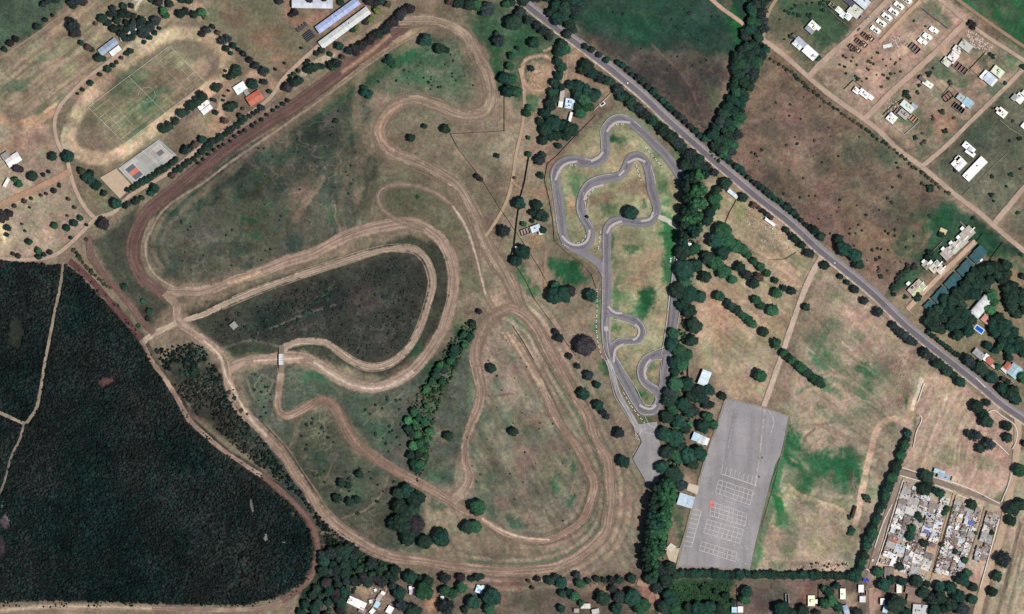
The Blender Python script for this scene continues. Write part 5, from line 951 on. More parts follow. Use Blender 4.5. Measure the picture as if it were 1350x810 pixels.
zone('on the western meadow beside the lanes', [(91,207,8.8,'t'),(70,207,6.8),(44,233,6.8),(22,222,6,'p'),(28,224,5,'p'),(58,231,3.2),(65,227,2.8),(21,237,5,'g'),(26,243,6,'g'),(72,252,4),(79,246,2.4),(79,243,2),(109,226,6,'o'),(115,234,7,'t'),(121,238,7,'t'),(128,245,7.5,'t'),(121,229,5),(138,255,5,'s'),(138,296,9,'p'),(154,269,8.6,'t'),(5,286,9.5,'p'),(13,282,6,'p'),(73,298,5,'g'),(89,301,5,'t'),(99,295,5.4,'t'),(107,288,4.2,'t'),(39,319,5,'t'),(52,331,5,'g'),(52,339,4.6),(59,336,4,'s'),(67,333,4,'s'),(11,301,5,'s'),(10,310,4,'s'),(91,263,3,'n'),(99,274,2.6,'n'),(90,285,2.2,'n'),(94,314,2.6),(115,297,2.2),(4,348,6,'p'),(33,266,4,'n'),(42,262,2.5),(55,258,2.6,'n'),(62,256,2.6,'n'),(20,272,3.2,'n'),(40,274,1.8),(18,335,3,'n'),(25,338,3.6,'s'),(30,296,2,'n'),(34,305,2.2,'n')], 'park_tree', word='meadow tree')
zone('between the two brown lanes', row([(98,330),(108,345),(122,360),(135,372),(145,380)], 15, 2.9, 1, 'do')+[(164,378,5,'t'),(189,397,4,'g'),(197,410,5),(195,420,4),(183,430,3.5,'g'),(208,463,4),(114,316,3,'o'),(256,490,7),(248,492,5,'t')], 'shrub', cat='bush', word='shrub')
# shrubs
def shrubs(place, items, col='d'): zone(place, items, 'shrub', 'bush', col=col, word='shrub')
shrubs('on the dry lot north-west of the village', scatter([(1100,80),(1128,62),(1168,72),(1200,80),(1190,100),(1160,118),(1120,105)], 34, 1.3, 2.6, 'do'))
shrubs('on the green plot beside the creek lane', scatter([(1030,12),(1060,0),(1095,-5),(1098,10),(1070,25),(1040,22)], 22, 1.6, 3.2, 'dt')+[(1044,48,4.5,'s'),(1034,52,1.8),(1078,77,4.5,'d'),(1028,26,1.6)])
shrubs('among the village houses', [(1225,98,4.3,'d'),(1213,101,2.8),(1217,104,1.8),(1230,90,2),(1253,109,3.6,'o'),(1212,113,2.8,'d'),(1210,122,3,'d'),(1195,124,5.5,'d'),(1198,129,3.6,'t'),(1242,148,4.2,'o'),(1246,173,4,'d'),(1207,182,3.6,'t'),(1219,187,3,'o'),(1214,190,2),(1230,157,2.6,'o'),(1229,153,1.8,'n'),(1258,156,2.6,'o'),(1216,176,2.2,'o'),(1131,104,3,'t'),(1310,75,3.6,'t'),(1305,72,3),(1281,34,7,'p'),(1349,88,4.5,'d'),(1344,183,3.4),(1331,186,2),(1259,225,3,'d'),(1308,233,3,'d'),(1333,231,3.6,'t'),(1345,223,2.2),(1327,246,2),(1307,257,3.6,'d'),(1310,265,2.2),(1342,281,3,'t'),(1283,288,3,'d'),(1226,249,5.8,'d'),(1346,336,3),(1215,242,2.4),(1187,233,2.8,'o'),(1177,247,2.2),(1176,267,2.6),(1220,35,2),(1205,28,2),(1325,110,3,'t'),(1309,143,1.8),(1335,160,2.4,'t')])
zone('along the ditch under the village road', row([(1016,78),(1045,98),(1075,124),(1110,150),(1140,170),(1175,196),(1215,228),(1250,256)], 46, 2.5, 1.3, 'do'), 'shrub', cat='bush', word='shrub')
shrubs('on the brown field', scatter([(1060,110),(1130,165),(1215,235),(1235,265),(1180,370),(1130,345),(1060,290),(985,200),(1010,110)], 62, 1.0, 2.3, 'ddn'))
shrubs('on the meadow above the terraced houses', [(1240,309,4.6,'d'),(1224,337,7.5,'d'),(1205,352,5,'p'),(1196,357,5),(1188,362,5),(1183,368,4,'p'),(1180,375,5),(1176,380,4),(1178,388,3.4),(1197,350,4,'p'),(1209,392,6.5,'d'),(1194,392,3.4,'d'),(1246,343,3.6,'o'),(1278,315,2.8,'d'),(1159,357,3.4,'n'),(1161,365,3.6,'d'),(1150,330,2.4),(1157,328,2.2),(1162,329,2),(1160,340,2.4),(1155,343,2.4),(1170,357,2),(1136,304,2),(1128,308,1.8),(1132,297,2),(1142,284,2.2),(1167,305,2),(1171,308,2.2),(1180,311,2),(1226,286,2),(1213,370,2)])
shrubs('on the field beyond the highway', scatter([(790,10),(960,5),(955,60),(935,90),(900,110),(830,80)], 30, .9, 1.9, 'd')+[(910,18,3,'p'),(939,22,2)])
shrubs('on the dirt banks of the circuit', scatter([(270,470),(300,500),(340,570),(330,600),(270,540),(235,490)], 40, 1.2, 3.4, 'ddo')+scatter([(280,430),(400,378),(450,360),(460,400),(380,430),(330,445)], 52, 1.2, 3.2, 'ddt'))
shrubs('across the eastern infield teardrop', scatter([(450,360),(545,345),(560,375),(545,420),(510,465),(470,465),(440,430)], 30, 1.0, 2.6, 'ddt'))
shrubs('across the western infield', scatter([(215,300),(330,200),(440,130),(480,180),(470,300),(300,360),(220,365)], 60, .9, 1.9, 'd')+[(443,160,4.3,'d'),(437,179,2),(483,121,9.5,'t'),(513,80,7.5,'t'),(517,84,6,'g'),(499,108,2)])
shrubs('inside the south-western loops', scatter([(390,560),(430,545),(470,610),(560,655),(520,700),(440,665),(400,610)], 44, 1.1, 3, 'ddt')+scatter([(480,525),(540,510),(560,560),(530,610),(480,575)], 22, 1.1, 2.6, 'dt')+scatter([(325,490),(360,485),(360,560),(345,560)], 16, 1, 2.2, 'dt'))
shrubs('inside the upper loop', scatter([(510,95),(540,60),(600,70),(630,120),(590,130),(530,115)], 26, .9, 2, 'do'))
shrubs('on the dry southern infield', scatter([(640,460),(670,440),(760,600),(750,690),(640,670),(610,600)], 30, .8, 1.7, 'do')+[(551,260,3,'g'),(631,232,2,'p')])
shrubs('at the spoil rows east of the field', [(1120,682,3.6,'t'),(1141,655,5,'t'),(1123,698,5,'t'),(1122,703,5,'g'),(1145,660,4,'n')]+scatter([(1050,742),(1120,742),(1118,752),(1050,752)], 20, 1, 2.2, 'on'))

def low_tufts():
    V0, F0 = I1; n = len(SMALL); A = np.array([t[:3] for t in SMALL]); cc = np.array([TCOL[t[3]] for t in SMALL])*RNG.uniform(.8, 1.5, (n, 1))
    V = V0[None]*(1+RNG.normal(0, .18, (n, len(V0), 1)))*(A[:, 2]*U)[:, None, None]
    P = np.stack([(A[:, 0]-675)*U, (405-A[:, 1])*U, A[:, 2]*U*.35], -1)[:, None, :]
    VV = (V*np.array([1, 1, .75])+P).reshape(-1, 3); FF = (F0[None]+(np.arange(n)*len(V0))[:, None, None]).reshape(-1, 3)
    m = npmesh('low_scrub', VV, FF, [M['scrub']]); k = np.repeat(np.concatenate([cc, np.ones((n, 1))], 1)[:, None], len(V0), 1).reshape(-1)
    m.color_attributes.new('Col', 'FLOAT_COLOR', 'POINT').data.foreach_set('color', k.astype(np.float32))
    tag(link('low_scrub', m), kind='stuff', label='tiny dark tufts scattered over fields, lots and infield')
low_tufts()
# ------------------------------------------------------------------ scrub wood (uncountable)
def blob_field(name, P, spacing, r0, r1, h, cols, kind='stuff', keep=None, avoid=(), label=None):
    px, py = zip(*P); st = spacing
    gx, gy = np.meshgrid(np.arange(min(px), max(px), st), np.arange(min(py), max(py), st)); x = gx.ravel(); y = gy.ravel()
    x = x+RNG.uniform(-1.1, 1.1, x.shape)*st; y = y+RNG.uniform(-1.1, 1.1, y.shape)*st
    ok = inpoly(x, y, P)
    for A, w in avoid: ok &= segdist(x, y, smooth(A, 5)) > w
    if keep is not None: ok &= keep(x, y)
    x, y = x[ok], y[ok]; n = len(x)
    V0, F0 = I1; low = V0[:, 2] > -.35
    r = (r0+(r1-r0)*RNG.random(n)**1.6)*(1+.9*fbm(x, y, .05, 2, 3))
    V = V0[None]*(1+RNG.normal(0, .16, (n, len(V0), 1)))
    V = V*r[:, None, None]; V[..., 2] *= h
    a = RNG.uniform(0, 6.28, n); ca, sa = np.cos(a)[:, None], np.sin(a)[:, None]
    X = V[..., 0]*ca-V[..., 1]*sa+((x-675)*U)[:, None]; Y = V[..., 0]*sa+V[..., 1]*ca+((405-y)*U)[:, None]
    Z = V[..., 2]+(r*h*.55+RNG.uniform(0, .5, n))[:, None]
    VV = np.stack([X, Y, Z], -1).reshape(-1, 3)
    Fk = F0[np.any(low[F0], axis=1)]
    FF = (Fk[None]+(np.arange(n)*len(V0))[:, None, None]).reshape(-1, 3)
    m = npmesh(name, VV, FF, [M['scrub']])
    k = np.array([c[:3] for c in cols]); t = fbm(x, y, .014, 5, 5)*1.0+.3*fbm(x, y, .2, 1, 2)+RNG.normal(0, .06, n)
    idx = np.clip(((t+.28)/.56*len(cols)).astype(int), 0, len(cols)-1)
    cc_ = k[idx]*RNG.uniform(.55, 1.6, (n, 1))*(1+1.3*fbm(x, y, .035, 7, 4))[:, None]*np.array([1.12, 1.05, .95])
    cc_ = np.repeat(np.concatenate([cc_, np.ones((n, 1))], 1)[:, None, :], len(V0), 1).reshape(-1)
    cat = m.color_attributes.new('Col', 'FLOAT_COLOR', 'POINT'); cat.data.foreach_set('color', cc_.astype(np.float32))
    return tag(link(name, m), kind=kind, label=label)
PW = [(84,346),(78,385),(72,412),(65,449),(59,479),(54,511),(48,538),(32,558),(15,551),(-10,540)]
PW2 = [(32,558),(26,580),(15,602),(5,638),(-5,660)]
PR = [(92,345),(112,362),(148,403),(173,432),(188,452),(202,479),(217,499),(234,526),(249,553),(292,592),(344,627),(369,645),(391,667),(408,688),(418,711),(418,735),(410,760),(393,779),(369,795),(332,803),(270,804),(100,802),(-20,806)]
def clear(x, y):
    k = np.ones(x.shape, bool)
    for cx, cy, rx, ry in ((140,504,11,7),(7,690,7,10),(2,725,5,16),(250,705,3,3),(352,710,8,3),(332,668,3,12),(22,440,10,20)):
        k &= (((x-cx)/rx)**2+((y-cy)/ry)**2) > 1+.8*fbm(x, y, .3, 3, 2)
    return k & (fbm(x, y, .06, 7, 4) < .23)
WC = [(.004,.012,.014), (.005,.013,.015), (.006,.018,.016), (.008,.016,.018), (.014,.018,.021), (.010,.019,.018), (.013,.018,.018), (.018,.021,.021)]
blob_field('scrub_forest', WOOD, 1.95, .7, 1.9, .7, WC, keep=clear, avoid=((PW, 2.9), (PW2, 2.3), (PR, 4.2)), label='dense dark bluish scrub forest filling the south-western corner')
blob_field('scrub_undergrowth', [(205,462),(262,450),(300,510),(330,560),(395,640),(434,696),(478,722),(440,740),(424,700),(400,660),(330,606),(262,550),(222,498)], 2.7, .6, 2.0, .8, [(.006,.013,.013),(.009,.017,.015),(.022,.025,.023)], avoid=((PR, 6), ([(262,444),(285,462),(298,481),(301,506),(314,531),(354,578),(398,637),(438,687),(487,721)], 8)), keep=lambda x, y: fbm(x, y, .05, 2, 4) < .12+.0*y)
blob_field('forest_margin_scrub', [(86,352),(150,404),(184,452),(200,486),(226,532),(246,560),(290,603),(335,632),(384,676),(404,702),(408,735),(398,762),(372,782),(330,793),(200,795),(0,793),(0,803),(200,799),(330,800),(380,790),(408,765),(415,735),(412,702),(392,672),(342,624),(294,596),(252,552),(232,526),(210,488),(192,452),(154,400),(100,352)], 3.0, .4, 1.3, .8, [(.010,.020,.018),(.03,.034,.028)], keep=lambda x, y: fbm(x, y, .12, 4, 3) < .0)
blob_field('infield_undergrowth', [(268,432),(400,372),(500,340),(548,338),(562,372),(552,420),(525,462),(480,474),(430,444),(380,444),(300,456)], 4.2, .35, 1.1, .7, [(.018,.028,.022),(.03,.036,.028),(.055,.045,.04)], keep=lambda x, y: fbm(x, y, .05, 3, 4) < .02)
blob_field('gully_undergrowth', [(550,635),(540,560),(550,520),(592,450),(615,424),(630,430),(604,480),(584,520),(572,560),(562,620)], 3.0, .7, 1.7, .8, [(.02,.05,.026),(.03,.075,.03),(.02,.035,.022)])
blob_field('thicket_undergrowth', [(420,735),(440,712),(520,748),(520,770),(470,772),(450,820),(385,820),(395,792),(420,765)], 3.4, .8, 1.9, .8, [(.016,.034,.022),(.02,.05,.028),(.02,.025,.024)])
blob_field('creek_undergrowth', [(988,-10),(1015,-10),(1011,40),(1003,56),(1010,66),(985,130),(966,205),(945,214),(932,200),(942,170),(962,110),(975,62),(984,35)], 3.6, .8, 2.0, .9, [(.016,.034,.022),(.02,.055,.028),(.045,.05,.025)])
blob_field('belt_undergrowth', [(910,235),(925,235),(925,318),(908,400),(900,480),(918,530),(895,620),(876,740),(866,745),(872,660),(884,560),(894,440),(902,340),(906,240)], 4.2, .8, 1.8, .9, [(.016,.034,.022),(.02,.05,.026)])
blob_field('garden_undergrowth', [(885,768),(962,768),(960,815),(895,815)], 3.6, .5, 1.3, .7, [(.022,.05,.024),(.03,.07,.03)])

# ------------------------------------------------------------------ buildings
def rect_part(root, rx, ry, cx, cy, w, h, ang, roof, col, H=3.0, wall=(.5,.47,.42), door=True, tank=False, seed=0):
    """one block of a house. px units; ang degrees counter-clockwise in the picture."""
    X, Y = PX(cx, cy); w *= U; h *= U; a = math.radians(ang); loc = (X-rx, Y-ry, 0)
    hw, hh = w/2, h/2; rnd = random.Random(seed)
    wl = MB(); t = .2
    for x0, x1, y0, y1 in ((-hw, hw, -hh, -hh+t), (-hw, hw, hh-t, hh), (-hw, -hw+t, -hh+t, hh-t), (hw-t, hw, -hh+t, hh-t)): wl.box(x0, x1, y0, y1, 0, H)
    if roof == 'gable':
        for sx in (-1, 1):
            x = sx*(hw-.05); wl.quad([(x, -hh, H), (x, hh, H), (x, 0, H+min(h*.18, 1.6)-.06)])
    if roof == 'open':
        for k in range(max(1, int(w/4))): x = -hw+w*(k+1)/(int(w/4)+1); wl.box(x-.08, x+.08, -hh+t, hh-t, 0, H*.92)
    wo = wl.obj('wall', [M['wall']], root, loc, a, wall)
    if roof == 'gable':
        b = MB(); e = .35; rz = min(h*.18, 1.6)
        for s in (-1, 1):
            P = [(-hw-e, s*(hh+e), H+.02), (hw+e, s*(hh+e), H+.02), (hw+e, 0, H+rz+.05), (-hw-e, 0, H+rz+.05)]
            Q = [(x, y, z+.09) for x, y, z in P]
            if s > 0: P, Q = P[::-1], Q[::-1]
            b.quad(Q); b.quad(P[::-1])
            for i in range(4): b.quad([P[i], P[(i+1) % 4], Q[(i+1) % 4], Q[i]])
        ro = b.obj('roof', [M['rooft']], root, loc, a, col)
        c = MB(); c.box(-hw-e, hw+e, -.18, .18, H+rz+.12, H+rz+.2); c.obj('ridge_cap', [M['rooft']], ro, color=tuple(v*.9 for v in col))
    elif roof == 'arch':
        b = MB(); n = 12; pr = None
        for i in range(n+1):
            th = math.pi*i/n; y = -hh*math.cos(th)*1.03; z = H-.3+math.sin(th)*h*.22
            cur = [(-hw-.2, y, z), (hw+.2, y, z)]
            if pr: b.quad([pr[0], pr[1], cur[1], cur[0]])
            pr = cur
        for sx in (-1, 1):
            x = sx*(hw-.02); wo2 = [(x, -hh*math.cos(math.pi*i/n), H-.3+math.sin(math.pi*i/n)*h*.22-.05) for i in range(n+1)]
            b.quad(wo2 if sx > 0 else wo2[::-1])
        ro = b.obj('roof', [M['rooft']], root, loc, a, col)
    elif roof == 'mono':
        b = MB(); e = .25; dz = rnd.choice((.2, .35, .5)); s = rnd.choice((-1, 1))
        z0, z1 = (H+.03, H+dz) if s > 0 else (H+dz, H+.03)
        P = [(-hw-e, -hh-e, z0), (hw+e, -hh-e, z0), (hw+e, hh+e, z1), (-hw-e, hh+e, z1)]; Q = [(x, y, z+.08) for x, y, z in P]
        b.quad(Q); b.quad(P[::-1])
        for i in range(4): b.quad([P[i], P[(i+1) % 4], Q[(i+1) % 4], Q[i]])
        ro = b.obj('roof', [M['rooft']], root, loc, a, col)
    elif roof == 'flat':
        b = MB(); b.box(-hw+t+.004, hw-t-.004, -hh+t+.004, hh-t-.004, H-.35, H-.15); p = .0
        b.box(-hw-.03, hw+.03, -hh-.03, -hh+t-.002, H+.004, H+.08); b.box(-hw-.03, hw+.03, hh-t+.002, hh+.03, H+.004, H+.08)
        b.box(-hw-.03, -hw+t-.002, -hh+t, hh-t, H+.004, H+.08); b.box(hw-t+.002, hw+.03, -hh+t, hh-t, H+.004, H+.08)
        if rnd.random() < .6: b.box(hw*.2, hw*.2+.15, -hh+t+.01, hh-t-.01, H-.15, H+.02)
        ro = b.obj('roof', [M['roofc']], root, loc, a, col)
    else:
        ro = None
        f = MB(); f.quad([(-hw+t, -hh+t, .09), (hw-t, -hh+t, .09), (hw-t, hh-t, .09), (-hw+t, hh-t, .09)]); f.obj('floor_slab', [M['roofc']], root, loc, a, col)
    if roof == 'flat' and w > 6 and h > 4.5 and H > 2 and ro is not None:
        for _ in range(rnd.choice((1, 2, 2, 3))):
            rw, rd = rnd.uniform(.9, 1.9), rnd.uniform(.8, 1.5); qx, qy = rnd.uniform(-hw+rw+.3, hw-rw-.3), rnd.uniform(-hh+rd+.3, max(-hh+rd+.31, hh-rd-.3)); hz = rnd.choice((.5, 1.1, 1.9))
            k = MB(); k.box(qx-rw, qx+rw, qy-rd, qy+rd, H-.147, H+hz+rnd.random()*.01); k.obj('added_roof_box', [M['roofc']], ro, color=tuple(v*rnd.uniform(.55, 1) for v in col))  # random boxes added so they cast dark shadow bits on flat roofs
    if tank and ro is not None:
        tx, ty = rnd.uniform(-hw*.5, hw*.5), rnd.uniform(-hh*.4, hh*.4)
        k = MB(); k.cyl(tx, ty, H+.02 if roof != 'flat' else H-.15, H+1.3, .65, .6, 12); k.cyl(tx, ty, H+1.3, H+1.45, .3, .25, 10); k.obj('water_tank', [M['metal']], ro)
    if door:
        d = MB(); d.box(-.5, .5, -hh-.03, -hh+.01, .05, 2.1); d.obj('door', [M['wood']], root, loc, a)
        for x in (-hw*.6, hw*.6):
            if hw > 2.2:
                g = MB(); g.box(x-.6, x+.6, -hh-.04, -hh+.01, 1.0, 2.0); fr = g.obj('window', [M['glass']], root, loc, a)
def house(label, blocks, name='house', cat='house', group=None, H=3.1, tank=True, wall=(.5,.47,.42)):
    cx, cy = blocks[0][0], blocks[0][1]; X, Y = PX(cx, cy)
    root = link(name, None, loc=(X, Y, 0)); tag(root, label, cat, group)
    for i, b in enumerate(blocks):
        hh = b[7] if len(b) > 7 else H
        rect_part(root, X, Y, *b[:5], b[5], b[6], hh, wall, door=(i == 0), tank=(tank and i == 0 and b[2]*b[3] > 70), seed=int(cx*7+cy*13+i))
    return root
WH, GW, BG, BL, GY, TE, RD_, DK, BN = L(246,244,240,1.0), L(206,206,200), L(176,160,142), L(196,208,222,1.0), L(158,158,156), L(52,92,98,1.0), L(196,88,62), L(58,52,54), L(140,110,94)
house('long grey white barn on the northern edge', [(412,5,53,12,-1,'gable',L(206,208,216),3.6)], 'barn', 'barn')
house('long pale blue roofed barn beside the white one', [(445.5,21,66,10,36,'gable',L(168,180,212),3.6)], 'barn', 'barn')
house('long white roofed shed along the hedge', [(454.5,37,78,10.5,36.5,'gable',L(206,208,204),3.6)], 'barn', 'barn')
house('blue grey roofed clubhouse with a white annex', [(143,62,27,9,37,'gable',L(158,170,188)),(152.5,67.5,15,6.5,37,'mono',WH)], 'clubhouse', 'building')
house('pale narrow house half hidden in the grey grove', [(178,38,22,5.5,42,'mono',L(206,198,186)),(163,51,8,5,20,'mono',BL)])
house('white pavilion beside the football pitch trees', [(269,139,16,5.5,38,'mono',WH),(273,145,15,6,38,'mono',L(226,226,222))], 'pavilion', 'building')
house('villa with orange tiled roof and white wing', [(336,129.5,20,13,33,'gable',L(186,104,80)),(317,116.5,16,12,33,'flat',L(222,216,206)),(325,122,6,8,33,'flat',L(150,146,130))], 'villa')
house('white roofed hall by the western dirt lane', [(18,211,19,12,32,'gable',WH),(8,206,10,9,32,'mono',L(150,146,140))], 'hall', 'building')
house('small white shelter south of the western hall', [(9,241,12,4,62,'mono',WH)], 'shelter', 'shelter', tank=False)
house('farmhouse with white roofs inside the dark grove', [(751,137,12,13,-8,'flat',L(226,230,222)),(741,127,6,15,-8,'flat',L(176,160,148)),(739,138,5,7,-8,'mono',WH),(757,141,6,8,-8,'mono',L(182,182,176)),(752,155,3,13,-15,'mono',WH)], 'farmhouse')
house('little white cottage with half open shell', [(706,301.5,12,8,20,'mono',L(206,220,234)),(693,306,12,8,20,'open',L(150,124,110)),(714,306,7,6,10,'mono',L(226,214,190))], 'cottage')
house('tiny white hut below the cottage', [(681,329,3,7,0,'mono',WH)], 'hut', 'hut', tank=False)
house('white tin shed at the edge of the dry field', [(928.7,498.5,19.5,12,68,'mono',L(206,220,228),4.2)], 'shed', 'shed', tank=False)
house('long white shed beside the parking ground', [(917,576,8,10,-21,'gable',L(224,230,226)),(925,580,9,10.5,-21,'gable',L(206,212,214)),(931,582,5,9,-21,'mono',WH)], 'shed', 'shed', tank=False)
house('pale blue roofed hall at the west side of the lot', [(904,660,20,15,-17,'gable',L(190,206,220),4.0)], 'hall', 'building')
house('white control hut beside the kart straight', [(907,322.5,8,4,-10,'mono',WH),(901,319,4,3,-10,'mono',WH)], 'control_hut', 'hut', tank=False)
house('white container like booth under the belt trees', [(893,346,3.2,8,-5,'mono',L(214,214,216))], 'booth', 'hut', tank=False)
house('white roadside shed near the belt corner', [(966,256,15.5,4.5,-39,'mono',L(206,214,220))], 'shed', 'shed', tank=False)
house('narrow white shed on the dirt park edge', [(1015,293,15,3,-36,'mono',WH)], 'shed', 'shed', tank=False)
house('white house with dark porch beside the green plot', [(1072,34,12,9,-42,'flat',WH),(1067,40,12,5,-42,'mono',L(150,156,164)),(1078,37,6,5,-42,'mono',WH)])
house('long white house on the corner of the creek lane', [(1068,70,20,12,-42,'flat',WH),(1056,56,16,6,-42,'mono',L(176,180,190)),(1051,60,14,7,-42,'flat',L(220,224,226)),(1048,49,8,2,-42,'open',L(110,92,84))])
house('cluster house with many white roofs', [(1118,22,9,9,-40,'flat',WH),(1106,14,9,7,-40,'flat',WH),(1111,20,7,8,-40,'flat',L(212,206,198)),(1099,9,14,6,-40,'open',L(150,120,104))])
house('beige flat roofed house beside the cluster house', [(1127,15,17,14,-40,'flat',L(196,188,172)),(1132,22,6,6,-40,'open',BN)])
house('pale grey roofed house at the northern edge', [(1136,2,20,12,-40,'mono',L(206,214,220)),(1119,3,14,6,-40,'mono',L(84,80,96)),(1112,-2,8,5,-40,'flat',WH)])
for i, (x, y) in enumerate([(1194,1),(1185,8.5),(1177.7,15.6),(1169.5,23.6),(1162,31.2),(1154,39.3)]):
    x += random.uniform(-.8, .8); y += random.uniform(-.8, .8)
    house(f'half built white row house, {nth(i)} from the north in the long file', [(x-2.5,y-2,7,6,-42,'flat',L(238,232,212)),(x+3.2,y+1,7,6,-42,'flat',L(230,226,206)),(x,y+1,7,4,-42,'flat',L(208,196,172)),(x,y,19,10,-42,'open',L(176,148,124),.7)], 'row_house', 'house', 'half built row houses', tank=False, H=2.9)
for i, (x, y) in enumerate([(1144.5,49),(1136,57),(1127.5,64.5)]):
    house(f'roofless brick shell, {nth(i)} from the north below the white row', [(x-3,y-1,11,6,-42,'open',L(120,98,84)),(x+4,y+2,8,6,-42,'open',L(200,180,156))], 'house_shell', 'house', 'roofless shells', tank=False, wall=(.42,.3,.24))
for i, (x, y) in enumerate([(1230.5,40),(1222,48.5),(1215.6,55)]):
    house(f'white flat roofed row house, {nth(i)} from the north in the short file', [(x-2,y-1,7,6,-42,'flat',L(240,234,216)),(x+3,y+1,7,5,-42,'flat',L(232,228,208)),(x,y,18,9,-42,'open',L(176,148,124),.7)], 'row_house', 'house', 'white row houses', tank=False, H=2.9)
house('roofless grey brick shell at the end of the short file', [(1206,64,14,9,-42,'open',L(120,104,100))], 'house_shell', tank=False, wall=(.4,.33,.3))
house('low white concrete slab house beside the rubble', [(1170,61,12,5,15,'flat',L(206,202,186),1.0)], 'slab_house', tank=False)
house('lone white house on the dry village lot', [(1139,124,15,8,-38,'flat',WH),(1129,120,9,7,-38,'flat',WH),(1148,129,7,6,-38,'flat',L(226,218,202))])
house('white block house with grey wing on the corner lot', [(1175.5,156,12,11,-40,'flat',WH),(1196,141,19,9,-40,'flat',L(200,200,184)),(1191,151,14,9,-40,'flat',L(170,162,150)),(1204,157,12,9,-42,'open',L(176,136,100)),(1184,148,8,9,-40,'open',L(130,114,100)),(1205,140,8,4,-40,'mono',L(166,174,190))])
house('small white house with dark back wall', [(1223,111,14,7,-35,'flat',WH),(1216,105,10,4,-35,'mono',L(108,104,104))])
house('roofless brown brick house on the middle lot', [(1250,128,13,9,40,'open',BN)], tank=False, wall=(.38,.26,.2))
house('twin grey roofed house with open court coloured dark for shade', [(1266,129,9,8,-38,'mono',L(172,184,186)),(1276,136,13,10,-38,'mono',L(180,190,186)),(1264,143,16,8,-38,'open',L(24,22,24)),(1271,138,5,8,-38,'flat',WH)])  # near-black court floor paints in the shade between its walls
house('white L shaped house with red brick yard', [(1256,76,12,14,-40,'flat',L(226,222,216)),(1248,82,12,10,-40,'flat',L(212,206,200)),(1262,66,12,8,-40,'flat',L(204,196,176)),(1266,90,20,10,-38,'open',L(118,84,78))])
house('light grey roofed house beside the brick rubble', [(1273,61,17,11,-38,'flat',L(186,188,180)),(1265,66,9,2.5,-38,'mono',L(84,66,60))])
house('white and pale blue house on the eastern lot', [(1304,104,13,12,-42,'gable',L(206,214,226)),(1297,99,6,13,-42,'flat',WH),(1310,109,4,12,-42,'flat',WH)])
house('pale green flat roofed house next to the blue one', [(1315,95,16,11,-38,'flat',L(204,200,172))])
house('white stepped house at the eastern road', [(1344,130,12,12,-42,'flat',L(236,234,224)),(1337,129,6,8,-42,'mono',L(160,158,156)),(1350,124,8,8,-42,'flat',L(206,202,186))])
house('small white house with green yard', [(1320.7,149,13,10,-38,'flat',WH),(1316,145,8,4,-38,'flat',L(200,180,160))])
house('white house cut by the eastern edge', [(1350,166,7,8,-40,'flat',WH)], tank=False)
house('white house with two blocks above the long hall', [(1277,195,18,8,-40,'flat',WH),(1279,202,14,6,-35,'flat',WH)])
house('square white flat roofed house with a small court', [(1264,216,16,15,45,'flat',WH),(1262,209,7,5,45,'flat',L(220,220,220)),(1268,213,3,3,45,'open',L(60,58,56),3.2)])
house('long white flat roofed hall near the crossroads', [(1285,223,36,12,46,'flat',WH)], 'hall', 'building')
# terraced houses
for i, (x, y, w_, h_, c) in enumerate([(1275,308,17,13,L(178,160,144)),(1268,319,13,12,L(182,170,150)),(1258,327,12,13,L(190,178,160)),(1248,335,13,13,L(178,158,144)),(1233,352,16,11,L(196,186,158)),(1221,350,9,10,L(168,150,130)),(1240,357,9,8,L(200,184,156)),(1206,378,22,8,L(176,158,138)),(1211,383,22,7,L(190,188,140))]):
    house(f'beige roofed terraced house, {nth(i)} along the upper side of the close', [(x,y,w_,h_,44,'flat' if i % 3 else 'mono',c),(x-w_*.4,y-h_*.5,4,5,-44,'flat',L(226,220,208)),(x+w_*.38,y-h_*.35,1.6,9,-44,'flat',WH,3.6)], 'terraced_house', 'house', 'beige terraced houses', tank=False)
for i in range(9):
    t = i/8; x = 1293-66*t+(1.5 if i % 2 else -1); y = 331+72*t+(-1 if i % 2 else 1)
    house(f'teal roofed terraced house, {nth(i)} from the north-east along the close', [(x,y,12.5,13,44.5,'mono',TE)]+([(x+7,y+4,4,3,44,'flat',WH)] if i % 2 else []), 'terraced_house', 'house', 'teal terraced houses', tank=False)
house('curved white barrel roofed hall in the grove', [(1292.5,405,32,14.5,49,'arch',L(212,212,210),4)], 'barrel_hall', 'building', tank=False)
house('red and white outbuildings beside the barrel hall', [(1299,421,10,9,-40,'mono',L(190,130,112)),(1305,426,5,8,-30,'mono',L(206,196,190))], 'outbuilding', 'shed', tank=False)
house('grey roofed house with red tiled end', [(1290,467,15,8,-40,'gable',L(164,166,168)),(1304,476,10,8,-40,'gable',L(182,104,88)),(1299,471,5,9,-40,'mono',WH),(1309,483,6,3,-35,'mono',L(206,176,164))])
house('large grey roofed house with a red tiled corner', [(1337,489,16,15,52,'gable',L(186,192,184)),(1328,483,9,8,52,'gable',L(180,104,82)),(1324,488,5,10,45,'flat',L(214,208,204))])
house('long grey metal shed above the settlement road', [(1244,628,16,7,-18,'mono',L(164,172,184)),(1238,622,14,5,-18,'mono',L(196,200,196)),(1252,630,6,6,-18,'open',L(190,186,178))], 'shed', 'shed')
house('small grey square shelter on the circuit bank', [(308.5,429.5,8,8,40,'mono',L(150,146,138))], 'shelter', 'shelter', tank=False, H=2.4)
house('white house at the southern edge of the thicket', [(464,792,10,10,-25,'flat',WH),(475,797,14,10,-25,'mono',WH),(478,805,9,6,-25,'mono',L(150,126,116))])
house('white roofed hut south of the thicket rubble', [(514,804,8,10,-30,'flat',WH)], 'hut', 'hut', tank=False)
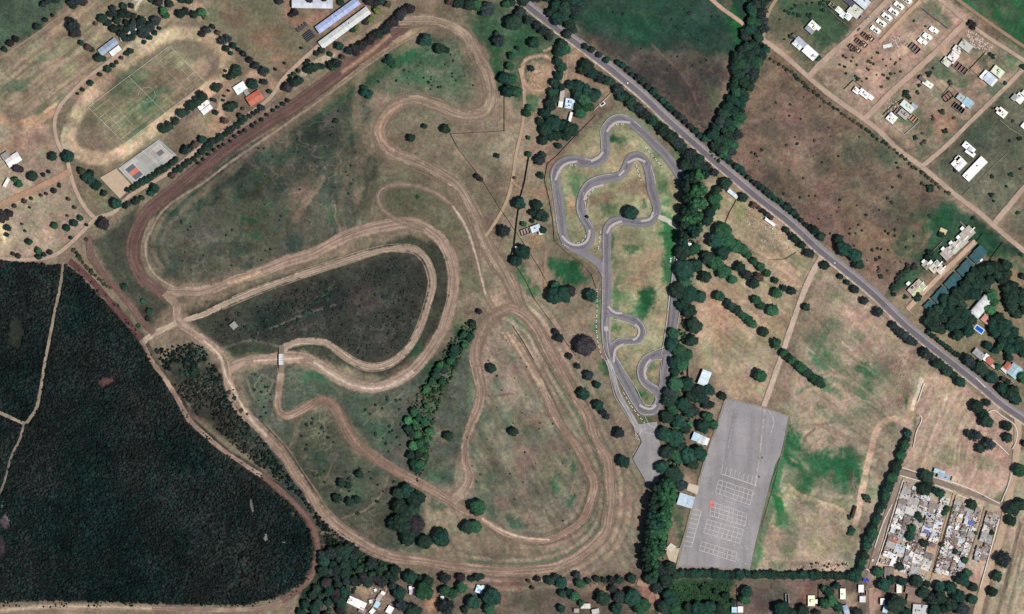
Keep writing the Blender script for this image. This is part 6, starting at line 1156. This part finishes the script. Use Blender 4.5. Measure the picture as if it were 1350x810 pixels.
for i, (x, y, w_, h_, a, c) in enumerate([(495,778,3,3,20,WH),(505,782,5,4,-30,WH),(500,788,9,5,60,L(176,160,150)),(497,797,8,6,60,L(214,222,216)),(491,806,7,5,50,WH),(489,793,4,4,10,L(206,196,180))]):
    house(f'tiny tin hut, {nth(i)} in the cluttered yard by the thicket', [(x,y,w_,h_,a,'mono',c,2.3)], 'hut', 'hut', 'huts in the cluttered yard', tank=False)
house('pink and white cottage between backyard trees', [(543.5,779,7,9,0,'mono',L(206,176,172)),(541,775,3,4,0,'mono',WH)], 'cottage', tank=False)
house('white cottage among the southern trees', [(632,777,9,10,-20,'flat',L(236,244,240)),(637,774,4,4,-10,'mono',WH)], 'cottage', tank=False)
house('small white hut by the narrow path end', [(583,788,4,4,0,'mono',WH)], 'hut', 'hut', tank=False)
house('pale huts under the southern tree row', [(772,799,12,6,0,'mono',L(206,196,178)),(785,806,9,6,10,'mono',L(190,180,164)),(760,805,6,5,0,'mono',L(170,150,140))], 'hut', 'hut', tank=False)
house('white twin roofed house on the southern plot', [(968,804,7,7.5,0,'flat',L(206,214,204)),(976,803.5,7,8,0,'flat',WH)], tank=False)
house('pale yellow roofed house with white annex', [(1069.5,792,9,14,0,'flat',L(226,214,178)),(1075.5,793,3.5,5,0,'mono',WH)])
house('narrow roofless white shell south of the hedge', [(1037.5,789,4.5,12,3,'open',L(84,78,74))], 'house_shell', tank=False, wall=(.6,.58,.55))
house('cream roofed house near the hedge corner', [(1111,783,7,14,0,'flat',L(232,226,196)),(1115,804,6,12,18,'gable',L(172,184,204))])
house('white house with brown open court', [(1135,776,7,10,0,'flat',WH),(1139,781,6,8,0,'open',L(110,80,72)),(1137,790,8,8,0,'flat',L(206,198,188))])
house('brown roofed hall among the southern grove', [(1203,779,19,9,-12,'mono',L(140,114,98)),(1205,789,18,8,-12,'mono',L(146,118,100))], 'hall', 'building', tank=False)
house('pale grey roofed house at the southern edge', [(1213,804,20,14,-5,'flat',L(190,188,186))])
house('small white roofed hut in the southern grove', [(1185,776,6,11,0,'mono',L(226,228,214))], 'hut', 'hut', tank=False)
house('white stepped hut on the southern lane', [(1163,793,5,8,0,'mono',WH),(1167,803,6,9,-15,'mono',L(214,218,206))], 'hut', 'hut', tank=False)
house('brown roofed shack behind the settlement tree', [(1172,755,12,14,-3,'mono',L(136,118,106))], 'shack', tank=False)

# blue tarp, pools, frames
def thing_mb(name, label, cat, x, y, ang, parts, group=None):
    X, Y = PX(x, y); r = link(name, None, loc=(X, Y, 0), rz=math.radians(ang)); tag(r, label, cat, group)
    for pn, b, mats, col in parts: b.obj(pn, mats, r, color=col)
    return r
b = MB()
for i in range(6):
    for j in range(4):
        zz = lambda u, v: 1.9+.25*math.sin(u*1.9+v)*math.cos(v*2.3)
        q = [(-3+i+a_, -1.6+j*.8+b__*.8) for a_, b__ in ((0, 0), (1, 0), (1, 1), (0, 1))]; b.quad([(p, q_, zz(p, q_)) for p, q_ in q])
pb = MB()
for sx in (-2.9, 2.9):
    for sy in (-1.5, 1.5): pb.cyl(sx, sy, 0, 1.9, .05, .05, 6)
thing_mb('tarpaulin_awning', 'bright blue tarpaulin awning at the southern end of the windbreak', 'awning', 1141.6, 765, -5, [('tarpaulin', b, [M['paint']], L(50,58,178,1)), ('pole', pb, [M['metal']], None)])
def pool(x, y, w, h, ang, label, wc, rim):
    w *= U; h *= U; b = MB(); e = .9
    b.box(-w/2-e, w/2+e, -h/2-e, -h/2, .05, .22); b.box(-w/2-e, w/2+e, h/2, h/2+e, .05, .22); b.box(-w/2-e, -w/2, -h/2, h/2, .05, .22); b.box(w/2, w/2+e, -h/2, h/2, .05, .22)
    s = MB(); s.quad([(-w/2, -h/2, .14), (w/2, -h/2, .14), (w/2, h/2, .14), (-w/2, h/2, .14)])
    mt = M['water'] if wc is None else mat_simple('dark_pool_water', wc, .1, .5, .1, .5)
    thing_mb('swimming_pool', label, 'pool', x, y, ang, [('pool_rim', b, [M['wall']], rim), ('water_surface', s, [mt], None)])
pool(1291, 434.5, 11, 5.5, -36, 'bright blue swimming pool with pale rim in the grove', None, (.55,.66,.75))
pool(794, 137, 5, 2.8, 35, 'small dark pool with white rim beside the highway trees', (.01,.012,.014), (.7,.66,.6))
def frames(x, y, w, h, ang, n, label):
    w *= U; h *= U; b = MB(); r = MB()
    for i in range(n):
        x0 = -w/2+w*i/n
        r.box(x0+.15, x0+w/n*.7, -h/2, h/2, 2.4, 2.5)
        for s in (-1, 1): b.cyl(x0+.4, s*(h/2-.3), 0, 2.4, .07, .07, 6)
    thing_mb('nursery_frame', label, 'frame', x, y, ang, [('shade_panel', r, [M['metal']], None), ('post', b, [M['metal']], None)])
frames(408, 48, 12, 14, -53, 5, 'dark slatted nursery frame touching the blue roofed barn')
frames(399, 36, 17, 6, 36, 4, 'dark slatted nursery frame set apart north of the barn end')

# settlement of tin roofed shacks
PAL = [L(240,238,234,1), L(214,218,222), L(188,196,206), L(176,164,152), L(158,140,126), L(150,134,122), L(206,196,180), L(226,222,214,1), L(140,118,104), L(168,160,154), L(130,122,118), L(232,232,232,1), L(196,186,172)]
PNAME = ['white', 'pale grey', 'blue grey', 'dull beige', 'brown', 'dusty brown', 'cream', 'off white', 'rust brown', 'grey', 'dark grey', 'bright white', 'sand coloured']
PALS = [tuple(v*(1 if i in (0, 7, 11) else .93) for v in PAL[i]) for i in range(13)]
DEBRIS = MB()
def block(bname, o, u, v, lu, files, y0, y1, skip=0.07, special={}):
    """files = list of (start, width) across u; each file is cut into shacks along v"""
    for fi, (s0, wd) in enumerate(files):
        t = y0; k = 0
        while t < y1:
            d = random.uniform(4.2, 8.6); wide = wd*random.uniform(.9, 1.04)
            if t+d > y1+2: break
            cu = s0+wd/2+random.uniform(-.6, .6); cv = t+d/2
            x = o[0]+u[0]*cu+v[0]*cv; y = o[1]+u[1]*cu+v[1]*cv; t += d+random.choice((.05, .1, .3, .6))
            if random.random() < skip: continue
            if any((x-a)**2+(y-b)**2 < (q*.8)**2 for a, b, q in TREES if abs(x-a) < 12 and q > 5): continue
            ang = -math.degrees(math.atan2(u[1], u[0]))+random.uniform(-2.5, 2.5)
            if random.random() < .5 and wide > 8:      # split in two sheds under one household
                a = random.uniform(.4, .6)*wide; ci, cj = random.choices(range(13), weights=[4,4,3,5,5,5,4,3,4,5,3,3,4], k=2)
                bl = [(x-u[0]*(wide-a)/2, y-u[1]*(wide-a)/2, a-.3, d, ang, 'mono', PALS[ci], random.uniform(2.3, 3.2)), (x+u[0]*a/2, y+u[1]*a/2, wide-a-.3, d*random.uniform(.7, 1), ang, random.choice(('mono', 'flat', 'mono', 'open', 'open')), PALS[cj], random.uniform(2.3, 3.0))]
            else:
                ci = random.choices(range(13), weights=[4,4,3,5,5,5,4,3,4,5,3,3,4])[0]
                bl = [(x, y, wide, d, ang, random.choice(('mono', 'mono', 'gable', 'flat')), PALS[ci], random.uniform(2.3, 3.3))]
            house(f'{PNAME[ci]} roofed shack, {nth(k)} from the north in the {nth(fi)} file of the {bname} block', bl, 'shack', 'shack', f'shacks of the {bname} block', tank=random.random() < .4)
            k += 1
            for _ in range(14):
                dx, dy = random.uniform(-wd*.55, wd*.55), random.uniform(-d*.55, d*.55)
                X, Y = PX(x+dx, y+dy); zz = random.choice((.1, 2.9, 3.2)); s = random.uniform(.25, 1.1)
                DEBRIS.box(-s, s, -s*.6, s*.6, zz, zz+random.uniform(.15, .5), random.randrange(4), Matrix.Translation((X, Y, 0)) @ Matrix.Rotation(random.random()*3, 4, 'Z'))
u_, v_ = (.94, .34), (-.28, .96)
block('western', (1192,634), u_, v_, 64, [(0,12),(12.6,14),(27.2,12),(39.8,13),(53.2,11)], 2, 114, .07)
block('middle', (1259.5,658), u_, v_, 36, [(0,9),(9.5,9),(19,8.5),(28,8)], 1, 100, .04)
block('eastern', (1302,673), u_, v_, 16, [(0,8),(8,8)], 1, 66, .04)
house('shack with an orange red roof in the western block', [(1179,711.5,6,6,-20,'mono',L(190,100,86))], 'shack', 'shack', tank=False)
house('shack under a violet blue tin roof', [(1221.5,699,6.5,9,-12,'mono',L(112,110,168),3.5)], 'shack', 'shack', tank=False)
house('shack under a vivid blue sheet', [(1279,689.5,5,5,-20,'mono',L(88,110,190),3.6)], 'shack', 'shack', tank=False)
deb_m = [mat_simple('junk_'+n, c, .2, 1) for n, c in (('white', (.55,.54,.52)), ('rust', (.22,.12,.08)), ('dark', (.06,.05,.05)), ('clay', (.34,.26,.2)))]
tag(DEBRIS.obj('yard_debris', deb_m), kind='stuff', label='loose sheets, boxes and junk lying about the settlement')
# brick and soil rubble
def rubble(name, P, n, s0, s1, mats, label):
    b = MB(); px, py = zip(*P)
    for _ in range(n*6):
        if n <= 0: break
        x, y = random.uniform(min(px), max(px)), random.uniform(min(py), max(py))
        if not bool(inpoly(np.array([x]), np.array([y]), P)[0]): continue
        X, Y = PX(x, y); s = random.uniform(s0, s1); n -= 1
        b.box(-s, s, -s*.6, s*.6, 0, random.uniform(.2, .8), random.randrange(len(mats)), Matrix.Translation((X, Y, .05)) @ Matrix.Rotation(random.random()*3, 4, 'Z') @ Matrix.Rotation(random.uniform(-.3, .3), 4, 'X'))
    tag(b.obj(name, mats), kind='stuff', label=label)
br_m = [mat_simple('rubble_'+n, c, .25, 1) for n, c in (('brick', (.34,.2,.15)), ('pale', (.6,.5,.42)), ('soil', (.3,.2,.14)), ('grey', (.4,.38,.36)))]
rubble('brick_rubble', [(1272,40),(1284,42),(1308,62),(1300,72),(1280,60)], 420, .3, 1.1, br_m, 'reddish brick rubble beside the light grey house')
rubble('building_rubble', [(1172,50),(1186,48),(1198,58),(1185,66),(1172,62)], 160, .3, .9, br_m, 'grey and pale rubble in the half built estate')
rubble('park_rubble', [(985,270),(1010,285),(1045,310),(1040,330),(1010,325),(985,300)], 110, .3, .9, br_m, 'stones and heaps of the dirt riding park')
rubble('yard_rubble', [(485,775),(510,772),(512,800),(490,808)], 120, .25, .7, br_m, 'scattered pale rubble in the yard by the thicket')
rubble('bank_rubble', [(1175,470),(1200,472),(1195,520),(1185,540)], 90, .3, .9, br_m[2:3]+br_m[:1], 'reddish stones on the dry field below the highway')
rubble('south_rubble', [(1040,748),(1120,738),(1118,750),(1040,753)], 160, .2, .7, br_m, 'broken stones along the field edge above the hedge')
rubble('play_rubble', [(698,74),(720,70),(722,90),(715,118),(698,118)], 26, .5, 1.2, br_m[:1]+br_m[2:3], 'reddish heaps in the round sandy clearing')
rubble('village_rubble', [(1168,132),(1182,128),(1188,138),(1172,150)], 120, .2, .8, br_m, 'brick pieces heaped beside the corner lot house')

# ------------------------------------------------------------------ fences and walls
FPOST = MB(); FPOST.cyl(0, 0, 0, 1.9, .09, .08, 6); FPOST = FPOST.data('post', [M['wood']])
def fence(label, pts, h=1.6, col=(.07,.055,.045), th=.22, post=9, name='fence', cat='fence', mat=None):
    P = [Vector(PX(*p)) for p in pts]; b = MB(); X, Y = P[0]; root = link(name, None, loc=(X, Y, 0)); tag(root, label, cat)
    npst = 0
    for a, c in zip(P[:-1], P[1:]):
        d = c-a; l = d.length; ang = math.atan2(d.y, d.x); T = Matrix.Translation((a.x-X, a.y-Y, 0)) @ Matrix.Rotation(ang, 4, 'Z')
        b.box(0, l, -th/2, th/2, .05, h, 0, T)
        if post:
            for k in range(int(l/post)+1):
                if npst < 60: q = a+d*min(1, (k*post)/l); link('post', FPOST, root, loc=(q.x-X+.2, q.y-Y+.2, 0)); npst += 1
    b.obj('panel' if name == 'fence' else 'wall_body', [mat or M['wall']], root, color=col)
    return root
fence('dark fence round the south side of the upper loop', [(665,80),(665,120),(665,173),(594,177),(604,196)])
fence('long dark wire fence running down from the upper loop', [(604,196),(632,232),(660,276),(690,320),(712,355),(735,400)], 1.4, th=.18)
fence('fence from the cottage wall down to the kart corner', [(680,350),(692,368),(705,395),(738,440),(760,470)], 1.4, th=.16)
fence('tall dark wall west of the cottage', [(698,205),(692,240),(686,262),(682,290),(678,325),(672,345)], 2.6, (.035,.035,.035), .5, 0, 'boundary_wall', 'wall')
fence('fence along the western kart boundary', [(786,152),(760,178),(735,205),(722,216),(718,238),(724,262),(729,290),(731,318),(748,334),(765,346),(780,362),(786,380)], 1.5, (.12,.08,.06), .25)
fence('dark fence beside the belt north of the shed', [(908,462),(907,480),(907,498)], 2.2, (.03,.03,.03), .8, 0)
fence('dark fence behind the poplars west of the lot', [(897,575),(895,598),(889,640),(884,668),(881,700),(879,720)], 2.4, (.03,.03,.03), .5, 0)
fence('fence between belt and dry riding park', [(971,264),(962,280),(955,297)], 1.5, (.12,.07,.05))
fence('curved fence round the dirt riding park', [(975,318),(995,335),(1015,343),(1035,342),(1050,333)], 1.4, (.08,.06,.05), .18)
fence('thin fence below the terraced close', [(1286,320),(1296,308)], 1.6); fence('fence east of the teal terrace', [(1322,320),(1308,338),(1300,350)], 1.6, (.05,.05,.05))
fence('low white wall round the corner lot house', [(1166,156),(1192,178),(1212,160)], 1.6, (.6,.56,.5), .3, 0, 'boundary_wall', 'wall')
fence('dark yard wall of the red brick house', [(1268,98),(1279,91),(1299,70)], 2.0, (.2,.16,.13), .3, 0, 'boundary_wall', 'wall')
fence('pale yard wall beside the cluster house', [(1089,9),(1104,24),(1119,36)], 2.2, (.3,.22,.18), .3, 0, 'boundary_wall', 'wall')
fence('dark wall of the half built estate', [(1217,12),(1226,20),(1240,30),(1250,38)], 2.4, (.12,.15,.16), .6, 0, 'boundary_wall', 'wall')
fence('white line wall beside the western corridor of shacks', [(1190,633),(1178,668),(1166,712)], 1.8, (.35,.28,.24), .3, 0, 'boundary_wall', 'wall')
fence('dark wall along the lane between western and middle shacks', [(1260,653),(1246,700),(1232,748)], 2.2, (.2,.16,.13), .3, 0, 'boundary_wall', 'wall')
fence('pale wall at the east edge of the settlement', [(1318,684),(1306,728),(1290,782)], 1.4, (.55,.47,.38), .3, 0, 'boundary_wall', 'wall')
fence('white garden wall by the highway farm gate', [(783,146),(791,138),(806,123)], 1.6, (.6,.56,.5), .4, 0, 'boundary_wall', 'wall')
fence('plot wall between two upper terraced gardens', [(1229,332),(1243,318)], 1.8, (.4,.36,.32), .25, 0, 'boundary_wall', 'wall')
fence('pale wall north of the terraced houses', [(1265,292),(1281,307)], 2.2, (.62,.58,.54), .3, 0, 'boundary_wall', 'wall')
fence('ditch side fence under the village road', [(1018,78),(1040,92),(1062,112),(1085,132),(1120,158),(1150,178)], 1.2, (.05,.045,.04), .35)
fence('fence along the upper edge of the parking field', [(1040,551),(1030,600),(1020,640),(1000,706),(990,745)], .9, (.14,.12,.09), .15, 14)
fence('fence between the green plot and brown court', [(971,771),(972,800)], 1.4); fence('fence on the southern plots near the cream house', [(1079,770),(1079,800)], 1.6, (.05,.045,.04))
fence('dark earth bank edge inside the southern infield', [(676,430),(688,448),(703,474)], .8, (.03,.028,.022), .7, 0, 'earth_bank', 'bank', mat=M['wall'])
def wire(label, pts, h=1.7, col=(.30,.25,.21), th=.28): fence(label, pts, h, col, th, 0, 'boundary_wall', 'wall')
wire('plot wall of the lone white house on the dry lot', [(1113,118),(1125,106),(1137,115)], 2.0, (.12,.14,.1))
wire('dark hedge like wall below the cluster house yard', [(1089,46),(1096,52)], 1.6, (.1,.09,.08))
wire('plot wall beside the roofless brick house', [(1221,103),(1246,125)], 1.5)
wire('wall between the brick house and the small white pad', [(1242,126),(1253,113),(1262,121)], 1.5)
wire('wall from the red brick yard to the pale green house', [(1279,91),(1290,100),(1300,93)], 1.7)
wire('plot wall running to the eastern corner', [(1288,56),(1310,68),(1328,88)], 1.3)
wire('yard wall of the small white house with green yard', [(1318,158),(1330,169),(1348,180)], 1.6, (.4,.36,.3))
wire('plot wall below the long white hall', [(1268,258),(1280,247)], 1.3)
wire('thin plot wall east of the long white hall', [(1290,240),(1312,216),(1330,200)], 1.0)
wire('corner lot side wall with dark shade', [(1164,152),(1178,139),(1192,131)], 2.2, (.2,.17,.14))
wire('white wall by the grey roofed garden house', [(1304,478),(1322,492),(1336,505)], 1.8, (.6,.57,.52))
wire('pale wall beside the highway farm entrance', [(1195,407),(1206,416)], 1.6, (.6,.57,.52))
# tyre barriers of the kart track
def tyres(label, pts, gap=1.7):
    Q = np.array(smooth(pts, 1)); s = np.concatenate([[0], np.cumsum(np.linalg.norm(np.diff(Q, axis=0), axis=1))])*U; b = MB()
    for k, t in enumerate(np.arange(0, s[-1], gap)):
        x, y = PX(np.interp(t, s, Q[:, 0]*1.0), np.interp(t, s, Q[:, 1]*1.0)); b.cyl(x, y, .05, .75, .42, .42, 8, 1 if k % 3 == 2 else 0)
    tag(b.obj('tyre_barrier', [M['white'], M['tyre']]), label, 'tyre barrier')
for lab, P in (('white tyre barrier along the inner straight of the upper kart loop', [(851,194),(858,203),(867,213),(874,222)]), ('tyre barrier inside the narrow hairpin island', [(839,218),(841,226),(845,238)]), ('long tyre barrier west of the kart pit straight', [(787,382),(787,410),(786,430),(789,455),(795,475)]),
    ('tyre barrier down beside the pit lane', [(805,480),(812,500),(818,518)]), ('tyre barrier outside the lower kart corner', [(822,518),(832,535),(842,548),(850,558)]), ('tyre barrier inside the bottom left kart bend', [(747,309),(749,314),(755,320),(764,320),(771,314),(773,306)]),
    ('tyre barrier inside the central kart bend', [(772,276),(772,264),(777,256),(785,248),(795,244)]), ('tyre barrier inside the top kart bend', [(803,173),(807,167),(815,164),(824,164)]), ('tyre barrier on the eastern hairpin', [(862,290),(857,287),(852,293),(840,297)]), ('tyre barrier inside the west kart bend', [(737,229),(741,222),(748,218),(761,218)]),
    ('tyre barrier between the two kart loops', [(792,305),(790,318),(789,328)])): tyres(lab, P)

# ------------------------------------------------------------------ bridge, goals, cars
def bridge():
    X, Y = PX(371, 474); r = link('track_bridge', None, loc=(X, Y, 0), rz=math.radians(0)); tag(r, 'short white concrete bridge carrying the upper dirt track over the lower one', 'bridge')
    w, l, h = 2.2, 5.2, 3.0
    b = MB(); b.box(-w, w, -l, l, h-.4, h); b.obj('deck', [M['gravelflat']], r, color=L(196,188,178))
    for y_ in (-3.4, -1.1, 1.2, 3.5): b = MB(); b.box(-w+.16, w-.16, y_-.12, y_+.12, h+.004, h+.05); b.obj('deck_joint', [M['yard']], r, color=(.12,.11,.10))
    for s in (-1, 1): b = MB(); b.box(s*w-.15, s*w+.15, -l, l, h+.002, h+.8); b.obj('parapet', [M['wall']], r, color=(.62,.6,.56))
    for s in (-1, 1): b = MB(); b.box(-w+.05, w-.05, s*l-.3, s*l+.3, 0, h-.402); b.obj('abutment', [M['wall']], r, color=(.5,.46,.42))
    for s in (-1, 1):
        b = MB(); y0, y1 = s*(l+.305), s*(l+9)
        P = [(-w, y0, h-.01), (w, y0, h-.01), (w, y1, .1), (-w, y1, .1)]; b.quad(P if s < 0 else P[::-1])
        if s < 0: b.f[-1] = b.f[-1][::-1]
        for sx in (-1, 1): b.quad([(sx*w, y0, h-.01), (sx*w, y1, .1), (sx*(w+.3), y1, .0), (sx*(w+.9), y0, .0)])
        b.obj('ramp', [M['yard']], r, color=L(132,112,94))
bridge()
def goal(x, y, ang, label):
    b = MB(); n = MB()
    for s in (-1, 1): b.cyl(s*3.66, 0, 0, 2.44, .1, .1, 8); b.box(s*3.66-.06, s*3.66+.06, 0, 1.9, .05, .12)
    b.box(-3.76, 3.76, -.1, .1, 2.44, 2.6); n.quad([(-3.6, .1, 2.4), (3.6, .1, 2.4), (3.6, 1.8, .1), (-3.6, 1.8, .1)])
    thing_mb('football_goal', label, 'goal', x, y, ang, [('goal_frame', b, [M['white']], None)])
p = FP(0, .5); goal(p[0], p[1], 135, 'white football goal at the south-western end line'); p = FP(1, .5); goal(p[0], p[1], -45, 'white football goal at the north-eastern end line')
def car(x, y, ang, col, label, van=False):
    b = MB(); L_, W_, H_ = (2.3, .9, .75) if not van else (2.8, 1.0, 1.1)
    v = [(-L_, -W_, .35), (L_, -W_, .35), (L_, W_, .35), (-L_, W_, .35), (-L_*.97, -W_*.97, .9), (L_*.96, -W_*.93, .82), (L_*.96, W_*.93, .82), (-L_*.97, W_*.97, .9)]
    b.v += v
    for f in ((0, 3, 2, 1), (4, 5, 6, 7), (0, 1, 5, 4), (1, 2, 6, 5), (2, 3, 7, 6), (3, 0, 4, 7)): b.f.append(f); b.m.append(0)
    rf = MB(); z = .93+H_*.72; c0 = -L_*.55 if not van else -L_*.92
    g = MB(); a = [(c0-.3, -W_*.92, .91), (L_*.42, -W_*.92, .88), (L_*.42, W_*.92, .88), (c0-.3, W_*.92, .91)]; t = [(c0, -W_*.78, z), (L_*.12, -W_*.78, z), (L_*.12, W_*.78, z), (c0, W_*.78, z)]
    for i in range(4): g.quad([a[i], a[(i+1) % 4], t[(i+1) % 4], t[i]])
    rf.box(c0, L_*.12, -W_*.78, W_*.78, z+.002, z+.06)
    X, Y = PX(x, y); r = link('parked_car', None, loc=(X, Y, .05), rz=math.radians(ang)); tag(r, label, 'van' if van else 'car')
    b.obj('body', [M['paint']], r, color=col); g.obj('windows', [M['glass']], r); rf.obj('roof', [M['paint']], r, color=col)
    for sx in (-.62, .62):
        for sy in (-1, 1):
            w = MB(); T = Matrix.Translation((L_*sx, sy*W_*.92, .33)) @ Matrix.Rotation(math.pi/2, 4, 'X'); n0 = len(w.v); w.cyl(0, 0, -.1, .1, .33, .33, 12); w.v = [tuple(T @ Vector(q)) for q in w.v]; w.obj('wheel', [M['tyre']], r)
car(235, 151, 35, (.75,.75,.75), 'white van under the trees beside the football pitch', True)
car(221, 162, 35, (.75,.74,.72), 'white car half under the trees nearest the sports courts')
car(1151, 737.5, 72, (.75,.75,.74), 'white car on the road west of the settlement')
car(1145, 24, 42, (.35,.37,.4), 'grey pickup on the village road by the row houses', True)
car(1132, 39, 45, (.03,.03,.03), 'dark car on the village road below the grey pickup')
car(1257, 636, -18, (.6,.6,.62), 'silver car on the road above the settlement')
car(1297, 654.5, -18, (.04,.035,.035), 'dark car at the crossing of the settlement road')
car(1101, 347.5, -38, (.6,.6,.6), 'silver car driving on the highway by the dark roadside clump')
car(828, 110.5, -39, (.7,.7,.7), 'pale car on the highway above the northern kart bend')
car(1128, 47.5, 42, (.45,.1,.08), 'red car at the roadside near the roofless shells')
car(1001, 629, -20, (.03,.03,.03), 'black car standing alone beside the comb of parking bays')
car(1005, 603, 60, (.08,.07,.07), 'dark car alone on the empty upper parking ground')
car(884, 343, 85, (.6,.62,.64), 'silver car beside the white booth under the belt trees')
# long trailer
b = MB(); b.box(-6.3, 6.3, -1.25, 1.25, 1.1, 3.6); w = MB()
for sx in (-4.5, -3.4, 4.5):
    for sy in (-1.05, 1.05): w.cyl(sx, sy, 0, 1.0, .5, .5, 10)
thing_mb('container_trailer', 'dark brown container trailer beside the eastern field track', 'trailer', 1125.5, 675, 72, [('container_body', b, [M['wall']], (.06,.035,.028)), ('wheel', w, [M['tyre']], None)])

# ------------------------------------------------------------------ light, camera, world
sc = bpy.context.scene
EL, DX, DY = 60, .93, -.37                # sun stands east-south-east: shadows fall west-north-west
az = math.atan2(DX, DY)                   # clockwise from +Y
w = bpy.data.worlds.new('World'); sc.world = w; w.use_nodes = True
nt = w.node_tree; bg = nt.nodes['Background']; sky = nt.nodes.new('ShaderNodeTexSky'); sky.sky_type = 'NISHITA'; sky.sun_disc = False
sky.sun_elevation = math.radians(EL); sky.sun_rotation = az; sky.altitude = 400; sky.air_density = 1.0; sky.dust_density = .6
nt.links.new(sky.outputs[0], bg.inputs[0]); bg.inputs[1].default_value = .05
ld = bpy.data.lights.new('sun', 'SUN'); ld.energy = 4.15; ld.angle = math.radians(.53); ld.color = (1, .955, .90)
lo = bpy.data.objects.new('sun', ld); C.objects.link(lo)
d = Vector((DX*math.cos(math.radians(EL)), DY*math.cos(math.radians(EL)), math.sin(math.radians(EL))))
lo.rotation_euler = (-d).to_track_quat('-Z', 'Y').to_euler(); lo.location = (300, -100, 500)
cd = bpy.data.cameras.new('camera'); co = bpy.data.objects.new('camera', cd); C.objects.link(co)
HC = 4000.0; co.location = (0, 0, HC); co.rotation_euler = (0, 0, 0)
cd.sensor_width = 36; cd.lens = 36*HC/(1350*U); cd.clip_start = 10; cd.clip_end = 80000
sc.camera = co
sc.view_settings.view_transform = 'Standard'; sc.view_settings.look = 'None'; sc.view_settings.exposure = 0.0; sc.view_settings.gamma = 1
sc.cycles.max_bounces = 4; sc.cycles.diffuse_bounces = 2; sc.cycles.transparent_max_bounces = 16; sc.cycles.use_denoising = False
